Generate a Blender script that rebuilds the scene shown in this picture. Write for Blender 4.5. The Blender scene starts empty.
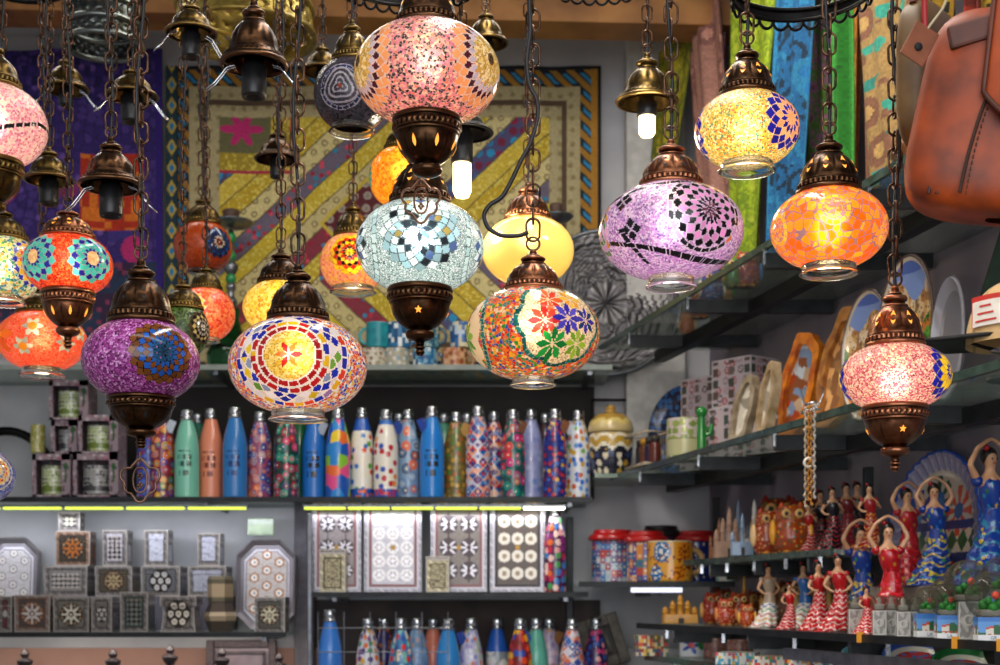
import bpy, math, random
import numpy as np
from mathutils import Vector, Matrix, Euler
random.seed(7); RNG = np.random.default_rng(7)
PI = math.pi
SC = bpy.context.scene; COL = SC.collection

# ------------------------------------------------------------------ camera, world, lights, exposure
F, HY, CZ = 1400.0, 600.0, 1.5            # focal length in pixels, horizon row, camera height
cam = bpy.data.objects.new('camera', bpy.data.cameras.new('camera')); COL.objects.link(cam)
cam.location = (0, 0, CZ); cam.rotation_euler = (PI/2, 0, 0)
cam.data.sensor_width = 36; cam.data.lens = 36*F/1000; cam.data.shift_y = (HY-332.5)/1000
cam.data.clip_start = .05
cam.data.dof.use_dof = True; cam.data.dof.focus_distance = 1.62; cam.data.dof.aperture_fstop = 10.0
SC.camera = cam
SC.view_settings.view_transform = 'Standard'; SC.view_settings.look = 'None'
SC.view_settings.gamma = 1; SC.view_settings.use_curve_mapping = False; SC.view_settings.exposure = 0.0
W = bpy.data.worlds.new('world'); SC.world = W; W.use_nodes = True
W.node_tree.nodes['Background'].inputs[0].default_value = (.80, .88, 1.0, 1)
W.node_tree.nodes['Background'].inputs[1].default_value = .34

def area(name, loc, rot, sx, sy, power, col=(1, 1, 1)):
    l = bpy.data.lights.new(name, 'AREA'); l.shape = 'RECTANGLE'; l.size = sx; l.size_y = sy
    l.energy = power; l.color = col
    o = bpy.data.objects.new(name, l); o.location = loc; o.rotation_euler = rot; COL.objects.link(o); return o
# daylight through the open shop front behind the photographer
area('daylight_at_shop_front', (0.2, -1.2, 2.2), (math.radians(83), 0, 0), 3.0, 1.7, 58, (.95, .97, 1.0))
# added fill lights under the ceiling, without any fixtures
area('ceiling_fill_light', (-.3, 2.9, 3.1), (0, 0, 0), 2.2, .15, 14, (1.0, .95, .86))
area('ceiling_fill_light', (-.2, .9, 3.1), (math.radians(15), 0, 0), 2.4, .2, 8, (1.0, .95, .88))

area('ceiling_fill_light', (.1, 2.0, 3.1), (math.radians(6), math.radians(-22), 0), .18, 1.4, 22, (1.0, .94, .86))  # added fill that brightens the right-hand shelves
area('lower_left_fill', (-1.0, 3.88, 1.39), (math.radians(25), 0, 0), .9, .03, 1.0, (1, .88, .78))  # added fill light brightening the wall below the box shelf

# ------------------------------------------------------------------ colour
def C(h, a=1.0):
    v = [int(h[i:i+2], 16)/255 for i in (0, 2, 4)]
    return np.array([x/12.92 if x <= .04045 else ((x+.055)/1.055)**2.4 for x in v]+[a])
def P(px, py, Y): return Vector(((px-500)/F*Y, Y, CZ+(HY-py)/F*Y))
def X(px, Y): return (px-500)/F*Y
def Z(py, Y): return CZ+(HY-py)/F*Y

# ------------------------------------------------------------------ materials
MATS = {}
def newmat(name):
    m = bpy.data.materials.new(name); m.use_nodes = True; MATS[name] = m
    nt = m.node_tree; return m, nt, nt.nodes['Principled BSDF']
def noise_col(nt, c1, c2, scale, coord='Object', detail=3, lo=.35, hi=.65):
    tc = nt.nodes.new('ShaderNodeTexCoord'); n = nt.nodes.new('ShaderNodeTexNoise')
    n.inputs['Scale'].default_value = scale; n.inputs['Detail'].default_value = detail
    r = nt.nodes.new('ShaderNodeValToRGB')
    r.color_ramp.elements[0].position = lo; r.color_ramp.elements[1].position = hi
    r.color_ramp.elements[0].color = list(c1); r.color_ramp.elements[1].color = list(c2)
    nt.links.new(tc.outputs[coord], n.inputs[0]); nt.links.new(n.outputs['Fac'], r.inputs[0]); return r, n
def bump(nt, src, bsdf, strength=.3, dist=.002):
    b = nt.nodes.new('ShaderNodeBump'); b.inputs['Strength'].default_value = strength
    b.inputs['Distance'].default_value = dist
    nt.links.new(src, b.inputs['Height']); nt.links.new(b.outputs[0], bsdf.inputs['Normal'])
def M(name, c1, c2=None, rough=.5, metal=0, scale=30, bmp=0, spec=.5, coat=0, lo=.35, hi=.65):
    if name in MATS: return MATS[name]
    m, nt, b = newmat(name)
    c1 = C(c1); c2 = C(c2) if c2 else c1*.85; c2[3] = 1
    r, n = noise_col(nt, c1, c2, scale, lo=lo, hi=hi)
    nt.links.new(r.outputs[0], b.inputs['Base Color'])
    b.inputs['Roughness'].default_value = rough; b.inputs['Metallic'].default_value = metal
    b.inputs['Specular IOR Level'].default_value = spec; b.inputs['Coat Weight'].default_value = coat
    if bmp: bump(nt, n.outputs['Fac'], b, bmp)
    return m
def MP(name, rough=.5, metal=0, coat=0, grain=0, gs=400):
    """reads the surface pattern laid down face by face as the attribute 'paint'"""
    if name in MATS: return MATS[name]
    m, nt, b = newmat(name)
    a = nt.nodes.new('ShaderNodeAttribute'); a.attribute_name = 'paint'
    nt.links.new(a.outputs['Color'], b.inputs['Base Color'])
    b.inputs['Roughness'].default_value = rough; b.inputs['Metallic'].default_value = metal
    b.inputs['Coat Weight'].default_value = coat
    if grain:
        tc = nt.nodes.new('ShaderNodeTexCoord'); n = nt.nodes.new('ShaderNodeTexNoise'); n.inputs['Scale'].default_value = gs
        nt.links.new(tc.outputs['Object'], n.inputs[0]); bump(nt, n.outputs['Fac'], b, grain, .001)
    return m
def EM(name, col, strength):
    if name in MATS: return MATS[name]
    m, nt, b = newmat(name); c = C(col)
    b.inputs['Base Color'].default_value = list(c); b.inputs['Emission Color'].default_value = list(c)
    b.inputs['Emission Strength'].default_value = strength; return m
def GL(name, col, rough=.03, ior=1.45, trans=1.0):
    if name in MATS: return MATS[name]
    m, nt, b = newmat(name); b.inputs['Base Color'].default_value = list(C(col))
    b.inputs['Roughness'].default_value = rough; b.inputs['IOR'].default_value = ior
    b.inputs['Transmission Weight'].default_value = trans; return m
def thin_glass(name, col, op=.25):
    if name in MATS: return MATS[name]
    m, nt, b = newmat(name); b.inputs['Base Color'].default_value = list(C(col)); b.inputs['Roughness'].default_value = .05
    t = nt.nodes.new('ShaderNodeBsdfTransparent'); mx = nt.nodes.new('ShaderNodeMixShader')
    t.inputs[0].default_value = (.93, .97, .95, 1)
    mx.inputs[0].default_value = op; nt.links.new(t.outputs[0], mx.inputs[1]); nt.links.new(b.outputs[0], mx.inputs[2])
    nt.links.new(mx.outputs[0], nt.nodes['Material Output'].inputs[0]); return m

def dome_glass(name, col, lo=.08, hi=.75):
    m = thin_glass(name, col, lo); nt = m.node_tree; mx = [n for n in nt.nodes if n.type == 'MIX_SHADER'][0]
    lw = nt.nodes.new('ShaderNodeLayerWeight'); lw.inputs[0].default_value = .35; mr = nt.nodes.new('ShaderNodeMapRange')
    mr.inputs[3].default_value = lo; mr.inputs[4].default_value = hi; nt.links.new(lw.outputs['Facing'], mr.inputs[0]); nt.links.new(mr.outputs[0], mx.inputs[0]); return m
def bronze(name, c1, c2, rough=.34):
    """antique metal: shade painted into the crevices, highlights painted on the raised edges"""
    m, nt, b = newmat(name)
    r, n = noise_col(nt, C(c1), C(c2), 130, detail=4, lo=.3, hi=.75)
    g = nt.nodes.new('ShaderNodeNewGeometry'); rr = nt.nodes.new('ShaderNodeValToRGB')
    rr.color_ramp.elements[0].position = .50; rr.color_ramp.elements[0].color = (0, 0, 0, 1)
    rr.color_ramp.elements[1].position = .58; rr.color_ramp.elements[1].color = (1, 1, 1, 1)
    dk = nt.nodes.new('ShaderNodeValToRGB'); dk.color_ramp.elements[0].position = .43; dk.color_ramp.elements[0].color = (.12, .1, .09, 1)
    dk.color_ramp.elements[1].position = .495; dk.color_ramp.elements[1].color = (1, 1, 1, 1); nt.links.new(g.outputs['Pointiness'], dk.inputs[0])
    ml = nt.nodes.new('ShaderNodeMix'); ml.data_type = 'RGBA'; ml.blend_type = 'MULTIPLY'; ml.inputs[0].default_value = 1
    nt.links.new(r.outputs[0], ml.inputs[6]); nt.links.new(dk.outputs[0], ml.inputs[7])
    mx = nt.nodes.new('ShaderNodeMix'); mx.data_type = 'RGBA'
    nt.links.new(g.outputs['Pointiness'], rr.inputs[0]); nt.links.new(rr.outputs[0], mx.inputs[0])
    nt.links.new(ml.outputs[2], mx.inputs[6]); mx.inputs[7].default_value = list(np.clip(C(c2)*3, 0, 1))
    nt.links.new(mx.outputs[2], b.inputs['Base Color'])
    b.inputs['Metallic'].default_value = 1; b.inputs['Roughness'].default_value = rough
    bump(nt, n.outputs['Fac'], b, .25, .001); return m
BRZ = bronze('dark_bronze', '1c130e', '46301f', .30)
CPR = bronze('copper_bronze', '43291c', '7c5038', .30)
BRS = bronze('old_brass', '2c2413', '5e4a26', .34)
CHN = M('chain_bronze', '271c15', '745440', .35, .95, 90)
PND = M('pendant_bronze', '94705c', '5c4234', .35, .85)
BLK = M('black_plastic', '0b0b0c', '151517', .38)
CORD = M('black_cord', '0c0c0d', '18181a', .45)
IRON = M('black_iron', '0a0a0b', '1b1a1a', .42, .8)
CHR = M('chrome', 'cfd2d6', 'b8bcc2', .16, 1)
STEEL = M('brushed_steel', '8d9096', '6f7278', .35, .9)
AMB = EM('lit_hole_glow', 'ffa63c', 1.0)  # glow painted on patches that stand for lit holes
DRK = M('dark_hole_paint', '050404', '0a0807', .7)  # shade of open holes put into a near-black colour
PG = MP('glazed_paint', .22, 0, .4); PM = MP('matte_print', .72); PS = MP('satin_print', .4)
PMET = MP('metallic_inlay', .32, .55); PCL = MP('cloth_print', .85, 0, 0, .5, 500)
CLR = GL('clear_glass', 'f4f8f6', .02); TG = thin_glass('shelf_glass', 'b8ccc4', .34)

# ------------------------------------------------------------------ mesh builder
class MB:
    def __init__(s): s.v = []; s.f = []; s.n = 0
    def add(s, verts, faces, col=None, smooth=True):
        verts = np.asarray(verts, float).reshape(-1, 3); faces = np.asarray(faces, int)
        if col is None: col = np.array([1, 1, 1, 1.])
        col = np.broadcast_to(np.asarray(col, float), (len(faces), 4))
        s.v.append(verts); s.f.append((faces+s.n, col, smooth)); s.n += len(verts); return s
    def grid(s, V, wu=False, wv=False, col=None, smooth=True, flip=False):
        nv, nu = V.shape[:2]
        i = np.arange(nv if wv else nv-1)[:, None]; j = np.arange(nu if wu else nu-1)[None, :]
        i2 = (i+1) % nv; j2 = (j+1) % nu
        q = np.stack([i*nu+j+0*i2, i*nu+j2, i2*nu+j2, i2*nu+j], -1).reshape(-1, 4)
        if flip: q = q[:, ::-1]
        return s.add(V.reshape(-1, 3), q, col, smooth)
    def ngon(s, pts, col=None): return s.add(pts, [list(range(len(pts)))], col, False)
    def lathe(s, prof, n=32, c=(0, 0, 0), colf=None, rad=None, sx=1, sy=1, smooth=True, cap=True, col=None):
        prof = np.asarray(prof, float); th = np.arange(n)/n*2*PI
        r = prof[:, 0][:, None]*np.ones(n)
        if rad is not None: r = r*rad(th[None, :], np.arange(len(prof))[:, None], prof[:, 1][:, None])
        V = np.stack([c[0]+r*np.sin(th)*sx, c[1]-r*np.cos(th)*sy, c[2]+prof[:, 1][:, None]+0*r], -1)
        if colf is not None:
            tf = (np.arange(n)+.5)/n*2*PI; tf = np.where(tf > PI, tf-2*PI, tf)
            zf = (prof[1:, 1]+prof[:-1, 1])/2; rf = (prof[1:, 0]+prof[:-1, 0])/2
            T, Zz = np.meshgrid(tf, zf); R_ = rf[:, None]+0*T
            col = colf(T.ravel(), Zz.ravel(), R_.ravel())
        out = np.sum((prof[1:, 0]+prof[:-1, 0])**2*np.diff(prof[:, 1])) >= 0
        s.grid(V, wu=True, col=col, smooth=smooth, flip=not out)
        if cap:
            cc = None if colf is None else col[0]
            if cc is None and col is not None: cc = col
            if prof[0, 0] > 1e-6: s.ngon(V[0][::-1], cc)
            if prof[-1, 0] > 1e-6: s.ngon(V[-1], cc if colf is None else col[-1])
        return s
    def box(s, c, d, rz=0, col=None, rx=0, ry=0):
        v = np.array([[x, y, z] for x in (-.5, .5) for y in (-.5, .5) for z in (-.5, .5)])*np.array(d)
        R = np.array(Euler((rx, ry, rz)).to_matrix()); v = v@R.T+np.array(c)
        return s.add(v, [[0, 1, 3, 2], [4, 6, 7, 5], [0, 4, 5, 1], [2, 3, 7, 6], [0, 2, 6, 4], [1, 5, 7, 3]], col, False)
    def tube(s, pts, r, n=8, closed=False, col=None, ry=None):
        p = np.asarray(pts, float); m = len(p)
        r = np.broadcast_to(np.asarray(r, float), (m,))
        if closed: t = np.roll(p, -1, 0)-np.roll(p, 1, 0)
        else: t = np.gradient(p, axis=0)
        t /= np.linalg.norm(t, axis=1)[:, None]+1e-12
        up = np.array([0, 0, 1.]) if abs(t[0, 2]) < .9 else np.array([1., 0, 0])
        N = np.zeros_like(p); a = np.cross(t[0], up); a /= np.linalg.norm(a)
        for k in range(m):
            a = a-t[k]*np.dot(a, t[k]); a /= np.linalg.norm(a)+1e-12; N[k] = a
        B = np.cross(t, N); th = np.arange(n)/n*2*PI
        V = p[:, None]+r[:, None, None]*(np.cos(th)[None, :, None]*N[:, None]+np.sin(th)[None, :, None]*B[:, None]*(ry or 1))
        s.grid(V, wu=True, wv=closed, col=col)
        if not closed: s.ngon(V[0], col); s.ngon(V[-1][::-1], col)
        return s
    def ball(s, c, r, n=16, m=10, col=None, sz=1, sx=1, sy=1):
        ph = np.linspace(-PI/2+.05, PI/2-.05, m)
        return s.lathe(np.stack([r*np.cos(ph), r*sz*np.sin(ph)], 1), n, c, col=col, sx=sx, sy=sy)
    def xform(s, Mx):
        Mx = np.array(Mx); s.v = [v@Mx[:3, :3].T+Mx[:3, 3] for v in s.v]; return s
    def build(s, name, mat, parent=None, loc=None, rz=0, bevel=0):
        me = bpy.data.meshes.new(name); V = np.concatenate(s.v)
        me.vertices.add(len(V)); me.vertices.foreach_set('co', V.ravel())
        lv = np.concatenate([f.ravel() for f, _, _ in s.f]); cnt = np.concatenate([np.full(len(f), f.shape[1]) for f, _, _ in s.f])
        me.loops.add(len(lv)); me.loops.foreach_set('vertex_index', lv.astype(np.int32))
        me.polygons.add(len(cnt)); st = np.concatenate([[0], np.cumsum(cnt)[:-1]])
        me.polygons.foreach_set('loop_start', st.astype(np.int32))
        me.update(calc_edges=True)
        sm = np.concatenate([np.full(len(f), b) for f, _, b in s.f]); me.polygons.foreach_set('use_smooth', sm)
        co = np.concatenate([c for _, c, _ in s.f])
        at = me.attributes.new('paint', 'FLOAT_COLOR', 'FACE'); at.data.foreach_set('color', co.astype(np.float32).ravel())
        me.validate(); me.update()
        me.materials.append(mat)
        o = bpy.data.objects.new(name, me); COL.objects.link(o)
        if parent: o.parent = parent
        if loc is not None: o.location = loc
        o.rotation_euler.z = rz
        if bevel:
            b = o.modifiers.new('bevel', 'BEVEL'); b.width = bevel; b.segments = 2; b.limit_method = 'ANGLE'
        return o
def tag(o, label, cat, group=None, kind=None):
    o['label'] = label; o['category'] = cat
    if group: o['group'] = group
    if kind: o['kind'] = kind
    return o
def empty(name, loc, label, cat, group=None, rz=0):
    o = bpy.data.objects.new(name, None); COL.objects.link(o); o.location = loc; o.rotation_euler.z = rz
    o.empty_display_size = .02
    return tag(o, label, cat, group)
def struct(o): o['kind'] = 'structure'; return o
def dup(root, loc, rz=None, label=None, group=None, scale=None):
    r = root.copy(); COL.objects.link(r); r.location = loc
    if rz is not None: r.rotation_euler.z = rz
    if scale: r.scale = (scale,)*3
    if label: r['label'] = label
    if group: r['group'] = group
    for ch in list(root.children):
        c = ch.copy(); COL.objects.link(c); c.parent = r
        for g in list(ch.children):
            d = g.copy(); COL.objects.link(d); d.parent = c
    return r

# ------------------------------------------------------------------ patterns (numpy, evaluated per face)
def h01(*a):
    x = 0.0
    for k, v in enumerate(a): x = x+np.asarray(v, float)*(12.9898, 78.233, 37.719, 91.17)[k]
    x = np.sin(x)*43758.5453; return x-np.floor(x)
def pal(idx, cols):
    T = np.array([C(c) if isinstance(c, str) else c for c in cols]); return T[np.asarray(idx, int) % len(T)]
def rnd(h, cols): return pal(np.floor(h*len(cols)*.99999), cols)
def vor(u, v, size, jit=.8, seed=0):
    """nearest jittered point: returns cell hash, distance in cells, local offset"""
    u = u/size; v = v/size; iu = np.floor(u); iv = np.floor(v)
    best = np.full(u.shape, 9.); hh = np.zeros(u.shape); sec = np.full(u.shape, 9.); dx = np.zeros(u.shape); dy = np.zeros(u.shape)
    for a in (-1, 0, 1):
        for b in (-1, 0, 1):
            cu = iu+a; cv = iv+b
            pu = cu+.5+jit*(h01(cu, cv, seed)-.5); pv = cv+.5+jit*(h01(cu, cv, seed+7)-.5)
            d = np.hypot(u-pu, v-pv); m = d < best
            sec = np.where(m, best, np.minimum(sec, d))
            hh = np.where(m, h01(cu, cv, seed+3), hh); dx = np.where(m, u-pu, dx); dy = np.where(m, v-pv, dy)
            best = np.where(m, d, best)
    return hh, best, sec-best, dx, dy
def put(out, m, col):
    col = np.asarray(col); m = np.asarray(m)
    if col.ndim == 1: out[m] = col
    else: out[m] = col[m]
    return out
# ------------------------------------------------------------------ mosaic glass
def bead_mat(name, cols, scale=260, grout='e8e0d0', lit=True, edge=.04, big=False, trans=.62, tint=None):
    """coloured glass beads in grout; laid tiles (attribute 'paint', alpha 1) cover them"""
    m = bpy.data.materials.new(name); m.use_nodes = True; nt = m.node_tree; nt.nodes.clear(); N = nt.nodes.new; L = nt.links.new
    out = N('ShaderNodeOutputMaterial'); tc = N('ShaderNodeTexCoord')
    v = N('ShaderNodeTexVoronoi'); v.inputs['Scale'].default_value = scale
    e = N('ShaderNodeTexVoronoi'); e.feature = 'DISTANCE_TO_EDGE'; e.inputs['Scale'].default_value = scale
    L(tc.outputs['Object'], v.inputs['Vector']); L(tc.outputs['Object'], e.inputs['Vector'])
    sp = N('ShaderNodeSeparateColor'); L(v.outputs['Color'], sp.inputs[0])
    cr = N('ShaderNodeValToRGB'); cr.color_ramp.interpolation = 'CONSTANT'
    while len(cr.color_ramp.elements) > 1: cr.color_ramp.elements.remove(cr.color_ramp.elements[0])
    for k, c in enumerate(cols):
        el = cr.color_ramp.elements[0] if k == 0 else cr.color_ramp.elements.new(k/len(cols))
        el.position = k/len(cols); el.color = list(C(c))
    L(sp.outputs[0], cr.inputs[0])
    lt = N('ShaderNodeMath'); lt.operation = 'LESS_THAN'; lt.inputs[1].default_value = edge; L(e.outputs['Distance'], lt.inputs[0])
    m1 = N('ShaderNodeMix'); m1.data_type = 'RGBA'; L(lt.outputs[0], m1.inputs[0]); L(cr.outputs[0], m1.inputs[6]); m1.inputs[7].default_value = list(C(grout))
    at = N('ShaderNodeAttribute'); at.attribute_name = 'paint'
    m2 = N('ShaderNodeMix'); m2.data_type = 'RGBA'; L(at.outputs['Alpha'], m2.inputs[0]); L(m1.outputs[2], m2.inputs[6]); L(at.outputs['Color'], m2.inputs[7])
    col = m2.outputs[2]
    b = N('ShaderNodeBump'); b.inputs['Strength'].default_value = .55; b.inputs['Distance'].default_value = .0012
    inv = N('ShaderNodeMath'); inv.operation = 'SUBTRACT'; inv.inputs[0].default_value = 1; L(at.outputs['Alpha'], inv.inputs[1])
    mu = N('ShaderNodeMath'); mu.operation = 'MULTIPLY'; L(inv.outputs[0], mu.inputs[0]); L(e.outputs['Distance'], mu.inputs[1]); L(mu.outputs[0], b.inputs['Height'])
    df = N('ShaderNodeBsdfDiffuse'); L(col, df.inputs[0]); L(b.outputs[0], df.inputs[1])
    gl = N('ShaderNodeBsdfGlossy'); gl.inputs['Roughness'].default_value = .12; L(b.outputs[0], gl.inputs['Normal'])
    fr = N('ShaderNodeFresnel'); fr.inputs[0].default_value = 1.5; L(b.outputs[0], fr.inputs[1])
    base = df.outputs[0]
    tr = N('ShaderNodeBsdfTranslucent'); L(col, tr.inputs[0])
    mx = N('ShaderNodeMixShader'); mx.inputs[0].default_value = trans; L(base, mx.inputs[1]); L(tr.outputs[0], mx.inputs[2]); base = mx.outputs[0]
    if lit:
        rf = N('ShaderNodeBsdfRefraction'); rf.inputs['IOR'].default_value = 1.15; rf.inputs['Roughness'].default_value = .75; L(col, rf.inputs[0])
        mx = N('ShaderNodeMixShader'); mx.inputs[0].default_value = .17; L(base, mx.inputs[1]); L(rf.outputs[0], mx.inputs[2]); base = mx.outputs[0]
    mx = N('ShaderNodeMixShader'); L(fr.outputs[0], mx.inputs[0]); L(base, mx.inputs[1]); L(gl.outputs[0], mx.inputs[2])
    L(mx.outputs[0], out.inputs[0]); return m

class Pat:
    """positions on the globe surface (in radii) and a running layer of tiles"""
    def __init__(s, pos): s.p = pos; s.o = np.zeros((len(pos), 4)); s.o[:, :3] = .5
    def frame(s, lon, lat, asp):
        lon = math.radians(lon); lat = math.radians(lat)
        c = np.array([math.sin(lon)*math.cos(lat), -math.cos(lon)*math.cos(lat), asp*math.sin(lat)])
        right = np.array([math.cos(lon), math.sin(lon), 0]); nrm = c/np.linalg.norm(c); nrm[2] = c[2]/asp**2 if asp else 0; nrm /= np.linalg.norm(nrm)
        up = np.cross(nrm, right); up = up if up[2] > 0 else -up
        d = s.p-c; x = d@right; y = d@up; r = np.linalg.norm(d, axis=1)*np.where(d@nrm < -1.1, 9, 1)
        return x, y, r, np.arctan2(y, x)
    def rosette(s, fr, n, step, rings, cols, gc='c8c0b0', gw=.09, rot=0, hole=0):
        x, y, r, a = fr; A = n*(a+rot)/(2*PI); R = r/step
        S = A+R; T = A-R; ring = (np.floor(S)-np.floor(T)).astype(int)
        m = (ring < rings) & (ring >= hole)
        c = pal(ring, cols) if not callable(cols) else cols(ring, np.floor(S), np.floor(T))
        j = .82+.36*h01(np.floor(S), np.floor(T)); c = np.clip(c*j[:, None], 0, 1); c[:, 3] = 1
        fs = np.minimum(S-np.floor(S), np.ceil(S)-S); ft = np.minimum(T-np.floor(T), np.ceil(T)-T)
        put(s.o, m, c); put(s.o, m & ((fs < gw) | (ft < gw)), C(gc)); return s
    def ringsq(s, fr, r0, r1, n, cols, gc='d8d0c0', gw=.12, rot=0, alt=False):
        x, y, r, a = fr; A = n*(a/(2*PI)+.5+rot); k = np.floor(A); m = (r >= r0) & (r < r1)
        c = rnd(h01(k, r0*50), cols) if not alt else pal(k, cols); put(s.o, m, c)
        t = (r-r0)/(r1-r0); f = A-k
        put(s.o, m & ((f < gw) | (t < gw) | (t > 1-gw)), C(gc)); return s
    def disc(s, fr, r1, cols, size=.05, r0=0, gc=None, gw=.1):
        x, y, r, a = fr; hh, d, ed, _, _ = vor(x+5, y+5, size, seed=r1*9); m = (r < r1) & (r >= r0)
        put(s.o, m, rnd(hh, cols))
        if gc: put(s.o, m & (ed < gw), C(gc))
        return s
    def star(s, fr, R, n, cols, inner=.56, rot=0, cx=0, cy=0, gc='e8d8c0', alt=True):
        x, y, r, a = fr; x = x-cx; y = y-cy; rr = np.hypot(x, y)+np.where(r > 1.2, 9, 0); a = np.arctan2(y, x)+rot
        A = a*n/(2*PI); k = np.floor(A+.5); t = np.abs(A-k)*2
        b = R*inner/(inner+(1-inner)*t*1.0)*np.where(t > .999, .98, 1); b = R*(1-(1-inner)*t)
        m = rr < b; c = pal(k % 2 if alt else k % len(cols), cols) if True else None
        put(s.o, m, c); put(s.o, m & ((np.abs(a-(k+.5)*2*PI/n)*rr < .007) | (np.abs(a-(k-.5)*2*PI/n)*rr < .007)), C(gc)); return s
    def edge_band(s, fr, r0, r1, n, cols, wob=0, lob=6, gc='c8d0c8', gw=.12):
        x, y, r, a = fr; w = wob*np.abs(np.cos(a*lob/2)); A = n*(a/(2*PI)+.5); k = np.floor(A)
        t = (r-w-r0)/(r1-r0); m = (t >= 0) & (t < 1); put(s.o, m, rnd(h01(k, 3), cols))
        put(s.o, m & ((A-k < gw) | (t < gw) | (t > 1-gw)), C(gc)); return s

def globe(R, h, rt, rb, patf, mat, parent, name='glass_globe', nl=288, nm=130):
    pt = math.acos(min(.98, rt/R)**(1/.9)); pb = math.acos(min(.98, rb/R)**(1/.9))
    ph = np.linspace(pt, -pb, nm); k = h/max(math.sin(pt), 0)if False else h
    prof = np.stack([R*np.cos(ph)**.9, h*np.sin(ph)], 1)
    asp = h/R
    def colf(T, z, r):
        pos = np.stack([np.sin(T)*r, -np.cos(T)*r, z], 1)/R
        p = Pat(pos); p.asp = asp; patf(p) if patf else None; return p.o
    mb = MB().lathe(prof, nl, colf=colf, cap=False)
    return mb.build(name, mat, parent), prof[0, 1], prof[-1, 1]

# ------------------------------------------------------------------ metal fittings
_CAPP = np.array([(.90, -.01), (1.0, .0), (1.05, .03), (1.05, .06), (.99, .075), (.985, .09), (1.0, .10), (1.0, .125), (1.0, .15), (.985, .165), (.95, .175), (.955, .20), (.93, .23),
                  (.90, .26), (.86, .32), (.80, .39), (.74, .46), (.67, .53), (.58, .59), (.48, .635), (.44, .655), (.46, .665), (.44, .68), (.35, .70), (.33, .72), (.38, .74), (.43, .77), (.43, .80), (.36, .83), (.25, .845),
                  (.22, .86), (.25, .87), (.22, .885), (.15, .90), (.135, .95), (.12, .985), (.0, 1.0)])
def resamp(prof, n):
    prof = np.asarray(prof, float); d = np.concatenate([[0], np.cumsum(np.hypot(*np.diff(prof, axis=0).T))]); t = np.linspace(0, d[-1], n)
    return np.stack([np.interp(t, d, prof[:, 0]), np.interp(t, d, prof[:, 1])], 1)
def fine(prof, k=3):
    t = np.arange(len(prof)); T = np.linspace(0, len(prof)-1, (len(prof)-1)*k+1)
    return np.stack([np.interp(T, t, prof[:, 0]), np.interp(T, t, prof[:, 1])], 1)
def cap_mesh(w, h, n=144, flat=False):
    pr = fine(_CAPP, 2).copy()
    if flat:   # wide skirt of the bare holders
        pr[:, 0] *= np.where(pr[:, 1] < .2, 1+.25*(.2-pr[:, 1])/.2, 1)
    zz = pr[:, 1].copy(); pr = pr*[w/2, h]
    def rad(th, i, z):
        z = z/h
        rope = (np.abs(z-.125) < .035)*.03*np.sign(np.sin(th*36+.3))
        fl = np.clip(1-np.abs(z-.42)/.2, 0, 1)*.09*np.abs(np.sin(th*4.5))**.6
        return 1+rope+fl
    mb = MB().lathe(pr, n, rad=rad, cap=False)
    inner = np.array([(.9, -.01), (.84, .1), (.7, .3), (.3, .5), (0, .5)])*[w/2, h]
    mb.lathe(inner, 32, cap=False); return mb
def cutout_patches(w, h, n, z0, hh, ww, rfun, parent, mat, name='cutout_patch', shape='drop'):  # flat patches on the metal, coloured dark or glowing to imitate open holes
    pts = []
    for i_, t in enumerate(np.linspace(0, 2*PI, 11)[:-1]):
        y = math.cos(t); x = math.sin(t)*(.55-.45*y if y > 0 else .55+.2*y)
        if shape == 'star': q_ = .75 if i_ % 2 == 0 else .34; y = q_*math.cos(t); x = q_*math.sin(t)*hh/ww
        z = z0+hh*y; r = rfun(z)*1.05+.0006; aa = ww*x/r
        pts.append((r*math.sin(aa), -r*math.cos(aa), z))
    first = MB().ngon(pts).build(name, mat, parent)
    for k in range(n):
        o = first if k == 0 else first.copy()
        if k: COL.objects.link(o)
        o.rotation_euler.z = 2*PI*(k+.5)/n
_BOWL = np.array([(.90, .01), (1.0, 0), (1.03, -.03), (1.03, -.06), (.98, -.075), (.985, -.1), (1.0, -.115), (1.0, -.16), (.985, -.19), (.95, -.2), (.965, -.225), (.93, -.245),
                  (.90, -.30), (.84, -.38), (.75, -.46), (.63, -.53), (.50, -.58), (.42, -.60), (.36, -.625), (.42, -.64), (.45, -.67), (.45, -.71), (.40, -.745), (.28, -.77), (.17, -.785)])
def bowl_mesh(w, h, tail=True, n=144):
    pr = _BOWL*[1, 1]
    if tail: pr = np.concatenate([pr, [(.14, -.80), (.13, -.86), (.16, -.865), (.17, -.885), (.13, -.90), (.11, -.91), (.15, -.93), (.15, -.955), (.10, -.975), (.10, -.985), (.07, -1.0), (0, -1.0)]])
    else: pr = np.concatenate([pr, [(0, -.80)]])
    pr = fine(pr, 2)*[w/2, h]
    def rad(th, i, z):
        z = z/h
        return 1+(np.abs(z+.138) < .03)*.03*np.sign(np.sin(th*36+.3))+np.clip(1-np.abs(z+.42)/.16, 0, 1)*.05*np.abs(np.sin(th*4))**.6
    return MB().lathe(pr, n, rad=rad, cap=False)
def link_pts(L, wd, c, ax, n=16):
    t = np.arange(n)/n*2*PI; st = (L-wd)/2
    z = wd/2*np.sin(t)+np.sign(np.sin(t)+1e-9)*st; x = wd/2*np.cos(t)
    p = np.stack([x if ax == 0 else 0*x, 0*x if ax == 0 else x, z], 1)
    return p+np.array(c)
def chain(parent, z0, z1, mat, L=.025, wd=.014, r=.0013, dx=0, dy=0, x0=0, y0=0, sway=0, name='chain'):
    mb = MB(); pitch = L-4*r; n = max(1, int(round((z1-z0)/pitch))); pitch = (z1-z0)/n
    for k in range(n):
        t = (k+.5)/n; s = math.sin(t*9)*sway
        c = (x0+dx*t+s, y0+dy*t, z0+pitch*(k+.5)); mb.tube(link_pts(L, wd, c, (k+hash(name)) % 2 if False else k % 2), r, 6, True)
    return mb.build(name, mat, parent)
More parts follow.
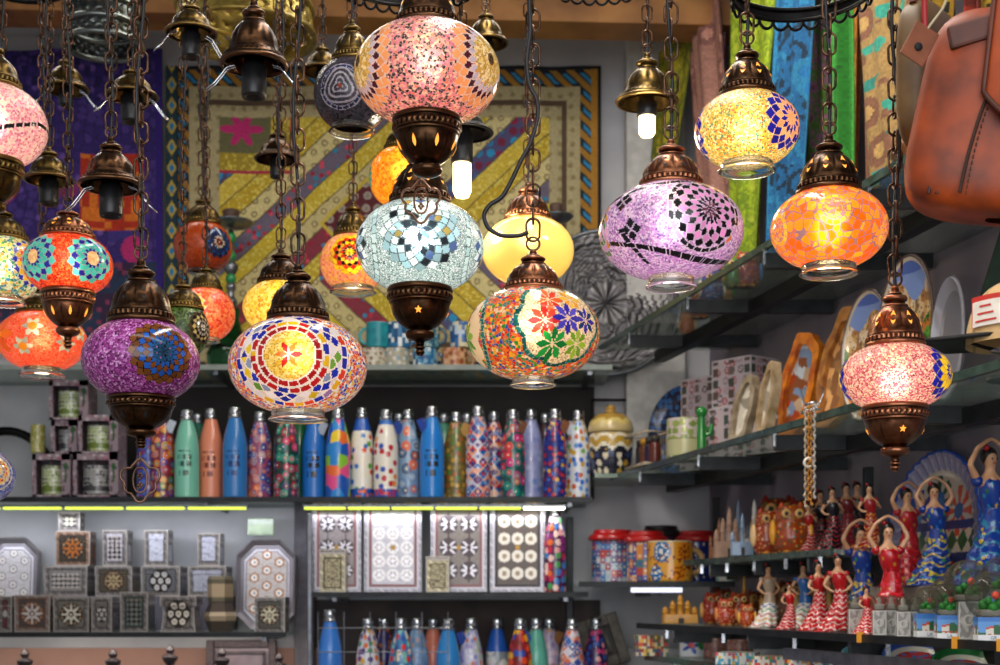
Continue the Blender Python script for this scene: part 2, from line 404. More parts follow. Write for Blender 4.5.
def ringpts(r, c, ax='y', n=20):
    t = np.arange(n)/n*2*PI; a = r*np.cos(t); b = r*np.sin(t)
    return np.stack([a, 0*a, b], 1)+np.array(c) if ax == 'y' else (np.stack([a, b, 0*a], 1)+np.array(c) if ax == 'z' else np.stack([0*a, a, b], 1)+np.array(c))
def filigree(parent, z, s, mat, x=0, y=0):
    """openwork trefoil pendant: outer lobes, inner pointed oval, two small flowers"""
    def arc(cx, cz, r, a0, a1, n=10):
        t = np.radians(np.linspace(a0, a1, n)); return np.stack([cx+r*np.cos(t), 0*t, cz+r*np.sin(t)], 1)
    out = np.concatenate([arc(0, .1, .12, 60, 120, 4), arc(-.36, -.28, .23, 70, 230), arc(-.28, -.62, .2, 150, 270), arc(0, -.92, .17, 190, 350), arc(.28, -.62, .2, -90, 30), arc(.36, -.28, .23, -50, 110)])
    t = np.arange(24)/24*2*PI; w = .21*np.abs(np.sin(t))**.8*np.sign(np.sin(t))
    ov = np.stack([w, 0*t, -.42+.38*np.cos(t)], 1)
    O = np.array([x, y, z]); mb = MB()
    mb.tube(out*s+O, .042*s, 6, True); mb.tube(ov*s+O, .034*s, 6, True)
    for cz in (-.3, -.58):
        for k in range(4):
            a = k*PI/2; mb.ball(O+np.array([.055*math.cos(a), 0, cz+.07*math.sin(a)])*s, .05*s, 8, 6)
    mb.tube(ringpts(.07*s, O+np.array([0, 0, .2*s]), 'x', 12), .02*s, 6, True)
    mb.tube([O+np.array([0, 0, .25*s]), O+np.array([0, 0, .42*s])], .02*s, 6)
    return mb.build('filigree_pendant', mat, parent)

CEIL = 3.15; LAMP = .21
def hang(root, lp, z, top=CEIL, mat=CPR, s=1.0, dx=0, cord=1, sway=0, dy=0):
    """eyelet, chain and cable from the cap at local height z up to the ceiling"""
    zt = top-lp.z
    MB().tube(ringpts(.0075*s, (0, 0, z+.006*s)), .0014*s, 7, True).build('eyelet', CHN, root)
    chain(root, z+.012*s, zt, CHN, .026*s, .0155*s, .0015*s, dx, dy, sway=sway)
    if cord:
        t = np.linspace(0, 1, 60); hgt = zt-z
        x = dx*t+cord*.0045*s*np.sin(t*hgt*22+1)*np.minimum(1, t*9); y = dy*t+.004*s*np.cos(t*hgt*13)*np.minimum(1, t*9)
        MB().tube(np.stack([x, y, z*.98+(zt-z*.98)*t], 1), .0021*s, 6).build('cord', CORD, root)

def lamp(px, py, Y, wpx, hpx, pat, mat, label, cap=(60, 58), capm=CPR, rt=.42, bottom='ring', bsz=(58, 55), watt=.6, wcol=(1, .78, .5),
         lit_cut=False, dx=0, cord=1, tail=True, nl=288, nm=130, hot=0, sway=0, chm=None, cs=1, star=False):
    k = Y/F; R = wpx/2*k; h = hpx/2*k; c = P(px, py, Y)
    root = empty('mosaic_lamp', c, label, 'lamp', 'mosaic glass lamps hanging from the ceiling')
    cw, ch = cap[0]*k, cap[1]*k
    g, zt, zb = globe(R, h, cw/2*.93, (bsz[0]*k/2)*.93, pat, mat, root, nl=nl, nm=nm)
    cp = cap_mesh(cw, ch).build('cap', capm, root, (0, 0, zt-.0015))
    pr = _CAPP*[cw/2, ch]
    rf = lambda z: float(np.interp(z, pr[:, 1], pr[:, 0]))
    cutout_patches(cw, ch, 9, ch*.43, ch*.12, cw*.10, rf, cp, AMB if lit_cut else DRK)
    hang(root, c, zt+ch, mat=chm or capm, dx=dx, cord=cord, s=cs*max(.75, min(1.1, Y/1.6))*(.8 if wpx < 95 else 1), sway=sway)
    if bottom == 'ring':
        w = bsz[0]*k/2; H = bsz[1]*k*.72
        p = [(w*.93, 0), (w*.96, -.2*H), (w*.95, -.7*H), (w*1.04, -.82*H), (w*1.06, -.95*H), (w*1.0, -H*1.04), (w*.93, -H), (w*.88, -.8*H), (w*.87, -.2*H), (w*.86, 0)]
        MB().lathe(fine(np.array(p), 2), 64, (0, 0, zb+.001), cap=False).build('glass_rim', CLR, root)
    else:
        w, H = bsz[0]*k, bsz[1]*k
        b = bowl_mesh(w, H, tail).build('base_bowl', capm, root, (0, 0, zb+.001))
        pb = _BOWL[::-1]*[w/2, H]
        cutout_patches(w, H, 4 if star else 8, -H*.40, H*.075, w*.06, lambda z: float(np.interp(z, pb[:, 1], pb[:, 0])), b, AMB if lit_cut else DRK, shape='star' if star else 'drop')
        if star:
            for q_ in b.children: q_.rotation_euler.z -= PI/4
    # holder and bulb inside the globe
    MB().lathe([(0, zt+.003), (.011, zt+.003), (.011, zt-.006), (0, zt-.006)], 20).build('bulb_holder', BLK, root)
    bm = EM('bulb_on', 'ffdca0', 6) if watt > 0 else M('bulb_off', 'e6e2d8', rough=.2)
    MB().lathe([(.0, zt-.006), (.010, zt-.008), (.0125, zt-.014), (.0115, zt-.022), (.006, zt-.027), (0, zt-.028)][::-1], 16).build('bulb', bm, root)
    if watt > 0:
        l = bpy.data.lights.new('bulb_light', 'POINT'); l.energy = watt*LAMP*(R/.08)**2; l.color = wcol; l.shadow_soft_size = .016
        lo = bpy.data.objects.new('bulb_light', l); COL.objects.link(lo); lo.parent = root; lo.location = (0, 0, min(zt-.04, .012)-hot)
    return root

def socket_lamp(px, py, Y, w, h, label, sz=(22, 30), mat=BRZ, dx=0, cord=1, arms=1, bulb=None, rz=0, cs=1):
    """lamp holder without a globe; px,py is the rim of its cap"""
    k = Y/F; c = P(px, py, Y); root = empty('bare_lamp_holder', c, label, 'lamp', 'lamp holders hanging without a globe')
    cw, ch = w*k, h*k
    cp = cap_mesh(cw, ch, 72, True).build('cap', mat, root)
    sw, sh = sz[0]*k, sz[1]*k
    MB().lathe([(0, .02), (sw/2*.8, .02), (sw/2*.8, .002), (sw/2, 0), (sw/2, -sh*.9), (sw/2*.93, -sh), (sw/2*.7, -sh*.98), (0, -sh*.6)], 24).build('socket', BLK, root)
    if arms:
        for sg in (-1, 1):
            mb = MB()
            W_ = cw/2; a = rz+(0 if sg > 0 else PI)
            for o in (-.0035, .0035):
                pts = [(W_*.7, o, .0), (W_*1.0, o, -.003), (W_*1.2, o, -.012), (W_*1.45, o, -.022), (W_*1.75, o, -.030)]
                if o < 0: base = pts
                else: base = base+pts[::-1]
            p = np.array(base); p = np.stack([p[:, 0]*math.cos(a)-p[:, 1]*math.sin(a), p[:, 0]*math.sin(a)+p[:, 1]*math.cos(a), p[:, 2]], 1)
            mb.tube(p, .0009, 6).build('wire_clip', CHR, root)
    if bulb:
        b = sz[0]*k*.42
        MB().lathe([(0, -sh*.7), (b*.9, -sh*.85), (b, -sh*1.0), (b, -sh*1.0-bulb*k*.8), (b*.7, -sh-bulb*k*.97), (0, -sh-bulb*k)], 24).build('bulb', EM('bare_bulb_on', 'ffe2a8', 4), root)
        l = bpy.data.lights.new('bulb_light', 'POINT'); l.energy = 2.2; l.color = (1, .85, .62); l.shadow_soft_size = .03
        lo = bpy.data.objects.new('bulb_light', l); COL.objects.link(lo); lo.parent = root; lo.location = (0, 0, -sh-bulb*k-.03)
    hang(root, c, ch, mat=mat, dx=dx, cord=cord, s=.9*cs)
    return root

# ------------------------------------------------------------------ the lamps
WHT = 'f6f0e4'
mA = bead_mat('pink_grey_beads', ['f490a4', 'fbc4b4', 'e87898', '2c2834', 'fbd6c0', 'ec98b4', '3c3440', 'f08878', '54505c'], 360, 'f0c0b0')
def pA(p):
    for lon in (-66, 62):
        f = p.frame(lon, 2, p.asp)
        p.ringsq(f, 0, .34, 1, ['f0dc9a']); p.disc(f, .36, ['f3e19c', 'e8c860', 'fff0c0', 'd8b050'], .045, gc='a89860', gw=.08)
        p.rosette(f, 22, .155, 9, ['c0b8c8', 'c0b8c8', 'c0b8c8', 'c0b8c8', 'b8b0c8', 'c8c4dc', '4c1428', 'ffb070', 'ffb070'], 'f0d8d0', .07, hole=5)
        p.disc(f, .08, ['6a5030', '463018'], .05)
lamp(427, 74, 1.55, 146, 98, pA, mA, 'large pink bead mosaic lamp with bronze bowl below, topmost in the centre', cap=(62, 60), capm=BRZ, bottom='bowl', bsz=(68, 75), watt=.62, wcol=(1, .80, .62), lit_cut=True, tail=False)

mB = bead_mat('white_crackle', ['f4faf6', 'd8e8e2', 'ffffff', 'b8ccc8', 'e8f4f0'], 340, '58686a', edge=.07)
def pB(p):
    f = p.frame(3, 2, p.asp)
    cl = ['5870a8', 'f0f8f6', 'c8e0e8', 'ffffff', '2c343c', 'e0f0f0', 'a8c8d0', 'f8fcfa', '20262c', 'e8f4f4']
    p.rosette(f, 8, .20, 4, lambda r, s, t: rnd(h01(s, t, 2), cl), '5c6c70', .06)
    p.rosette(f, 16, .165, 8, lambda r, s, t: rnd(h01(s, t, 5), cl+['c8a858', 'b8dce4']), '5c6c70', .06, hole=4)
    for lon in (-78, 88, 180):
        g = p.frame(lon, 0, p.asp); p.rosette(g, 14, .19, 5, lambda r, s, t: rnd(h01(s, t, 6), cl), '5c6c70', .06); p.ringsq(g, .58, .68, 26, ['c4dcdc', 'e4f0ee'], '60706c')
lamp(420, 247, 1.8, 128, 92, pB, mB, 'white crackled mirror mosaic lamp with bronze bowl, hanging below the large pink lamp', cap=(60, 58), capm=BRZ, bottom='bowl', bsz=(64, 68), watt=1.1, wcol=(.82, .95, .95), cord=0, star=True, lit_cut=True)
o = filigree(None, 0, .040, PND); o.location = P(421, 187, 1.70); tag(o, 'bronze openwork drop pendant in front of the white crackled lamp', 'pendant')

mC = bead_mat('rainbow_beads', ['e02810', 'f07010', '30982c', '1c4cc0', 'f0dcc0', 'f0b818', '0c8088', 'd02010', 'e85818'], 280, 'c8a078')
def pC(p):
    f = p.frame(26, 3, p.asp); x, y, r, a = f
    lobe = .60+.07*np.abs(np.cos(a*4)); m = r < lobe
    hh, d, ed, _, _ = vor(x+3, y+3, .028); put(p.o, m, rnd(hh, ['f3e6cc', 'fff4dc', 'e2cfb0', 'f8e8d0'])); put(p.o, m & (ed < .1), C('b09c80'))
    A = 46*(a/(2*PI)+.5); k = np.floor(A); t = (r-lobe)/.075; m = (t > 0) & (t < 1)
    put(p.o, m, rnd(h01(k, 1), ['0c5c60', '0a4a50', '147478'])); put(p.o, m & ((A-k < .1) | (t < .08)), C('a8c0b0'))
    p.star(f, .22, 8, ['f06828', 'e03c20'], cx=-.20, cy=.30); p.star(f, .19, 8, ['f4cc40', 'e8a820'], cx=.16, cy=.34)
    p.star(f, .24, 8, ['c82828', 'e04838'], cx=-.30, cy=-.02); p.star(f, .24, 8, ['2c2cc0', '4848e0'], cx=.05, cy=.03)
    p.star(f, .20, 8, ['3434c4', '183a88'], cx=.38, cy=.04); p.star(f, .23, 8, ['0c7838', '20a048'], cx=-.15, cy=-.33); p.star(f, .20, 8, ['98c838', '70a828'], cx=.24, cy=-.30)
    for lon in (-86, 150):
        g = p.frame(lon, 0, p.asp); xx, yy, r, a = g; lobe = .52+.07*np.abs(np.cos(a*4)); m = r < lobe
        put(p.o, m, C('f0e2c6')); p.ringsq(g, .60, .68, 40, ['0c5c60', '147478'], 'a8c0b0'); p.star(g, .28, 8, ['88c038', '5c9830'], cx=.1, cy=-.1); p.star(g, .24, 8, ['b03030', 'e06028'], cx=.05, cy=.3)
lamp(533, 334, 1.62, 134, 92, pC, mC, 'rainbow bead mosaic lamp with a cream patch of coloured star flowers', cap=(58, 42), capm=CPR, bsz=(44, 12), watt=.7, cord=0, chm=CPR)

mD = bead_mat('lavender_beads', ['e4b0e8', 'f4dcf4', 'd088d8', 'fff0fc', 'b890d0', 'e0a0e4', '8460a0', 'fce4fc'], 460, 'd8c0dc')
def pD(p):
    f = p.frame(24, 6, p.asp)
    cl = ['6c4450', '7a4c5c', 'b090a0', '101014', 'f0b8dc', '16161c', 'f0b8dc', '1a1a20', 'e8a8d8']
    p.rosette(f, 8, .19, 2, ['4c2430', '73404e'], 'c8b8c8', .07)
    p.rosette(f, 16, .15, 7, lambda r, s, t: pal(r, ['805060', '73404e', '101014', 'f2a4dc', '0c0c10', 'f0a0d8', '101014']), 'd8c8d8', .07, hole=2)
    p.ringsq(f, .50, .58, 24, ['15151b', '20202a', '384c88', 'd8a0d0', 'f08840', '101014'], 'e0d0e0', .16)
    x, y, r, a = f
    g = p.frame(-34, -12, p.asp); x, y, r, a = g
    for w_, (lo, la) in ((0, (-50, 22)), (1, (-40, -14))):
        q = p.frame(lo, la, p.asp); xx, yy, rr, aa = q; u = (xx+yy)*.7071; v = (xx-yy)*.7071
        m = (np.abs(u) < .11) & (np.abs(v) < .11) & (rr < .3); put(p.o, m, C('14141a')); put(p.o, m & ((np.abs(u) < .012) | (np.abs(v) < .012)), C('c0b0c8'))
    # long curved black bands
    z = p.p[:, 2]; T = np.arctan2(p.p[:, 0], -p.p[:, 1])
    for zz in (-.30-.22*np.cos(T-.6), .36+.16*np.cos(T-.5)):
        m = (np.abs(z-zz) < .028) & (p.o[:, 3] < .5); put(p.o, m, C('141418')); put(p.o, m & ((T*14-np.floor(T*14)) < .14), C('c8b8cc'))
    m = (np.abs(T+.95+z*.5) < .045) & (z < -.12) & (z > -.55); put(p.o, m, C('15151a')); put(p.o, m & ((z*16-np.floor(z*16)) < .15), C('c8b8cc'))
    g = p.frame(-92, 0, p.asp); p.rosette(g, 14, .1, 9, lambda r, s, t: rnd(h01(s, t), ['f0b8dc', '14141a', 'e8a030', 'f0b8dc', '5c8850']), 'd8c8d8', .08)
lamp(671, 232, 1.55, 144, 94, pD, mD, 'lavender bead mosaic lamp with a black and pink rosette', cap=(62, 50), capm=CPR, bsz=(48, 16), watt=.5, wcol=(1, .86, .95), dx=.0)

mE = bead_mat('yellow_speckle', ['f0d040', 'fff6b0', 'f8c830', 'e0a030', '2c8880', 'd85830', 'fffbd8', 'e8b848', '88a850', 'fff0a0'], 470, 'e8d890')
def pE(p):
    for lon in (46, -104):
        f = p.frame(lon, 0, p.asp); p.rosette(f, 12, .21, 6, ['ffa070', 'ffa878', '1c1ca8', 'ffb080', '1818a0', '1c1ca8'], 'f0c8a8', .05)
lamp(747, 130, 1.7, 104, 74, pE, mE, 'small pale yellow speckled mosaic lamp with a blue and peach rosette', cap=(55, 54), capm=BRZ, bsz=(54, 13), watt=1.3, lit_cut=True)

mF = bead_mat('orange_crackle', ['f88818', 'ffa020', 'f47010', 'ffb428', 'f86c14', 'ff9418'], 105, '8c7898', edge=.05)
def pF(p):
    for lon, la in ((-8, 8), (64, -12), (-74, -8)):
        f = p.frame(lon, la, p.asp); p.disc(f, .2, ['f08030', 'ffb050', 'b080a0'], .035, gc='907890'); 
        p.ringsq(f, .19, .29, 13, ['ffc83c', 'ffb020'], 'a08890', .15)
lamp(829, 229, 1.6, 116, 80, pF, mF, 'orange crackle glass lamp lit yellow from inside', cap=(62, 60), capm=BRZ, bsz=(56, 14), watt=1.5, wcol=(1, .72, .4), lit_cut=True)

mG = bead_mat('rose_beads', ['e86888', 'f8b8b0', 'd04868', 'fff4dc', 'f088a0', '982848', 'ffd8b0', 'c03858', 'ffe8d0'], 520, 'e8b8a8')
def pG(p):
    for lon in (56, -110):
        f = p.frame(lon, 2, p.asp); p.rosette(f, 12, .19, 6, ['f8d020', '1414a0', 'f8d020', 'f8cc18', '1414a0', '1818a8'], 'a8a040', .05)
lamp(895, 377, 1.65, 110, 68, pG, mG, 'rose pink bead mosaic lamp with a blue and yellow checked rosette and bowl below', cap=(57, 62), capm=CPR, bottom='bowl', bsz=(64, 66), watt=1.1, wcol=(1, .84, .7), lit_cut=True, cord=-1, star=True)

mH = bead_mat('white_confetti_beads', ['f6f0e4', 'e02818', 'f0a018', '1838c0', 'f8f4ea', 'e85010', 'ec6820', 'e8c818', '3070d0', 'e83828'], 300, 'f0e4d8')
def pH(p):
    f = p.frame(1, 0, p.asp); x, y, r, a = f
    p.disc(f, .86, ['f6f2e8', 'e8dcd8', 'e0e0f4'], .06)
    p.ringsq(f, .76, .87, 28, ['f07020', '2030b8', 'a080c0', 'e8b820', 'e8e8f0', '90b0e0', 'e04020'], 'f8f4ea', .13)
    p.rosette(f, 18, .155, 10, lambda rg, s, t: rnd(h01(s, t, 1), ['1c28b0', '2434c0', 'f0f0f8', '90a0c8', 'e8c820', '70a840', '1c28b0']), 'f8f4ea', .09, hole=8)
    p.disc(f, .585, ['f8f4ea', 'efe8dc'], .05)
    p.ringsq(f, .37, .47, 17, ['a01414', 'b81c20'], 'f8f4ea', .13); p.ringsq(f, .48, .585, 19, ['b81c20', '2030b0', 'f06018', 'e8c018', 'b81c20'], 'f8f4ea', .13, rot=.5)
    p.disc(f, .36, ['f6d868', 'f0c440', 'ffe890'], .035, gc='c89828', gw=.08); p.star(f, .2, 6, ['c02010', 'f07820'], inner=.35, gc='f8ecc0')
lamp(298, 366, 1.62, 138, 96, pH, mH, 'white mosaic lamp with a yellow centre ringed by red and blue tiles', cap=(60, 58), capm=BRZ, bsz=(56, 14), watt=.6, wcol=(1, .9, .78), cord=1, dx=-.004)

mI = bead_mat('magenta_beads', ['a83890', 'dc70d0', '8c2078', 'f8b8f0', '902c80', '5c1848', 'c04cac', 'e080d0'], 430, '9c5090', lit=False, trans=.3)
def pI(p):
    f = p.frame(36, 3, p.asp)
    p.rosette(f, 8, .21, 2, ['123850', '1a4a68'], '140c10', .045)
    p.rosette(f, 16, .15, 8, lambda r, s, t: pal(r, ['1a4a68', '1a4a68', '1e5a80', '2060b0', '8a4a18', '2464c4', '7c4414', '945420']), '140c10', .06, hole=2)
    g = p.frame(-130, 0, p.asp); p.rosette(g, 14, .16, 6, ['205070', '2868a8', '9a5c24'], '140c10', .06)
lamp(141, 361, 1.6, 116, 84, pI, mI, 'unlit magenta bead mosaic lamp with a blue and brown rosette', cap=(64, 66), capm=BRZ, bottom='bowl', bsz=(66, 52), watt=0, cord=1, tail=True)
o = filigree(None, 0, .038, PND); o.location = P(140, 466, 1.6); tag(o, 'bronze openwork drop pendant hanging under the magenta lamp', 'pendant')

mJ = bead_mat('scarlet_beads', ['f03010', 'f85828', 'd81c0c', 'f87848', 'ff3818', 'b81408'], 380, 'ff8050', edge=.03)
def pJ(p):
    for lon in (-32, 50, 140, -120):
        f = p.frame(lon, 0, p.asp); p.rosette(f, 12, .17, 7, ['f4d0a0', '2824a0', '2824a0', '38c8cc', '48d4d4', '2828a8', '58d8d8'], 'a8b0c0', .05); p.disc(f, .16, ['f8e0b0', 'f0c890'], .05)
lamp(68, 265, 1.9, 88, 62, pJ, mJ, 'scarlet mosaic lamp with turquoise and blue rosettes and bronze bowl', cap=(52, 32), capm=CPR, bottom='bowl', bsz=(52, 58), watt=.95, lit_cut=True, nl=200, nm=90, cord=-1)

mK = bead_mat('coral_beads', ['f04828', 'f86038', 'f85030', 'f07050'], 200, 'ffb090', edge=.03)
def pK(p):
    for lon, la in ((-48, 2), (6, 14), (50, -14), (74, 14), (-8, -24)):
        f = p.frame(lon, la, p.asp); p.star(f, .46 if lon == -48 else .24, 6, ['f07818', 'e06010'] if lon == -48 else ['d0e8dc', 'a8c8c0'], .5, gc='903018')
        p.disc(f, .1, ['f0a020'], .1)
lamp(42, 341, 2.35, 88, 60, pK, mK, 'coral red lamp with star flowers, low at the left behind the scarlet lamp', cap=(50, 32), capm=BRS, bsz=(42, 12), watt=.9, nl=180, nm=80)

mL = bead_mat('green_speckle', ['e8f0c0', '58a868', 'f0e060', '3888b0', 'f4f4e0', 'e8a040', '308868'], 240, 'e8ecd8')
def pL(p):
    f = p.frame(70, 4, p.asp); p.rosette(f, 14, .16, 8, ['f8c040', 'f04830', 'f87838', '2c38c0', '48a0d8', 'f04830', 'f8c040', '3438c0', 'e84030'], 'e8e0d0', .06)
lamp(2, 268, 2.0, 80, 66, pL, mL, 'multicoloured speckled lamp cut by the left edge beside the scarlet lamp', cap=(50, 34), capm=BRS, bsz=(44, 10), watt=.75, nl=180, nm=80, wcol=(1, .92, .75))

mM = bead_mat('light_pink_beads', ['f8b8c8', 'f0d0c0', 'e890a8', 'fce0d4', 'd87898'], 330, 'f8dcd0')
def pM(p):
    f = p.frame(-14, 4, p.asp); p.rosette(f, 14, .16, 8, ['f8c8a0', 'f8c8a0', '201c24', 'f4d8d0', '6888b8', '201c24', 'f8c8a0', 'b0a8b8', '28242c'], 'e8d0c8', .08)
    z = p.p[:, 2]; T = np.arctan2(p.p[:, 0], -p.p[:, 1])
    m = (np.abs(z+.36-.3*np.clip(T-.3, 0, 1)) < .035) & (p.o[:, 3] < .5); put(p.o, m, C('18161c')); put(p.o, m & ((T*13-np.floor(T*13)) < .15), C('e0c0c8'))
lamp(-8, 126, 1.7, 108, 82, pM, mM, 'pale pink mosaic lamp with a black tile rosette at the upper left edge', cap=(56, 50), capm=BRS, bottom='bowl', bsz=(60, 66), watt=1.0, nl=200, nm=100, wcol=(1, .82, .7))

mN = bead_mat('blue_beads', ['2838b8', '3858d0', '1c2898', '6888d8'], 300, 'c8d0e8')
def pN(p):
    f = p.frame(52, 8, p.asp); p.rosette(f, 16, .1, 9, ['f0b030', 'e04828', 'f0c848', 'e8e0c8', '4878c8'], 'e0d8c8', .08); p.ringsq(f, .5, .56, 28, ['e8e4d8', 'a8c0e0'])
lamp(-24, 476, 1.8, 76, 58, pN, mN, 'blue mosaic lamp barely showing at the left edge low down', cap=(44, 40), capm=BRZ, bsz=(36, 10), watt=.3, nl=160, nm=80)

mO = bead_mat('burnt_orange_glass', ['c04818', 'd05820', 'b84014', 'c85018'], 200, 'c05820', edge=.02, lit=False, trans=.3)
def pO(p):
    f = p.frame(46, 0, p.asp); p.rosette(f, 12, .16, 7, ['f0d0a0', 'a02818', 'e8d8c0', '203868', '203868', '2858a0', '183060'], '302018', .06)
lamp(203, 247, 2.7, 58, 52, pO, mO, 'dull burnt orange lamp hanging in front of the patchwork hanging', cap=(36, 30), capm=BRS, bsz=(30, 5), watt=0, nl=140, nm=60, cord=1, cs=1.3)
mP_ = bead_mat('red_multi_beads', ['f04828', 'f87848', 'e03020', 'f8a060'], 240, 'f8a080')
def pP(p):
    f = p.frame(-26, 2, p.asp); p.rosette(f, 14, .16, 9, ['e8e0a0', '48a890', '68b8d0', '3050c0', '3048b8', '8878c8', 'f08848', 'f0c050', 'e84830'], 'e8d8c8', .06)
lamp(206, 314, 2.45, 58, 54, pP, mP_, 'red lamp with a blue and green rosette, behind the magenta lamp', cap=(32, 26), capm=BRS, bsz=(28, 5), watt=.7, nl=150, nm=70)
mQ = bead_mat('dark_green_beads', ['405820', '587830', '283c14', '6c8838'], 300, '303818', lit=False, trans=.25)
def pQ(p):
    f = p.frame(62, 0, p.asp); p.rosette(f, 12, .17, 8, ['181410', 'd8d0c0', '181410', 'a8a098', '14100c', 'c8b070', '181410', '504028'], '50483c', .06)
lamp(183, 330, 2.15, 52, 56, pQ, mQ, 'unlit dark green lamp with black diamonds, just right of the magenta lamp', cap=(40, 30), capm=BRS, bsz=(26, 8), watt=0, nl=140, nm=70, cs=.9)
mR = bead_mat('golden_beads', ['f8d838', 'f0c020', 'fff080', 'f8e050', 'd8a018'], 220, 'fff0a0')
def pR(p):
    f = p.frame(70, 0, p.asp); p.rosette(f, 12, .16, 7, ['c04020', '301810', 'f0c040'], 'a08020', .06)
lamp(281, 308, 2.05, 76, 56, pR, mR, 'golden yellow bead lamp half hidden behind the white confetti lamp', cap=(46, 36), capm=BRZ, bsz=(34, 8), watt=1.1, nl=160, nm=80)
mS = bead_mat('salmon_beads', ['f08870', 'f8a890', 'f0b040', 'e87860', 'f8c870'], 260, 'f8c8a0')
def pS(p):
    f = p.frame(0, 6, p.asp); p.rosette(f, 12, .15, 9, ['f8d020', 'f8d020', '201008', 'c82018', 'e8c020', '180c08', 'c82018', 'f8d828', 'f8d020'], 'a86820', .05)
lamp(353, 263, 2.3, 66, 60, pS, mS, 'salmon lamp with a yellow, red and black rosette, left of the white crackled lamp', cap=(38, 36), capm=BRS, bsz=(44, 9), watt=.85, nl=170, nm=80)
mT = bead_mat('amber_glass', ['f8a010', 'ffc030', 'f08808', 'ffb020', 'e87808'], 190, 'ffc850', edge=.03)
def pT(p):
    for lon in (-84, 84):
        f = p.frame(lon, 0, p.asp); p.rosette(f, 12, .14, 6, ['30b8a8', '1890a0', '48c8b8', '207878'], 'c8a040', .06)
lamp(402, 178, 2.35, 66, 62, pT, mT, 'glowing amber lamp peeping out behind the pink and white lamps', cap=(36, 30), capm=BRS, bsz=(30, 8), watt=1.1, nl=150, nm=70)
mU = bead_mat('dark_grey_glass', ['28242c', '383440', '443c48', '1c1a20'], 260, '4c4650', lit=False, trans=.2)
def pU(p):
    f = p.frame(-12, -6, p.asp); x, y, r, a = f
    w = np.sin(r*46+np.sin(a*3)*2); m = r < .62; put(p.o, m & (w > .35), C('a8a0a8'))
    p.ringsq(f, .50, .6, 20, ['20283c', '28305c'], 'a8a0b0', .14); p.disc(f, .06, ['904030'], .1)
lamp(352, 95, 1.95, 76, 72, pU, mU, 'dark grey swirl patterned lamp tucked behind the large pink lamp', cap=(40, 44), capm=BRS, bsz=(44, 10), watt=0, nl=200, nm=90)
mV = bead_mat('plain_yellow_glass', ['fbe088', 'fbe088'], 10, 'fbe088', edge=.001)
lamp(528, 251, 2.15, 92, 68, None, mV, 'plain yellow glass lamp glowing behind the star flower lamp', cap=(46, 38), capm=CPR, bsz=(30, 8), watt=1.8, nl=96, nm=48, hot=-.015)

# ------------------------------------------------------------------ holders without globes
socket_lamp(254, 66, 1.75, 54, 66, 'dark bronze lamp holder without globe, top left of centre, with wire clips', (25, 32), BRZ, cord=0)
socket_lamp(111, 187, 1.7, 52, 50, 'glossy dark bronze empty lamp holder with wire clips above the scarlet lamp', (23, 30), BRZ)
socket_lamp(49, 181, 2.05, 40, 34, 'small empty bronze holder between the pale pink lamp and the scarlet lamp', (19, 24), BRS, arms=0)
socket_lamp(191, 34, 1.85, 42, 32, 'small brass empty lamp holder at the top beside the pierced shade', (19, 24), BRS, rz=.5)
socket_lamp(132, 97, 2.2, 42, 30, 'small brass empty holder in front of the purple cloth', (22, 26), BRS, rz=.4)
socket_lamp(647, 103, 1.95, 50, 50, 'copper lamp holder with a glowing bare bulb at the upper right', (20, 14), BRS, bulb=20, arms=0)
socket_lamp(486, 44, 2.3, 36, 34, 'small brass empty holder under the wooden beam right of the pink lamp', (16, 12), BRS, arms=0)
socket_lamp(322, 72, 2.4, 34, 28, 'small brass empty holder right of the pierced shade', (14, 26), BRS, arms=0)
socket_lamp(462, 134, 2.1, 50, 30, 'black lamp holder with a white glowing bulb behind the pink lamp bowl', (22, 30), IRON, bulb=34, arms=0)
socket_lamp(277, 160, 2.6, 36, 30, 'tiny dark holder hanging in front of the patchwork above the golden lamp', (14, 18), BRZ, arms=0)
socket_lamp(66, 90, 2.5, 36, 34, 'dim greenish holder hanging before the purple cloth, third from left', (14, 16), BRS, rz=.3)

# cable loops on the star flower lamp
Yc = 1.62
pp = [(528, 232), (520, 236), (500, 236), (487, 228), (483, 214), (490, 204), (502, 198), (512, 180), (521, 160), (530, 145), (538, 120), (538, 100), (529, 86), (526, 60), (531, 30), (529, 4), (530, -60)]
t = np.linspace(0, len(pp)-1, 90); q = np.array([P(a, b, Yc-.012) for a, b in pp])
q = np.stack([np.interp(t, np.arange(len(pp)), q[:, i]) for i in range(3)], 1)
for _ in range(4): q[1:-1] = (q[:-2]+2*q[1:-1]+q[2:])/4
o = MB().tube(q, .0026, 8).build('lamp_cable', CORD); tag(o, 'loose black cable looping beside the chain of the star flower lamp', 'cable')
# ------------------------------------------------------------------ room shell
PLA = M('plaster', 'c9c9cc', 'b4b5ba', .85, scale=5, bmp=.15); PLD = M('grey_plaster', '948a90', '7c7480', .85, scale=6, bmp=.15)
FLO = M('floor_tile', '8a7f74', '74695e', .5, scale=3); WOOD = M('beam_wood', 'a06c34', '7a4c20', .6, scale=9, bmp=.2)
BY = 4.1                                            # back wall
RX0, RS_ = .32, .22                                 # right shelves: front edge x = RX0 + RS_*(3.8-Y)
def fx(Y, off=0): return RX0+off+RS_*(3.8-Y)
def RS(px, off=0):
    Y = (RX0+off+RS_*3.8)/((px-500)/F+RS_); return (px-500)/F*Y, Y
WALLOFF = .36; ZT_ = Z(365, 3.8); ZB_ = Z(497, 3.8)
struct(MB().box((0, 1.6, -.05), (5.4, 7, .1)).build('floor', FLO))
struct(MB().box((0, 1.6, CEIL+.05), (5.4, 7, .1)).build('ceiling', PLA))
struct(MB().box((-.5, BY+.06, CEIL/2), (4.6, .12, CEIL)).build('wall_back', PLA))
struct(MB().box((-1.96, 1.6, CEIL/2), (.12, 5.1, CEIL)).build('wall_left', PLA))
YA, YB = 4.16, .2
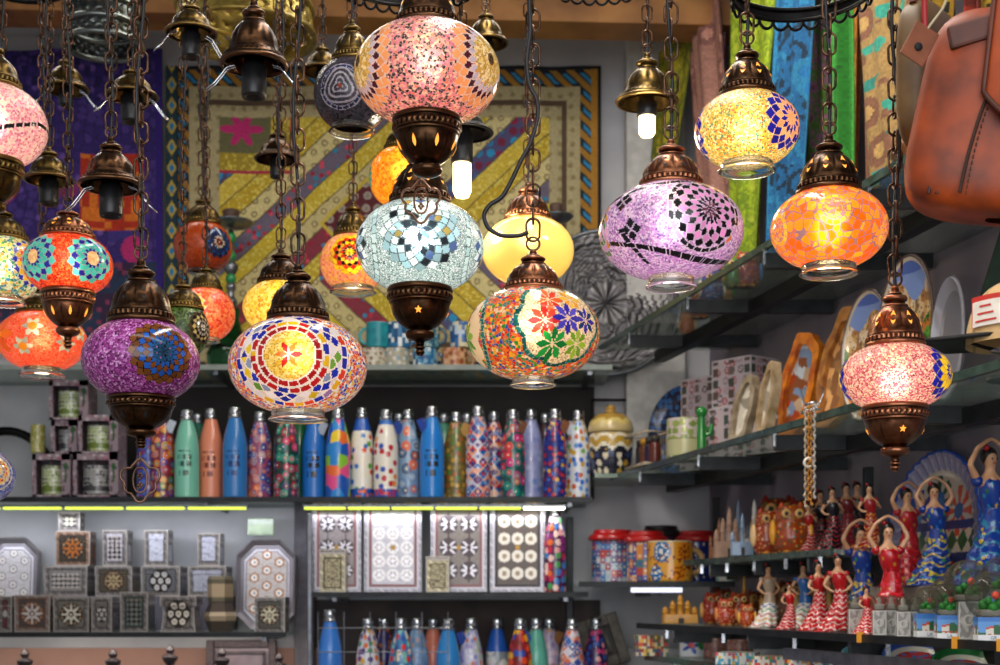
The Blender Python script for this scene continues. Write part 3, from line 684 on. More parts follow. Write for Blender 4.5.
xa, xb = fx(YA, WALLOFF), fx(YB, WALLOFF); ang = math.atan2(YB-YA, xb-xa); L_ = math.hypot(xb-xa, YB-YA); nx, ny = -math.sin(ang), math.cos(ang)
sg = 1 if nx > 0 else -1
struct(MB().box(((xa+xb)/2+sg*nx*.06, (YA+YB)/2+sg*ny*.06, CEIL/2), (L_, .12, CEIL), ang).build('wall_right', PLD))
WR = math.atan2(-1, RS_)                            # heading of the right wall
o = MB().box((-.45, 3.64, 3.078), (2.9, .12, .17), ry=.022).build('ceiling_beam', WOOD, bevel=.004); o.name = 'trim_1'; struct(o)
DKP = M('dark_panel_board', '2c2624', '1e1a1a', .7, scale=8)
struct(MB().box(((X(128, 4.1)+X(594, 4.1))/2, 4.092, (ZB_+ZT_)/2), (X(594, 4.1)-X(128, 4.1), .014, ZT_-ZB_-.03)).build('trim_5', DKP))
struct(MB().box(((X(312, 4.1)+X(600, 4.1))/2, 4.092, 1.36), (X(600, 4.1)-X(312, 4.1), .014, .28)).build('trim_6', M('brown_panel', '4c3c38', '342a2a', .7, scale=8)))
# pillar between tapestry and corner, and inset of the lower left wall
o = struct(MB().box((X(655, 4.05), 4.06, 2.5), (.17, .08, 1.3)).build('trim_2', M('pale_pillar', 'd4d2cf', 'bdbbb8', .8), bevel=.004))
o = struct(MB().box((-1.2, 4.09, .68), (1.35, .018, 1.36)).build('trim_3', M('pinkish_panel', 'b48878', 'a07868', .7, scale=4)))
struct(MB().box((.45, 4.06, .68), (.36, .05, 1.36)).build('trim_4', PLA))

xa, xb = fx(3.9, WALLOFF-.012), fx(1.8, WALLOFF-.012)
struct(MB().box(((xa+xb)/2, 2.85, 1.16), (math.hypot(xb-xa, 2.1), .02, .5), ang).build('trim_7', M('white_tile', 'd8dce2', 'c8ccd4', .3)))
# ------------------------------------------------------------------ shelves of the back wall
BAR = M('shelf_bar', '1c1e20', '2a2c2f', .4, .5); FROST = thin_glass('frosted_shelf', 'a8bcae', .62)
GEDGE = M('glass_edge', '2c3c36', '40544c', .2)
def shelf(x0, x1, z, label, y0=3.8, y1=4.1, mat=None, edge=BAR, th=.01, et=.014):
    r = empty('shelf', ((x0+x1)/2, y0, z), label, 'shelf')
    MB().box((0, (y1-y0)/2, -th/2), (x1-x0, y1-y0, th)).build('panel', mat or TG, r)
    MB().box((0, -.004, -et/2), (x1-x0, .01, et)).build('edge_rail', edge, r)
    n = max(2, int((x1-x0)/.6))
    for k in range(n):
        x = -(x1-x0)/2+.06+(x1-x0-.12)*k/(n-1)
        MB().box((x, (y1-y0)/2, -th-.008), (.012, y1-y0-.01, .015)).build('bracket', STEEL, r)
    return r
ZT, ZB, ZC, ZM, ZL = Z(365, 3.8), Z(497, 3.8), Z(632, 3.8), Z(592, 3.8), Z(716, 3.8)
xl = -1.85
shelf(xl, X(612, 3.8), ZT, 'frosted glass shelf under the yellow patchwork hanging holding mugs and the hookahs', mat=FROST, edge=M('pale_rail', '8d968e', '7c857e', .5))
shelf(xl, X(592, 3.8), ZB, 'long glass shelf with lit strips below carrying the bottles and mug boxes')
shelf(xl, X(286, 3.8), ZC, 'glass shelf at lower left carrying the inlaid boxes')
shelf(X(312, 3.8), X(588, 3.8), ZM, 'dark edged shelf carrying the four tall inlaid cases')
shelf(X(312, 3.8), X(612, 3.8), ZL, 'lowest shelf of the middle bay with the second row of bottles')
# uprights
def post(x, y, z0, z1, label, w=.03, d=.03, mat=STEEL):
    o = MB().box((x, y, (z0+z1)/2), (w, d, z1-z0)).build('shelf_post', mat, bevel=.002); return tag(o, label, 'post')
post(X(297, 3.9), 4.065, 0, ZT-.03, 'broad grey upright between the inlaid boxes and the tall cases', .055, .06, M('grey_post', '6d686c', '57535a', .7))
post(X(309, 3.82), 3.84, 0, ZB-.04, 'thin steel upright at the left of the tall inlaid cases', .012, .015)
post(X(574, 3.82), 4.06, 0, ZB-.04, 'dark thin upright right of the tall inlaid cases', .02, .02, BAR)
# glowing strips
LED = EM('led_strip_glow', 'd2e84c', 1.5); LEDW = EM('led_strip_white', 'fffbe0', 9)
def led(x0, x1, segs, label, zz=ZB, y=3.81, white=0):
    r = empty('led_strip', (X((x0+x1)/2, y), y, zz-.03), label, 'light strip', 'lit strips under the bottle shelf')
    w = X(x1, y)-X(x0, y); MB().box((0, .006, .006), (w, .012, .006)).build('channel', STEEL, r)
    k = w/segs
    for i in range(segs):
        MB().box((-w/2+k*(i+.5), 0, 0), (k*.94, .011, .007)).build('diffuser', LEDW if i >= segs-white else LED, r, bevel=.002)
    l = area('strip_glow', (0, .03, -.012), (math.radians(12), 0, 0), w, .02, .3*w, (.96, .97, 1.0)); l.parent = r
    return r
led(-60, 248, 5, 'yellow green light strip under the shelf of mug boxes')
led(303, 566, 6, 'yellow green light strip over the tall inlaid cases with a white end', white=1)
l = area('cool_shelf_lamp', (X(120, 3.9), 3.86, ZB-.05), (math.radians(18), 0, 0), 1.0, .04, 1.9, (.82, .86, 1.0))
l = area('cool_shelf_lamp', (X(440, 3.9), 3.86, ZB-.05), (math.radians(18), 0, 0), .8, .04, .45, (.84, .88, 1.0))
# ------------------------------------------------------------------ right shelves (run along the slanted wall)
def rshelf(Y0, Y1, z, label, depth=WALLOFF, off=0, th=.012, mat=None, edge=GEDGE, nb=4):
    """Y0 near end, Y1 far end"""
    x0, x1 = fx(Y0, off), fx(Y1, off); r = empty('glass_shelf', (x0, Y0, z), label, 'shelf')
    v = [(0, 0, 0), (x1-x0, Y1-Y0, 0), (x1-x0+depth, Y1-Y0, 0), (depth, 0, 0)]
    top = np.array(v, float); bot = top-[0, 0, th]; V = np.concatenate([bot, top])
    MB().add(V, [[0, 1, 2, 3], [4, 7, 6, 5], [0, 4, 5, 1], [1, 5, 6, 2], [2, 6, 7, 3], [3, 7, 4, 0]], smooth=False).build('panel', mat or TG, r)
    ln = math.hypot(x1-x0, Y1-Y0)
    MB().box(((x1-x0)/2-.003, (Y1-Y0)/2, -th/2), (ln, .008, th+.002), WR+PI).build('edge_rail', edge, r)
    for k in range(nb):
        t = (k+.5)/nb
        MB().box(((x1-x0)*t+depth/2, (Y1-Y0)*t, -th-.016), (depth-.02, .022, .03)).build('bracket', BAR, r)
    MB().box(((x1-x0)/2+depth*.45, (Y1-Y0)/2, -th-.02), (ln, .03, .03), WR+PI).build('support_rail', BAR, r)
    for k in range(5):
        t = (k+.5)/5
        MB().box(((x1-x0)*t+.01, (Y1-Y0)*t, -th-.008), (.007, .007, .028)).build('glass_clip', CHR, r)
    return r
ZU2, ZR1, ZR2, ZR3, ZR4 = 2.217, 1.842, 1.60, 1.44, 1.358
rshelf(1.75, 3.95, ZU2, 'upper glass shelf on the right under the hanging scarves', nb=5, mat=thin_glass('dim_glass', '7c857e', .5))
rshelf(1.75, 3.85, ZR1, 'middle glass shelf on the right carrying gift boxes, plates and the cap', nb=5)
rshelf(2.74, 3.56, ZR2, 'glass shelf on the right with ornate owl and dancer figurines', off=.10, depth=.26, nb=3)
DSH = rshelf(1.80, 3.62, ZR3, 'glass shelf on the right with dancers and snow globes', nb=4, edge=BAR)
rshelf(1.80, 3.62, ZR4, 'lowest glass shelf on the right', nb=4, off=.02, depth=.33)
r = empty('glass_shelf', (X(650, 3.75), 3.60, Z(582, 3.7)), 'small corner glass shelf carrying the red lidded tins', 'shelf')
MB().box((-.0, .24, -.006), (.40, .47, .012)).build('panel', TG, r); MB().box((0, -.012, -.007), (.40, .008, .014)).build('edge_rail', BAR, r)
MB().box((0, .2, -.025), (.03, .4, .025)).build('bracket', BAR, r)
o = MB().box((0, -.005, -.022), (.13, .02, .012)).build('lit_bracket', EM('white_lit_bar', 'd8dcf0', 1.2), r)
# dark uprights of the right shelves
for px, lb in ((716, 'dark upright in the corner behind the tins'), (868, 'dark upright on the right wall behind the dancers')):
    x, y = RS(px, .33); post(x, y, 0, ZR1-.05, lb, .02, .02, BAR)
# low steel shelf rail under the dancers
x0, x1 = fx(1.85, .01), fx(2.75, .01)
MB().box(((x0+x1)/2-DSH.location.x, 2.3-DSH.location.y, -.045), (math.hypot(x1-x0, .9), .012, .022), WR+PI).build('price_rail', STEEL, DSH)

# ------------------------------------------------------------------ hangings
def cloth(name, x0, x1, z0, z1, Y, f, mat, label, cat, nu=220, nv=200, wob=.006, rz=0, th=.004):
    u = np.linspace(0, 1, nu); v = np.linspace(0, 1, nv); U, V = np.meshgrid(u, v)
    w = x1-x0; h = z1-z0
    y = wob*(np.sin(U*w*22+V*2)+.5*np.sin(U*w*41+3+V*3))
    G = np.stack([(U-.5)*w, y, V*h], -1); uc = (u[1:]+u[:-1])/2; vc = (v[1:]+v[:-1])/2; UU, VV = np.meshgrid(uc, vc)
    col = f(UU.ravel()*w, VV.ravel()*h, w, h)
    o = MB().grid(G, col=col).build(name, mat, None, ((x0+x1)/2, Y, z0), rz)
    s = o.modifiers.new('thick', 'SOLIDIFY'); s.thickness = th; return tag(o, label, cat)
def f_patch(u, v, w, h):
    out = np.ones((len(u), 4)); H = lambda a, s=.004: h01(np.floor(u/s), np.floor(v/s), a)
    out[:] = C('bfae72')
    # large concentric diamond chevrons
    cx, cy = w*.10, h*.30
    vv = v-h*.40; d = u*.92-np.where((vv < 0) & (u > w*.35), -vv, vv)+.066*30
    k = d/.066; band = np.floor(k).astype(int); fr = k-band
    d1 = (u*.92+v); 
    base = pal(band, ['c4a428', 'd8c88c', '6e6478', 'ccb030', 'c8b880', '883040', 'c0a42c', 'd0c088', '504c74', 'd0b43c'])
    out[:] = base
    hh, dd, ed, _, _ = vor(u, v, .017, .7)
    m = (band % 10 == 5) | (band % 10 == 2)
    put(out, m & (hh > .55) & (dd < .38), rnd(h01(hh, 2), ['a01838', 'd8485c', 'c03048', '2088b0']))
    hh2, dd2, ed2, _, _ = vor(u, v, .034, .3, 4)
    m = band % 10 == 8; put(out, m & (dd2 < .36), rnd(hh2, ['2890c0', '782040', '2878a8', '8c1c44']))
    m = (band % 10 == 1) | (band % 10 == 4) | (band % 10 == 7); put(out, m & (dd2 < .28), C('8c7a48')); put(out, m & (dd2 < .15), C('d0c090'))
    m = (band % 10 == 0) | (band % 10 == 3) | (band % 10 == 6) | (band % 10 == 9); put(out, m & (H(5, .006) > .72), C('e0cc60'))
    put(out, (fr < .07), C('544838'))
    # lattice area in the middle
    q = ((u-w*.40)/(w*.12))**2*0+np.abs(u-w*.46)+np.abs(v-h*.50)
    m = q < .14; hh, dd, ed, _, _ = vor(u, v, .035, .25, 9); put(out, m, C('5c2028')); put(out, m & (dd < .34), C('a89890')); put(out, m & (dd < .18), C('888070')); put(out, m & (q > .125), C('c8b040'))
    # rose patch upper left
    m = (np.abs(u-w*.17) < .15) & (np.abs(v-h*.80) < .13); put(out, m, C('a8902c')); put(out, m & (H(8, .006) > .7), C('d8c450'))
    m2 = (np.abs(u-w*.17) < .085) & (np.abs(v-h*.80) < .07); put(out, m2, C('6c6844'))
    a = np.arctan2(v-h*.80, u-w*.17); r = np.hypot(u-w*.17, (v-h*.8)*1.2); put(out, r < .045+.018*np.cos(a*6), C('c42870'))
    put(out, m & ((np.abs(np.abs(u-w*.17)-.147) < .006) | (np.abs(np.abs(v-h*.8)-.127) < .006)), C('b02848'))
    # borders
    e = np.minimum(np.minimum(u, w-u), np.minimum(v, h-v)); t = (u+v)/.05; tt = np.abs(t-np.floor(t)-.5)
    put(out, e < .15, C('b4a67c')); put(out, (e < .15) & (dd2 < .22), C('948458')); 
    put(out, (e < .115) & (e > .10), C('5a4634'))
    put(out, e < .06, C('16202c')); put(out, (e < .06) & (tt < .22) & (e > .012), C('a87828')); put(out, (e < .05) & (e > .02) & (tt > .36), C('2c86b4'))
    put(out, (e < .028) & (u > w-.03), C('b07c28')); put(out, e < .01, C('10161c'))
    out[:, :3] *= (.80+.35*H(11, .003))[:, None]; out[:, 3] = 1; return np.clip(out, 0, 1)
cloth('patchwork_hanging', X(168, 4.07), X(601, 4.07), Z(382, 4.07), Z(66, 4.07), 4.07, f_patch, PCL, 'yellow gold patchwork hanging with diagonal bands on the back wall', 'wall hanging', 520, 400, .004)
def f_purple(u, v, w, h):
    H = lambda a, s=.004: h01(np.floor(u/s), np.floor(v/s), a)
    out = np.ones((len(u), 4)); out[:] = C('34206c')
    hh, dd, ed, _, _ = vor(u, v, .028, .8); put(out, (hh > .4) & (dd < .5), C('46307c')); put(out, (ed < .08), C('241650')); put(out, (hh > .82) & (dd < .3), C('6c4c9c'))
    hh, dd, ed, _, _ = vor(u, v, .11, .9, 5)
    low = v < h*.55
    put(out, low & (hh > .6), rnd(h01(hh, 8), ['281850', '7c2460', '3c2c78', '5c3c70', '1c2c58'])); put(out, low & (hh < .25) & (dd < .35), rnd(h01(hh, 3), ['b83c1c', 'b02468', '28507c', '8c6c38']))
    m = (np.abs(u-w*.80) < .09) & (np.abs(v-h*.52) < .11); put(out, m, C('b02c14')); put(out, m & (H(4, .02) > .6), C('d8701c'))
    z = (v/.03); m = (v > h*.83) & (np.abs(((u/.03+np.floor(z)) % 2)-1) < .3); put(out, m, C('201450'))
    m = v < h*.28; put(out, m, C('20304c')); put(out, m & (H(5, .05) > .6), C('301c3c')); put(out, m & (H(6, .012) > .86), C('7c3050'))
    put(out, (w-u) < .02, C('2c1470')); out[:, :3] *= (.75+.5*H(11, .003))[:, None]; out[:, 3] = 1; return np.clip(out, 0, 1)
cloth('purple_hanging', X(-90, 4.05), X(163, 4.05), Z(345, 4.05), Z(50, 4.05), 4.05, f_purple, PCL, 'deep purple embroidered wall hanging at the upper left', 'wall hanging', 300, 260, .01)
def f_strip(u, v, w, h):
    out = np.ones((len(u), 4)); out[:] = C('12303c'); t = v/.06; k = np.floor(t); f = np.abs(t-k-.5); x = np.abs(u-w/2)/w
    put(out, (f+x) < .42, C('b89c30')); put(out, (f+x) < .24, C('2074a0')); put(out, x > .42, C('101c20')); return out
cloth('trim_ribbon', X(166, 4.04), X(178, 4.04), Z(345, 4.04), Z(66, 4.04), 4.035, f_strip, PCL, 'narrow blue and yellow zigzag ribbon between purple and patchwork hangings', 'ribbon', 16, 260, .001)

# scarves hanging from a rail along the right wall
def scarf(px0, px1, off, ztop, zbot, cols, label, kind=0, taper=0, rows=0, seed=0, slant=0):
    xa_, ya_ = RS(px0, off); xb_, yb_ = RS(px1, off); nu, nv = 50, 150
    U, V = np.meshgrid(np.linspace(0, 1, nu), np.linspace(0, 1, nv)); h = ztop-zbot
    ztop = 3.045; h = ztop-zbot; slant = slant or .55*math.sin(seed*2.4); taper = taper or .25+.3*(seed % 3 == 1)
    w = math.hypot(xb_-xa_, yb_-ya_)*1.25; xm, ym = (xa_+xb_)/2, (ya_+yb_)/2; xa_, xb_ = xm+(xa_-xm)*1.25, xm+(xb_-xm)*1.25; ya_, yb_ = ym+(ya_-ym)*1.25, ym+(yb_-ym)*1.25; Ut = .5+(U-.5)*(1-taper*(1-V))+slant*(1-V)
    fold = .013*np.sin(U*9+seed+V*1.5)+.006*np.sin(U*23+seed*2+V*3)
    G = np.stack([(xb_-xa_)*(Ut-.5)-fold*.9, (yb_-ya_)*(Ut-.5)-fold*.3, V*h], -1)
    u = ((U[1:, 1:]+U[:-1, :-1])/2).ravel()*w; v = ((V[1:, 1:]+V[:-1, :-1])/2).ravel()*h
    out = np.ones((len(u), 4)); out[:] = C(cols[0])
    hh, dd, ed, dx_, dy_ = vor(u, v, .035+.02*(kind == 1), .8, seed)
    if kind == 0: put(out, dd < .3, rnd(hh, cols[1:])); put(out, (ed < .1), C(cols[-1]))
    elif kind == 1: put(out, np.sin(dd*16) > .2, rnd(hh, cols[1:]))
    elif kind == 2: put(out, (np.floor(v/.03) % 2 == 0) & (dd < .42), rnd(hh, cols[1:]))
    elif kind == 3: put(out, (hh > .5) & (dd < .16), C(cols[1]))
    ed_ = np.minimum(u, w-u); put(out, ed_ < .006, C(cols[-1]))
    q = vor(u, v, .09, .9, seed+40); put(out, (q[0] > .62) & (q[1] < .34), C(cols[-1])); put(out, (q[0] > .62) & (q[1] < .16), C(cols[0])*1.4)
    out[:, :3] *= (.55+.3*h01(np.floor(u/.004), np.floor(v/.004)))[:, None]; out[:, 3] = 1
    o = MB().grid(G, col=np.clip(out, 0, 1)).build('scarf', PCL, None, ((xa_+xb_)/2, (ya_+yb_)/2, zbot)); s = o.modifiers.new('thick', 'SOLIDIFY'); s.thickness = .003
    return tag(o, label, 'scarf', 'scarves hanging along the right wall')
SCF = [
 (628, 652, .20, 2.72, 2.36, ['2c5c98', '3878b0', '1c3c70'], 'blue scarf hanging lowest beside the pillar, leftmost of the scarves', 0),
 (648, 668, .24, 2.86, 2.30, ['7c1c28', '983038', '581018'], 'dark red scarf in the corner beside the blue one', 0),
 (662, 690, .16, 2.92, 2.62, ['a8a020', 'c8b828', '6c7820'], 'olive yellow scarf draped above the lavender lamp', 0, .4),
 (688, 716, .16, 2.95, 2.34, ['b07c6c', 'c89484', '8c5c54'], 'dusty rose plain scarf behind the pale yellow lamp', 3),
 (700, 728, .24, 2.98, 2.28, ['c8587c', '4888a0', 'e0a0b0'], 'pink scarf with blue marks below the pale yellow lamp', 2),
 (738, 778, .17, 3.02, 2.30, ['a8c01c', 'c0cc38', '809c18'], 'bright lime green scarf right of the pale yellow lamp', 0),
 (770, 792, .24, 3.02, 2.27, ['6c5c6c', '847084', '4c3c50'], 'mauve grey scarf beside the lime green one', 0),
 (786, 816, .17, 3.04, 2.28, ['1468a0', '0c3048', '2888b8'], 'blue scarf with dark leaf pattern above the orange lamp', 1, .3),
 (806, 834, .26, 3.04, 2.27, ['b07c94', '9c5c7c', '68a040'], 'pink and green checked scarf behind the orange lamp chain', 0),
 (830, 846, .15, 3.05, 2.27, ['2c8c28', '206c20', '40a838'], 'narrow grass green scarf right of the orange lamp chain', 3),
 (842, 868, .24, 3.05, 2.26, ['d88820', 'e0a030', 'a86018'], 'orange gold scarf behind the teal dabbed one', 0, .2),
 (852, 892, .10, 3.0, 2.25, ['b08c50', '2c9080', '38a890', '8c5c40'], 'tan scarf dabbed with teal, left of the rose lamp chain', 2, -.5),
 (882, 900, .22, 3.05, 2.25, ['3c1c6c', '241048', '5c3890'], 'dark violet scarf behind the rose lamp chain', 0),
 (894, 918, .16, 3.05, 2.30, ['b85880', 'f0e070', 'd898a8'], 'pink scarf with gold sequins beside the leather bag', 3),
 (915, 940, .22, 3.05, 2.35, ['24604c', '3c8868', '143c30'], 'teal green scarf behind the leather tag', 0),
 (936, 962, .15, 3.05, 2.35, ['c89c28', '2c2c1c', 'a87c18'], 'mustard scarf with black leaves at the top right', 1),
 (960, 972, .12, 3.05, 2.35, ['a83018', 'c04828', '702010'], 'narrow brick red scarf at the top right', 3),
 (970, 1012, .16, 3.05, 2.35, ['d0a830', '3c3818', 'b08820'], 'golden scarf with dark leaf print above the tan backpack', 1),
]
for i, s in enumerate(SCF): scarf(s[0], s[1], s[2], s[3], s[4], s[5], s[6], s[7], s[8] if len(s) > 8 else 0, seed=i)
x0, y0_ = RS(640, .2); x1, y1_ = RS(1030, .2)
mb = MB().tube([(x0, y0_, 3.062), ((x0+x1)/2, (y0_+y1_)/2, 3.062), (x1, y1_, 3.062)], .012, 12)
o = mb.build('hanging_rail', IRON); tag(o, 'black rail near the ceiling from which the scarves hang', 'rail')
# ------------------------------------------------------------------ bottles
def bottle_prof(r, h):
    t = [(0, 0), (.93, 0), (1, .012), (1, .12), (1, .25), (1, .38), (1, .5), (.985, .58), (.93, .65), (.84, .71), (.73, .77), (.62, .825), (.53, .865), (.48, .89), (.47, .905)]
    return resamp(np.array(t)*[r, h], 110)
def pb_solid(c, marks='202830'):
    def f(T, z, r):
        o = np.ones((len(T), 4)); o[:] = C(c); u = T*r
        for k, (a, b) in enumerate(((.085, .10), (.06, .075), (.105, .118), (.125, .13))):
            m = (z > a) & (z < b) & (np.abs(u) < .02-.003*(k % 2)) & (h01(np.floor(u/.003), k, 2) > .35); put(o, m, C(marks))
        return o
    return f
def pb_cells(cols, size, bg=None, rr=.42, ring=0, seed=0, bands=None):
    def f(T, z, r):
        R0 = .036; u = T*R0+2; hh, d, ed, _, _ = vor(u, z, size, .6, seed)
        o = rnd(hh, cols)
        if bg: put(o, d > rr, C(bg))
        if ring: put(o, (d < rr*.62) & (d > rr*.3), rnd(h01(hh, 5), cols)); put(o, d < rr*.2, C('f0e8d0'))
        if bands:
            for a, b, c in bands: put(o, (z > a) & (z < b), rnd(h01(np.floor(u/.008), np.floor(z/.008)), c if isinstance(c, list) else [c]))
        o[:, 3] = 1; return o
    return f
def pb_diamond(cols, size=.02, seed=0):
    def f(T, z, r):
        A = T*7/(2*PI)*1.0; B = z/size/1.6; s = A+B; t = A-B
        o = rnd(h01(np.floor(s) % 7+np.floor(s-t), np.floor(t), seed), cols); q = np.maximum(np.abs(s-np.floor(s)-.5), np.abs(t-np.floor(t)-.5))
        put(o, q < .18, rnd(h01(np.floor(s), np.floor(t), 4), cols[::-1])); put(o, q > .46, C('e8e0d8')); return o
    return f
BOT = {}
def bottle(px, Y, zb, label, pf, h=.258, r=.0338, neck=CHR, tagc=None, grp='insulated bottles on the long lit shelf', tgx=1):
    root = empty('water_bottle', (X(px, Y), Y, zb), label, 'bottle', grp)
    pr = bottle_prof(r, h*1.0)
    MB().lathe(pr, 108, colf=pf).build('body', PG, root)
    h0 = pr[-1, 1]
    MB().lathe([(0, h0-.004), (r*.54, h0-.004), (r*.53, h0+.003), (r*.46, h0+.004), (r*.50, h0+.007), (r*.50, h-.002), (r*.44, h+.002), (0, h+.003)], 24).build('cap', neck, root)
    if tagc:
        t = MB().box((0, 0, 0), (.022, .001, .034), rx=0, ry=.4*tgx).build('paper_tag', M('tag_'+tagc, tagc, None, .8), root); t.location = (r*.75*tgx, -r*.55, h*.80)
        MB().tube([(0, -r*.5, h*.9), (r*.4*tgx, -r*.65, h*.87), (r*.7*tgx, -r*.58, h*.84)], .0007, 5).build('string', M('twine', 'b8a888', None, .9), t.parent)
    return root
FL = ['f07828', 'c83028', '3858b8', '8c3888', 'e8b830', '38a060', 'f0a878', '503080']
B = [
 (149, pb_cells(['3040a8', '5878d0', 'c0b0d0', '8c3c60'], .014, '38449c'), 'blue patterned bottle at the left end of the bottle row, half behind the bronze drop', {}),
 (163, pb_cells(FL, .022, '7c2c3c', .46, 1, 1), 'orange flower bottle immediately left of the teal bottle', dict(tagc='c8d4e4', tgx=1)),
 (187, pb_solid('78c4ac', '285c50'), 'plain teal green bottle with dark lettering marks', {}),
 (211, pb_solid('e08868', '803828'), 'plain salmon coloured bottle with dark red marks', {}),
 (235, pb_solid('2c78c0', '143c78'), 'plain mid blue bottle beside the salmon one', {}),
 (260, pb_cells(['f07030', '2c58b0', '682c78', 'c0a0a8', 'f09060', '284890'], .022, '9c4c68', .48, 1, 2), 'bottle with orange, blue and purple flowers, right of the plain blue bottle', {}),
 (286, pb_cells(['c82838', '1c7868', 'e04878', '184878', '30a088', '781828'], .024, '143c38', .46, 1, 3), 'crimson and dark green ringed bottle under the white confetti lamp', {}),
 (314, pb_solid('2070c8', '101c30'), 'bright blue bottle with dark lettering and a pale paper tag', dict(tagc='a8b4c8')),
 (338, pb_cells(['2868c8', '88c838', 'f0d030', 'e85090', '2888d8', 'f07030', '1c58b8'], .03, None, .4, 0, 4), 'blue bottle splashed with green, yellow and pink', {}),
 (362, pb_cells(['e85828', '3878c8', '58a838', 'f0ead8', 'f0ead8', 'f0f0e8', 'f0ead8'], .02, 'f0ecdf', .36, 0, 5, [(0, .028, ['2858b8', 'e87028', '2050b0']), (.19, .24, '2860c0')]), 'white bottle with a green dot and orange flowers, blue neck and foot', {}),
 (386, pb_cells(['e88828', '3858b8', 'c02838', 'f0ead8', 'f0ead8', 'f0ead8'], .022, 'efeadf', .36, 0, 6, [(0, .024, ['c83040', '2858b8', '2858b8']), (.2, .24, '2870c8')]), 'white bottle with blue scrolls and a red lower band, left of the salmon medallion bottle', {}),
 (408, pb_cells(['e07050', '6888b0', '485068', 'a8c0d8'], .034, '80a0c0', .44, 1, 7), 'pale blue bottle with salmon and slate medallions', dict(tagc='2048a0', tgx=-1)),
 (432, pb_solid('1c80d8', '10283c'), 'sky blue bottle with curly dark lettering in the middle of the row', dict(tagc='2040a0', tgx=-1)),
 (456, pb_cells(['8c7838', '508038', 'a85828', '6c5c2c', 'c8a040'], .016, '6c6030', .4, 0, 8), 'olive gold bottle with a tan paper tag', dict(tagc='b88c48')),
 (478, pb_diamond(['d83020', '2070c0', 'f0a080', 'c8c8e0', '602070', '284890']), 'harlequin diamond bottle in red and blue with a plain foot', {}),
 (494, pb_diamond(['2070c0', 'e07848', 'f0c0a8', '483078', 'c02818'], .02, 2), 'narrower looking harlequin bottle pressed against its red and blue neighbour', {}),
 (513, pb_cells(['d82048', '18786c', 'e05028', '208880', 'c8287c'], .026, '164c50', .46, 1, 9), 'red and teal swirl bottle with a brown tag', dict(tagc='6c4028')),
 (531, pb_cells(['a0a8d8', '8890c8', 'b8c0e8', '9898c8', '6888c8'], .02, '98a0d0', .38, 0, 10), 'pale lavender blue glossy bottle', {}),
 (555, pb_cells(['2038a0', 'c83028', 'e8b830', '302878', '3868c8', '8c2858'], .014, '28286c', .4, 0, 11), 'deep blue bottle with tiny red and yellow dots and a brown tag', dict(tagc='7c4828')),
 (578, pb_cells(['2c68c8', 'd0a030', 'c85828', '5890d8', '68a848'], .02, 'd8dce4', .36, 0, 12), 'white bottle with coloured dots at the right end of the row', dict(tagc='d0d8e8', tgx=-1)),
]
for i, (px, pf, lb, kw) in enumerate(B): bottle(px, 3.852+(.042 if i % 2 else 0)+(.035 if i == 15 else 0)+(.03 if i == 17 else 0)+(.09 if i == 0 else 0), ZB, lb, pf, h=.247+.006*math.sin(i*2.3), **kw)
for px, c, lb in ((198, '2c8c70', 'dark teal bottle peeping out from behind the plain teal bottle'), (299, '208048', 'green bottle mostly hidden behind the crimson ringed bottle'), (399, 'b8bcc8', 'pale bottle behind the white scroll bottle'), (444, '58b090', 'mint bottle peeping out behind the sky blue bottle'), (467, '8c8c98', 'grey bottle behind the olive gold bottle'), (545, '503038', 'dark brown bottle behind the lavender and deep blue bottles')):
    bottle(px, 4.0, ZB, lb, pb_solid(c, c), h=.252)
# lower row
LB = [
 (330, pb_solid('3c80d8', '3c80d8'), 'plain blue bottle standing alone at the left of the lower row', {}, .025),
 (368, pb_cells(FL, .02, 'e0e0ea', .4, 0, 21), 'white bottle with orange and blue flowers, second in the lower row', {}, 0),
 (384, pb_cells(['2c2c7c', 'd06828', '905838', '302050'], .016, '2c2450', .42, 0, 22), 'dark violet bottle with orange specks in the lower row', {}, 0),
 (401, pb_cells(['d83030', '2848a8', '88c8c0', 'e8e0d0'], .02, '3c80b8', .42, 0, 24), 'blue bottle with red patches in the lower row', {}, -.0),
 (417, pb_cells(['88b0d8', '6088b8', 'c8a090', '7090b0'], .018, '7ca0cc', .4, 0, 25), 'powder blue spotted bottle left of the lower salmon bottle', {}, 0),
 (433, pb_solid('e0826c', 'e0826c'), 'plain salmon bottle in the lower row', {}, 0),
 (448, pb_solid('3088d0', '3088d0'), 'plain azure bottle right of the lower salmon bottle', {}, 0),
 (471, pb_cells(['a8a0d8', 'b8d0a0', 'e07848', '8890d0', 'd8d8e8'], .015, 'c0c0dc', .42, 0, 26), 'pale lilac speckled bottle with a blue flower tag', dict(tagc='2048a8', tgx=-1), 0),
 (497, pb_cells(['e8e4e0', 'f0b030', 'f0f0f0', 'c8d0d8'], .04, '9098a0', .42, 1, 27, [(.17, .24, '1c58b8')]), 'daisy patterned bottle with a blue neck in the lower row', {}, 0),
 (520, pb_cells(['e8b020', '2048a8', 'e04820', '901c28'], .022, '781c20', .46, 0, 28), 'red bottle with yellow and blue flowers in the lower row', {}, 0),
 (536, pb_solid('60b4a0', '60b4a0'), 'mint green bottle behind a blue and orange tag in the lower row', dict(tagc='2458b8', tgx=-1), 0),
 (549, pb_cells(['c8b0c8', 'b89070', 'd8c0d0', '9888b0'], .02, 'b8a8c8', .42, 0, 29), 'mauve bottle with brown tag in the lower row', dict(tagc='8c5c30'), 0),
 (572, pb_diamond(['e07050', '3c68b8', 'e8c0b0', 'd8d8e8', '4c3c80'], .018, 5), 'harlequin diamond bottle in the lower row', {}, 0),
 (596, pb_cells(['382060', 'd04078', '3858b0', 'f0a0a0'], .018, '301c50', .42, 0, 30), 'dark purple flowered bottle ending the lower row', {}, 0)]
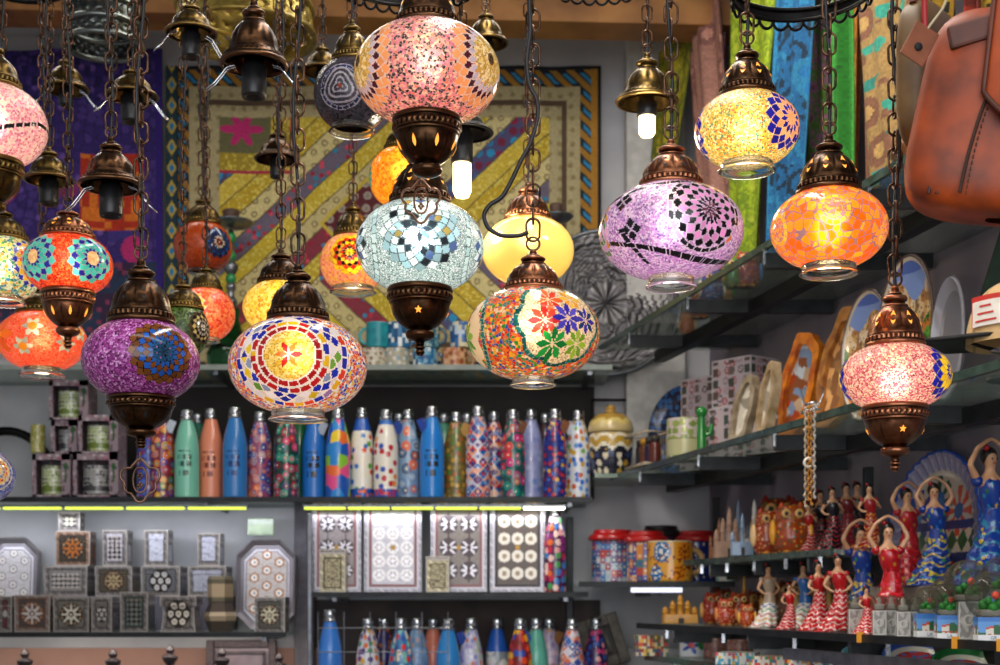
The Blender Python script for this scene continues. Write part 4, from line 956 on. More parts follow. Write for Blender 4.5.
for i, (px, pf, lb, kw, dz) in enumerate(LB): bottle(px, (3.85, 3.90, 3.96)[i % 3] if i else 3.85, ZL, lb, pf, h=.262+dz, grp='bottles in the lower row behind the wire rack', **kw)
bottle(555, 3.87, ZM+.0005, 'multicoloured flower bottle right of the tall inlaid cases', pb_cells(['e86828', 'c82848', 'e8a0a0', '3878c0', '882c78', '4c9850', 'f0c8c0'], .021, '4c1c4c', .46, 0, 31), h=.235, r=.031, grp=None)

# wire rack in front of the lower row
mb = MB()
for px in np.linspace(318, 448, 6): mb.tube([P(px, 705, 3.80), P(px, 612, 3.80)], .0016, 6)
for py in (628, 652, 680): mb.tube([P(318, py, 3.803), P(448, py, 3.803)], .0016, 6)
rt = empty('wire_rack', P(383, 700, 3.80), 'thin grey wire rack in front of the lower bottles at left', 'rack'); o = mb.build('grid', STEEL); o.parent = rt; o.matrix_parent_inverse = Matrix.Translation(-rt.location)

# ------------------------------------------------------------------ inlaid boxes
def face_grid(mb, o, du, dv, nu, nv, f, w, h):
    """coloured facet grid on a rectangle; f(u,v,w,h) in metres from its centre"""
    U, V = np.meshgrid(np.linspace(0, 1, nu+1), np.linspace(0, 1, nv+1))
    G = np.array(o)+U[..., None]*np.array(du)+V[..., None]*np.array(dv)
    uc = (np.arange(nu)+.5)/nu; vc = (np.arange(nv)+.5)/nv; A, B_ = np.meshgrid(uc, vc)
    mb.grid(G, col=f((A.ravel()-.5)*w, (B_.ravel()-.5)*h, w, h), smooth=False)
def pbox(mb, w, d, h, f, fs=None, ft=None, res=.0026, z0=0):
    fs = fs or f; ft = ft or f; n = lambda a: max(3, int(a/res))
    face_grid(mb, (-w/2, -d/2, z0), (w, 0, 0), (0, 0, h), n(w), n(h), f, w, h)
    face_grid(mb, (w/2, d/2, z0), (-w, 0, 0), (0, 0, h), n(w)//2, n(h)//2, fs, w, h)
    face_grid(mb, (w/2, -d/2, z0), (0, d, 0), (0, 0, h), n(d), n(h), fs, d, h)
    face_grid(mb, (-w/2, d/2, z0), (0, -d, 0), (0, 0, h), n(d), n(h), fs, d, h)
    face_grid(mb, (-w/2, -d/2, z0+h), (w, 0, 0), (0, d, 0), n(w), n(d), ft, w, d)
    face_grid(mb, (-w/2, d/2, z0), (w, 0, 0), (0, -d, 0), 3, 3, lambda u, v, a, b: np.tile(C('3c342c'), (len(u), 1)), w, d)
def inlay(kind=0, bg='5c5450', mo='d8d2cc', dk='241e1b', seed=0, br='8c8682'):
    def f(u, v, w, h):
        o = np.ones((len(u), 4)); o[:] = C(bg); e = np.minimum(w/2-np.abs(u), h/2-np.abs(v)); s = min(w, h)
        hh = h01(np.floor(u/.003), np.floor(v/.003), seed); o[:, :3] *= (.8+.4*hh)[:, None]
        r = np.hypot(u, v); a = np.arctan2(v, u)
        q8 = .5+.5*np.cos(a*8)
        if kind == 0:      # rosette star
            put(o, r < s*.33, C(dk)); put(o, r < s*(.13+.17*q8**1.5), C(mo)*.8); put(o, (r < s*.30) & (r > s*.25) & (q8 < .3), C('a08060')); put(o, r < s*.08, C(dk)); put(o, r < s*.04, C(mo))
        elif kind == 1:    # small stars lattice
            g = .026; x = (u/g-np.floor(u/g)-.5); y = (v/g-np.floor(v/g)-.5); q = np.hypot(x, y); b = np.arctan2(y, x)
            put(o, q < .26+.12*np.cos(b*6), C(mo)); put(o, q < .1, C(dk))
        elif kind == 2:    # lozenge lattice
            g = .007; x = u/g+v/g; y = u/g-v/g; put(o, (np.floor(x)+np.floor(y)) % 2 == 0, C(mo)*.85); put(o, hh > .8, C(bg)*.7)
        elif kind == 3:    # framed panel of small stars
            g = .013; x = (u/g-np.floor(u/g)-.5); y = (v/g-np.floor(v/g)-.5); q = np.hypot(x, y); m = e > s*.24; put(o, m, C(dk)); put(o, m & (q < .4), C(mo)*.75); put(o, m & (q < .15), C('8c6848'))
        elif kind == 4:    # centre with satellites
            put(o, r < s*.38, C(dk))
            for k in range(7):
                x0, y0 = (0, 0) if k == 0 else (s*.25*math.cos(k*PI/3), s*.25*math.sin(k*PI/3)); q = np.hypot(u-x0, v-y0); put(o, q < s*.09, C(mo)*.8); put(o, q < s*.03, C(bg))
        # banded border: dark line, pale dotted band
        put(o, e < .010, C(br)); put(o, (e < .010) & (((u+v)/.006-np.floor((u+v)/.006)) < .4), C(dk)); put(o, e < .0022, C('a8a098')); put(o, (e > .010) & (e < .0125), C(dk)); return o
    return f
def ibox(x0, x1, y0, y1, Y, label, kind, d=.09, lid=True, rz=0, flare=0, **kw):
    w = X(x1, Y)-X(x0, Y); h = (y1-y0)/F*Y; root = empty('inlaid_box', ((X(x0, Y)+X(x1, Y))/2, Y+d/2, Z(y1, Y)), label, 'box', 'inlaid boxes stacked on the lower left shelf', rz)
    f = inlay(kind, **kw); fs = inlay(2, **kw)
    mb = MB(); hb = h*(.72 if lid else 1); pbox(mb, w-.002, d-.002, hb, f if not lid else (lambda u, v, a, b: f(u, v-(h-hb)/2, a, h)), fs, f)
    if flare:
        for k in range(len(mb.v)):
            t = np.clip(mb.v[k][:, 2]/h, 0, 1); s = 1-flare*np.sin(t*PI); mb.v[k][:, 0] *= s; mb.v[k][:, 1] *= s
    mb.build('body', PMET, root)
    if lid:
        mb = MB(); pbox(mb, w, d, h-hb-.0008, lambda u, v, a, b: f(u, v+hb/2, a, h), fs, f, z0=hb+.0008); mb.build('lid', PMET, root, bevel=0)
    return root
G_ = dict
# riser that carries the rear rows of boxes
zr = Z(596, 3.94)
o = MB().box(((X(43, 3.94)+X(230, 3.94))/2, 4.0, (ZC+zr)/2), (X(230, 3.94)-X(43, 3.94), .12, zr-ZC-.002)).build('display_step', M('step_cloth', '5a5560', None, .8)); tag(o, 'low display step behind the front row of inlaid boxes', 'stand')
for a in ((-2, 12, 596, 630, 0, 'reddish inlaid box cut by the left edge, front row', G_(bg='5c3430')), (14, 50, 595, 630, 0, 'dark inlaid box with brown panel beside the left edge, front row', G_(bg='4c4440', dk='6c4430')), (53, 89, 597, 630, 0, 'square inlaid box with a sunburst star, third in the front row', G_(bg='6c665c', mo='e8e0cc')),
          (91, 112, 597, 630, 4, 'narrow grey inlaid box, fourth in the front row', G_(bg='6c6660')), (120, 148, 592, 630, 3, 'upright dark box with two pale panels, front row middle', G_(bg='3c4440', mo='7c8680')), (160, 196, 596, 630, 4, 'waisted box with pale dots in the front row', G_(bg='6c625c', mo='e8dcc8')),
          (254, 285, 597, 631, 0, 'small inlaid star box leaning against the octagonal tray', G_(bg='4c4840', mo='d8ccac'))):
    ibox(a[0], a[1], a[2], a[3]+2, 3.815, a[5], a[4], d=.085, flare=.12 if 'waisted' in a[5] else 0, **a[6])
for a in ((44, 87, 566, 3, 'big grey inlaid box under the dark square box', G_(bg='7c7874')), (95, 132, 566, 0, 'inlaid box with two brown medallions under the tall pale box', G_(bg='4c4438', mo='b8a078')), (141, 180, 566, 4, 'inlaid box with a pale disc at its middle, rear row', G_(bg='5c5c60')),
          (188, 226, 566, 2, 'striped grey inlaid box in the rear row beside the octagonal tray', G_(bg='9494a0', mo='b8b8c4'))):
    ibox(a[0], a[1], a[2], 596, 3.945, a[4], a[3], d=.095, **a[5])
for a in ((55, 90, 531, 0, 'dark square box with an orange centre on top of the big grey box', G_(bg='3c342c', mo='b06830', br='9c7860')), (102, 127, 530, 3, 'tall pale mother of pearl box with a rectangular panel', G_(bg='b0acb4', mo='d8d0d0')), (144, 168, 530, 2, 'tall pale box with lozenge lattice, top row', G_(bg='b0b0c0', mo='d8d8e0')),
          (197, 220, 533, 2, 'tall pale lattice box, rightmost of the top row', G_(bg='a0a0b0', mo='d0d0dc'))):
    ibox(a[0], a[1], a[2], 565.7, 3.95, a[4], a[3], d=.065, **a[5])
ibox(58, 80, 512, 530.7, 3.96, 'little glass topped box on the very top of the left stack', 3, d=.05, bg='a8a490', mo='d8d4c0')
# hexagonal jar box in the front row
def hexbox(px0, px1, py0, py1, Y, label):
    w = X(px1, Y)-X(px0, Y); h = (py1-py0)/F*Y; root = empty('hexagonal_box', ((X(px0, Y)+X(px1, Y))/2, Y+w/2, ZC), label, 'box', 'inlaid boxes stacked on the lower left shelf')
    cf = lambda T, z, r: inlay(1, bg='6c5c4c', mo='d8ccb8')(T*w/2, z-h*.3, .4, .4)
    p = fine(np.array([(0, 0), (w*.40, 0), (w*.42, .004), (w*.58, h*.28), (w*.42, h*.5), (w*.4, h*.52)]), 6)
    MB().lathe(p, 6, colf=lambda T, z, r: np.where((np.abs(z-h*.28) < h*.09)[:, None], C('c8b498'), C('5c5048')), smooth=False).build('body', PMET, root, rz=PI/6)
    p = fine(np.array([(w*.40, h*.525), (w*.44, h*.54), (w*.46, h*.94), (w*.40, h), (0, h)]), 5)
    MB().lathe(p, 6, colf=lambda T, z, r: np.where((np.abs(z-h*.74) < h*.1)[:, None], C('b8a080'), C('6c6450')), smooth=False).build('lid', PMET, root, rz=PI/6)
hexbox(203, 232, 575, 631, 3.815, 'hexagonal waisted inlaid box at the right of the front row')
# trays
def octray(px0, px1, py0, py1, Y, label, tilt=-.10, cols=('b8b0ac', '9a6c48')):
    w = X(px1, Y)-X(px0, Y); h = (py1-py0)/F*Y; c = w*.26
    root = empty('inlaid_tray', ((X(px0, Y)+X(px1, Y))/2, Y, Z(py1, Y)), label, 'tray', 'octagonal inlaid trays leaning on the back wall'); root.rotation_euler.x = tilt
    def octo(s, y): 
        a, b = w/2*s, h/2*s; cc = c*s; return np.array([(-a+cc, y, -b), (a-cc, y, -b), (a, y, -b+cc), (a, y, b-cc), (a-cc, y, b), (-a+cc, y, b), (-a, y, b-cc), (-a, y, -b+cc)])+[0, 0, h/2]
    mb = MB(); rings = [octo(1, 0), octo(1, -.03), octo(.97, -.032), octo(.88, -.012), octo(.86, -.012)]
    mb.grid(np.array(rings)[:, ::-1], wu=True, col=C('8c8688'), smooth=False); mb.ngon(octo(1, 0)[::-1], C('4c4440')); mb.build('rim', PMET, root)
    nb = 64; mb = MB(); U, V = np.meshgrid(np.linspace(-.86, .86, nb+1), np.linspace(-.86, .86, nb*2+1))
    xx = U*w/2; zz = V*h/2; G = np.stack([xx, 0*xx-.0115, zz+h/2], -1)
    ccx = ((U[1:, 1:]+U[:-1, :-1])/2*w/2).ravel(); ccz = ((V[1:, 1:]+V[:-1, :-1])/2*h/2).ravel()
    o_ = np.ones((len(ccx), 4)); o_[:] = C(cols[0]); o_[:, :3] *= (.8+.3*h01(np.floor(ccx/.004), np.floor(ccz/.004)))[:, None]
    e = np.minimum.reduce([w*.43-np.abs(ccx), h*.43-np.abs(ccz), (w*.43+h*.43-c*.86-np.abs(ccx)-np.abs(ccz))*.7]); put(o_, e < .016, C('7c7880')); put(o_, (e < .012) & (e > .008), C('d8d4d8'))
    for k in range(12):
        sx, sz = ((k % 3)-1)*w*.21, (k//3-1.5)*h*.17
        if k % 3 == 1: sz += h*.08
        q = np.hypot(ccx-sx, ccz-sz); b = np.arctan2(ccz-sz, ccx-sx); put(o_, q < w*.085*(1-.08*np.cos(b*6)), C(cols[1])); put(o_, q < w*.055, C('e8e0d8')); put(o_, q < w*.025, C('7c8890'))
    keep = e > 0; i, j = np.meshgrid(np.arange(nb*2), np.arange(nb), indexing='ij'); nu = nb+1
    q = np.stack([i*nu+j, i*nu+j+1, (i+1)*nu+j+1, (i+1)*nu+j], -1).reshape(-1, 4); MB().add(G.reshape(-1, 3), q[keep], o_[keep], False).build('inlaid_panel', PMET, root); return root
octray(237, 296, 540, 631, 4.0, 'large octagonal inlaid tray leaning at the right end of the box shelf')
octray(-14, 39, 538, 631, 4.02, 'white rimmed octagonal tray leaning at the left edge of the box shelf', cols=('c8c4c4', '9a9498'))
o = MB().box((X(262, 4.0), 3.985, Z(527, 4.0)), (.075, .02, .05)).build('glass_trinket_box', M('pale_glassy', 'b8c8a8', '98a890', .15), bevel=.004); tag(o, 'small pale glass trinket box standing on top of the octagonal tray', 'box')

# ------------------------------------------------------------------ tall inlaid cases and small pen boxes
def case(px0, px1, kind, label, gilt='8c8486', wrap=True):
    Y = 3.9; w = X(px1, Y)-X(px0, Y); h = Z(504, Y)-ZM; root = empty('inlaid_case', ((X(px0, Y)+X(px1, Y))/2, Y, ZM+.001), label, 'box', 'tall inlaid game cases standing under the light strip')
    def f(u, v, w, h):
        o = np.ones((len(u), 4)); o[:] = C(gilt); o[:, :3] *= (.82+.3*h01(np.floor(u/.003), np.floor(v/.003)))[:, None]
        e = np.minimum(w/2-np.abs(u), h/2-np.abs(v))
        if kind == 0: nx, nz = 2, 3
        elif kind == 1: nx, nz = 3, 5
        else: nx, nz = 3, 4
        gx = w*.72/nx; gz = h*.78/nz; x = u/gx+nx/2; y = v/gz+nz/2; ok = (x > 0) & (x < nx) & (y > 0) & (y < nz)
        xx = (x-np.floor(x)-.5)*gx; yy = (y-np.floor(y)-.5)*gz; r = np.hypot(xx, yy); a = np.arctan2(yy, xx); R = min(gx, gz)*.46
        if kind == 0: put(o, ok & (r < R), C('4c4448')); put(o, ok & (r < R*(.62+.3*np.cos(a*8))), C('d8d4dc')); put(o, ok & (r < R*.25), C('3c3438')); put(o, ok & (np.abs(xx) < .002), C('4c4040'))
        elif kind == 1: put(o, ok & (r < R), C('e0dcdc')); put(o, ok & (r < R*(.5+.2*np.cos(a*6))), C('a8a0a8')); put(o, ok & (r < R*.3), C('ece8ec'))
        elif kind == 2: put(o, ok & (r < R), C('cfc8bc')); put(o, ok & (r < R*.4), C('8c7c68')); put(o, ok & (r >= R) & (np.abs(xx) < gx*.2), C('6c4c40')) ; put(o, ok & (r > R*1.12), C('58504c'))
        put(o, (e < .022), C('b8b4bc')); put(o, (e < .02) & (e > .014), C('7c5858') if kind != 2 else C('3c3638')); put(o, (e < .008) & (((u+v)/.006 % 1) < .4), C('5c5860')); return o
    mb = MB(); pbox(mb, w, .045, h, f, inlay(2, bg='7c7880', mo='b8b0b8'), inlay(2)); mb.build('body', PMET, root, bevel=0)
    MB().box((0, -.0235, h*.5), (.012, .003, .012)).build('clasp', BRS, root)
    for s in (-1, 1): MB().box((s*w*.3, .0, h+.002), (.03, .02, .004)).build('hinge', BRS, root)
    
case(313, 362, 0, 'tall inlaid case with star rosettes, leftmost of four'); case(365, 422, 1, 'tall pale inlaid case with fifteen discs, second of four', 'b8b4bc')
case(431, 487, 0, 'tall inlaid case with six star rosettes, third of four', '7c7470'); case(490, 545, 2, 'tall dark framed inlaid case with rows of pale discs, rightmost of four', '5c5450')
for x0, x1, y0, lb in ((319, 345, 549, 'small brassy pen box in front of the leftmost tall case'), (426, 449, 556, 'small brassy pen box in front of the third tall case')):
    Y = 3.81; w = X(x1, Y)-X(x0, Y); h = Z(y0, Y)-ZM; root = empty('pen_box', ((X(x0, Y)+X(x1, Y))/2, Y+w/2+.002, ZM), lb, 'box', 'brassy pen boxes')
    mb = MB(); pbox(mb, w, w*.8, h*.9, inlay(2, bg='6c6450', mo='b8ac88', br='c8bc98'), None, inlay(2)); mb.build('body', PMET, root)
    mb = MB(); pbox(mb, w*1.03, w*.83, h*.09, inlay(2, bg='8c846c', mo='c8bc98'), None, inlay(0, bg='8c846c'), z0=h*.905); mb.build('lid', PMET, root)

# ------------------------------------------------------------------ mugs and gift boxes
def mug_prof(r, h, t=.003):
    return resamp(np.array([(0, 0), (r*.92, 0), (r, h*.03), (r, h*.97), (r-t*.4, h), (r-t, h*.985), (r-t, .006), (0, .005)]), 90)
def mug(x, y, z, r, h, f, label, hc='e8e4dc', hang_=0, group=None, mat=None, handle=True, cat='mug'):
    root = empty('mug', (x, y, z), label, cat, group)
    MB().lathe(mug_prof(r, h), 72, colf=f).build('cup', mat or PG, root)
    if handle:
        t = np.linspace(-PI*.5, PI*.5, 12); p = np.stack([r*.93+h*.27*np.cos(t), 0*t, h*.5+h*.3*np.sin(t)], 1)
        a = hang_; p = np.stack([p[:, 0]*math.cos(a), p[:, 0]*math.sin(a), p[:, 2]], 1)
        MB().tube(p, r*.13, 8, ry=1).build('handle', M('glaze_'+hc, hc, None, .2, coat=.4), root)
    return root
def pm(cols, size=.012, bg='e8e4dc', rr=.4, seed=0, bands=()):
    def f(T, z, r):
        u = T*.04+2; hh, d, ed, _, _ = vor(u, z, size, .5, seed); o = rnd(hh, cols); put(o, d > rr, C(bg))
        for a, b, c in bands: put(o, (z > a) & (z < b), C(c))
        put(o, (r < .034) & (z > .01), C('d8d4cc')) if False else None
        o[:, 3] = 1; return o
    return f
def pchk(cols, size=.012, seed=0):
    def f(T, z, r): o = rnd(h01(np.floor(T*.04/size+50), np.floor(z/size), seed), cols); return o
    return f
def mrow(lst, group):
    for (px, w, py0, py1, Y, f, hc, ha, lb) in lst:
        k = Y/F; mug(X(px, Y), Y, Z(py1, Y), w/2*k, (py1-py0)*k, f, lb, hc, ha, group)
Ym = 3.93; zb = Z(365, 3.8); 
k = Ym/F; h1 = .066
for i, (px, f, hc, lb) in enumerate([(374, pm(['8c6c58', 'c8c0a8', 'a89880'], .014, 'd0c8b8'), 'a89880', 'beige flowered mug at the left of the lower mug row'), (397, pm(['b0a890', '7c98a8', 'd8d0c0'], .014, 'a8a498', .4, 1), 'c8c0b0', 'grey beige mug under the blue and white checked mug'),
    (425, pchk(['184878', '28689c', 'd8e0e4', '68a0b8'], .011, 2), '184878', 'navy and white patterned mug below the bronze bowl tip'), (455, pm(['b06840', 'e0b088', '8c4828'], .018, 'c89870', .42, 3), 'b07850', 'terracotta flowered mug at the right of the lower mug row')]):
    mug(X(px, Ym), Ym, zb, .036, h1, f, lb, hc, (-PI if i == 0 else 0), 'mugs stacked on the upper shelf')
for i, (px, f, hc, ha, lb) in enumerate([(378, pm(['1c7c8c', '28a0a8'], .03, '208c98', .3), '38a8b0', PI, 'turquoise mug on top with its handle to the left'), (399, pchk(['2c6c9c', 'e0e8e8', '184c78'], .013, 5), '2c6c9c', 0, 'blue and white checked mug on the upper tier'),
    (428, pm(['28506c', '88b0b8', 'c8b890'], .012, '3c7888', .4, 6), '28506c', 0, 'blue green mug behind the bronze bowl tip'), (462, pchk(['3868a8', 'b8c8d8', '205088', 'd0c8a0'], .012, 7), '3868a8', 0, 'blue mosaic mug at the right end of the upper tier')]):
    mug(X(px, Ym), Ym, zb+h1+.001, .034, .072, f, lb, hc, ha, 'mugs stacked on the upper shelf')
# cardboard gift boxes with a window, a mug inside each
def giftbox(x0, x1, y0, y1, Y, green, lb, dz=0):
    w = X(x1, Y)-X(x0, Y); h = (y1-y0)/F*Y; d = .09; root = empty('gift_box', ((X(x0, Y)+X(x1, Y))/2, Y, Z(y1, Y)), lb[0], 'box', 'window gift boxes stacked at the left of the bottle shelf')
    def f(u, v, ww, hh_):
        a, dd, ed, _, _ = vor(u+3, v+3, .012, .6, 2); o = np.ones((len(u), 4)); o[:] = C('8c7c84'); put(o, (a > .5) & (dd < .38), rnd(a*7 % 1, ['7c5864', '986070', '5c4850', 'c0b0b4'])); return o
    mb = MB(); fr = .011
    def pan(o_, du, dv, ww, hh_): face_grid(mb, o_, du, dv, max(2, int(ww/.003)), max(2, int(hh_/.003)), f, ww, hh_)
    pan((-w/2, 0, 0), (fr, 0, 0), (0, 0, h), fr, h); pan((w/2-fr*2.2, 0, 0), (fr*2.2, 0, 0), (0, 0, h), fr*2.2, h)
    pan((-w/2, 0, 0), (w, 0, 0), (0, 0, .006), w, .006); pan((-w/2, 0, h-.016), (w, 0, 0), (0, 0, .016), w, .016)
    pan((-w/2, d, 0), (0, -d, 0), (0, 0, h), d, h); pan((w/2, 0, 0), (0, d, 0), (0, 0, h), d, h); pan((-w/2, 0, h), (w, 0, 0), (0, d, 0), w, d); pan((w/2, d, 0), (-w, 0, 0), (0, 0, h), w, h); pan((-w/2, 0, .001), (w, 0, 0), (0, d, 0), w, d)
    mb.build('carton', PM, root)
    mb = MB(); mb.ball((w/2-fr*1.1, -.001, h*.72), .006, 10, 6, sy=.3, sz=1.6); mb.tube([(w/2-fr*1.1, -.001, h*.35), (w/2-fr*1.1, -.001, h*.68)], .0022, 6); mb.build('printed_cactus', M('cactus_green', '1c5c28', None, .7), root)
    c = 'a8b878' if green else '8c8c88'; c2 = '6c8038' if green else '3c3c40'
    mug((X(x0, Y)+X(x1, Y))/2-.006, Y+.05, Z(y1, Y)+.0065, w*.34, h*.70, pm([c2, c], .01, 'c8ccb8' if green else 'a0a0a0', .42, 3, [(.01, .024, c2)]), lb[1], c, .2, 'mugs inside the window gift boxes', handle=False)
Yg = 3.84
giftbox(32, 70, 454, 497, Yg, 1, ('gift box at bottom left of the stack, under the dark grey mug box', 'green printed mug in the bottom left gift box'))
giftbox(73, 118, 454, 497, Yg, 0, ('gift box at bottom right of the stack', 'dark grey printed mug in the bottom right gift box'))
giftbox(51, 77, 420, 453.5, Yg+.02, 0, ('narrow gift box in the middle layer of the stack at left', 'dark grey mug in the narrow middle gift box'))
giftbox(78, 118, 415, 453.5, Yg, 1, ('gift box in the middle layer of the stack at right', 'bright green printed mug in the middle right gift box'))
giftbox(49, 88, 380, 419.5, Yg+.01, 1, ('gift box topmost of the stack', 'olive green printed mug in the topmost gift box'))
mug(X(38, 3.92), 3.92, Z(453.5, 3.92), .02, .08, pm(['8c9440', 'c8c088'], .012, 'a8a058'), 'olive mug standing left of the narrow middle gift box', 'a8a058', handle=False)
t_ = np.linspace(0, PI, 24)
o = MB().tube(np.stack([X(5, 3.98)+.15*np.cos(t_), 0*t_+3.99, ZB+.012+.19*np.sin(t_)], 1), .013, 10).build('black_hoop', IRON); tag(o, 'black hoop standing behind the mug boxes at the left edge', 'hoop')

# ------------------------------------------------------------------ hookahs, big tray, pierced shades, ring hangers
def hookah(px, Y, zb, top_py, label, glass='1c7c4c', acc='1c8c4c', base=.09, w=1):
    h = Z(top_py, Y)-zb; root = empty('hookah', (X(px, Y), Y, zb), label, 'water pipe')
    MB().lathe(fine(np.array([(0, 0), (.05, 0), (.062, .02), (.065, .06), (.05, .10), (.03, .135), (.022, .17), (.026, .19), (.022, .2)])*[w, h/.5], 3), 32).build('glass_base', GL('hookah_'+glass, glass, .08), root)
    MB().lathe(fine(np.array([(0, .2), (.012, .2), (.018, .22), (.01, .235), (.008, .25), (.015, .265), (.008, .28), (.008, .3), (.018, .315), (.02, .33), (.008, .345), (.007, .38), (.014, .39), (.007, .40), (.007, .44), (.0, .44)])*[w, h/.5], 3), 24).build('stem', STEEL, root)
    for z in (.29, .36, .415): MB().ball((0, 0, z*h/.5), .0145*w, 12, 8, sz=1.1).build('coloured_knob', M('knob_'+acc, acc, None, .15, coat=.5), root)
    MB().lathe(fine(np.array([(0, .445), (.05, .452), (.062, .462), (.06, .465), (.045, .457), (0, .45)])*[w, h/.5], 3), 32).build('ash_tray', STEEL, root)
    MB().lathe(fine(np.array([(.01, .455), (.02, .475), (.024, .495), (.02, .5), (.0, .485)])*[w, h/.5], 3), 20, cap=False).build('bowl', M('clay', '5c4438', None, .6), root)
    return root
hookah(231, 3.95, ZT, 210, 'tall green glass hookah in front of the patchwork hanging', w=1.05)
hookah(556, 3.87, ZT, 204, 'hookah with red knobs standing behind the plain yellow lamp', '604838', 'a81c18', w=.8)
# embossed round metal tray
def relief_tray(c, R, label, rx):
    root = empty('embossed_tray', c, label, 'tray'); root.rotation_euler = (rx, 0, 0)
    nr, nt_ = 60, 180; r = np.linspace(0, 1, nr); th = np.arange(nt_)/nt_*2*PI; RR, TT = np.meshgrid(r, th, indexing='ij')
    y = -.012*(np.clip((RR-.82)/.18, 0, 1))-.0035*((np.sin(RR*60+np.sin(TT*12)*2)*np.cos(TT*24) > 0) & (RR < .95) & (RR > .3))-.004*(np.cos(TT*8)*.5+.5)*(RR < .5)
    G = np.stack([RR*R*np.sin(TT), y, R+RR*R*np.cos(TT)], -1); mb = MB().grid(G, wu=True); o = mb.build('disc', M('pewter', '6c6a6a', '48464a', .38, .85, 40), root); s = o.modifiers.new('t', 'SOLIDIFY'); s.thickness = .003
    t = np.arange(64)/64*2*PI; MB().tube(np.stack([R*np.sin(t), 0*t-.012, R+R*np.cos(t)], 1), .006, 8, True).build('rolled_rim', STEEL, root)
relief_tray((X(607, 3.99), 4.0, ZT+.004), .212, 'large round embossed pewter tray leaning behind the lavender lamp', -.1)
def pierced(px, Y, zt, R, h, label, mat=BRS):
    root = empty('pierced_lampshade', (X(px, Y), Y, zt-h), label, 'lampshade', 'pierced metal lampshades near the ceiling')
    nu, nv = 88, 26; th = np.arange(nu)/nu*2*PI; t = np.linspace(0, 1, nv)
    prof = R*np.where(t < .5, 1-.12*t, .94-.5*(t-.5)**1.5); V = np.stack([prof[:, None]*np.sin(th), -prof[:, None]*np.cos(th), (t*h)[:, None]+0*th[None]], -1)
    i, j = np.meshgrid(np.arange(nv-1), np.arange(nu), indexing='ij'); q = np.stack([i*nu+j, i*nu+(j+1) % nu, (i+1)*nu+(j+1) % nu, (i+1)*nu+j], -1).reshape(-1, 4)
    keep = ~(((i % 2) == 0) & (((j+(i//2) % 2*2) % 4) == 0) & (i % 12 > 1)).ravel()
    MB().add(V.reshape(-1, 3), q[keep]).build('pierced_drum', mat, root).modifiers.new('t', 'SOLIDIFY').thickness = .002
    for z in (0, h*.32, h*.66): MB().tube(np.stack([R*(1.01-.12*z/h)*np.sin(th), -R*(1.01-.12*z/h)*np.cos(th), 0*th+z], 1), .006, 8, True).build('band', mat, root)
    MB().lathe([(0, -.0), (.03, 0), (.03, .02), (0, .02)], 24, (0, 0, h)).build('cap', mat, root)
    mb = MB()
    for k in range(4): a = k*PI/2; mb.tube([(R*.55*math.cos(a), R*.55*math.sin(a), h*.98), (.02*math.cos(a), .02*math.sin(a), h+.01)], .003, 6)
    mb.build('spokes', mat, root)
    if CEIL-zt > .04: chain(root, h+.02, CEIL-zt+h, CHN, .03, .016, .0018)
pierced(245, 2.75, Z(-48, 2.75), .135, .165, 'big pierced brass lampshade at the top behind the holders', M('pale_brass', 'b09848', '6c5a28', .35, .7))
pierced(103, 2.85, Z(-8, 2.85), .078, .11, 'smaller dark pierced lampshade at the top left', bronze('dark_grey_metal', '1a1c1c', '4a4e4c', .3))
pierced(20, 2.9, Z(-58, 2.9), .09, .085, 'pierced dark shade at the top left corner', IRON)
def ringhang(px, py, Y, R, label):
    c = P(px, py, Y); root = empty('ring_hanger', c, label, 'hanger', 'black scalloped iron ring hangers'); t = np.arange(64)/64*2*PI
    for z, r in ((0, R), (.014, R), ): MB().tube(np.stack([r*np.cos(t), r*np.sin(t), 0*t+z], 1), .003, 7, True).build('ring', IRON, root)
    MB().lathe([(R+.001, 0), (R+.001, .014)], 64, cap=False).build('band', IRON, root)
    n = int(2*PI*R/.020); first = None
    for k in range(n):
        a = 2*PI*k/n; 
        if first is None:
            tt = np.linspace(PI, 2*PI, 12); first = MB().tube(np.stack([.0105*np.cos(tt), 0*tt-R, .013*np.sin(tt)], 1), .0021, 6).build('scallop', IRON, root); o = first
        else: o = first.copy(); COL.objects.link(o)
        o.rotation_euler.z = a
    for k in range(3):
        a = k*2*PI/3+.4; MB().tube([(R*math.cos(a), R*math.sin(a), .014), (0, 0, CEIL-c.z)], .0018, 6).build('hanging_rod', IRON, root)
ringhang(802, -8, 1.78, .088, 'black scalloped ring hanger at the top above the orange lamp')
ringhang(405, -26, 2.0, .105, 'black scalloped ring hanger at the top left of the pink lamp')
ringhang(600, -32, 2.1, .10, 'black scalloped ring hanger at the top under the beam')

# ------------------------------------------------------------------ lower left: finials and dark frame
FIN = M('dark_turned_wood', '1c1418', '2c2024', .4)
for i, (px, py, lb) in enumerate(((25, 648, 'dark turned finial stand at the lower left corner'), (113, 648, 'second dark turned finial stand from the left'), (170, 644, 'dark finial stand, slightly taller, in the middle'), (222, 647, 'dark finial stand in front of the ornate frame'), (279, 652, 'dark finial stand right of the ornate frame'))):
    Y = 3.9; h = Z(py, Y)-ZL; p = fine(np.array([(0, 0), (.03, 0), (.032, .01), (.012, .03), (.01, .1), (.018, .12), (.008, .14), (.008, h-.06), (.02, h-.045), (.022, h-.035), (.008, h-.028), (.013, h-.018), (.008, h-.008), (0, h)]), 3)
    root = empty('finial_stand', (X(px, Y), Y, ZL), lb, 'stand', 'dark turned stands below the box shelf'); MB().lathe(p, 24).build('post', FIN, root)
    MB().lathe([(0, .0), (.036, 0), (.036, .008), (0, .008)], 24, (0, 0, -.0)).build('foot', FIN, root)
shelf(xl, X(286, 3.8), ZL, 'lowest shelf at lower left under the turned finial stands')
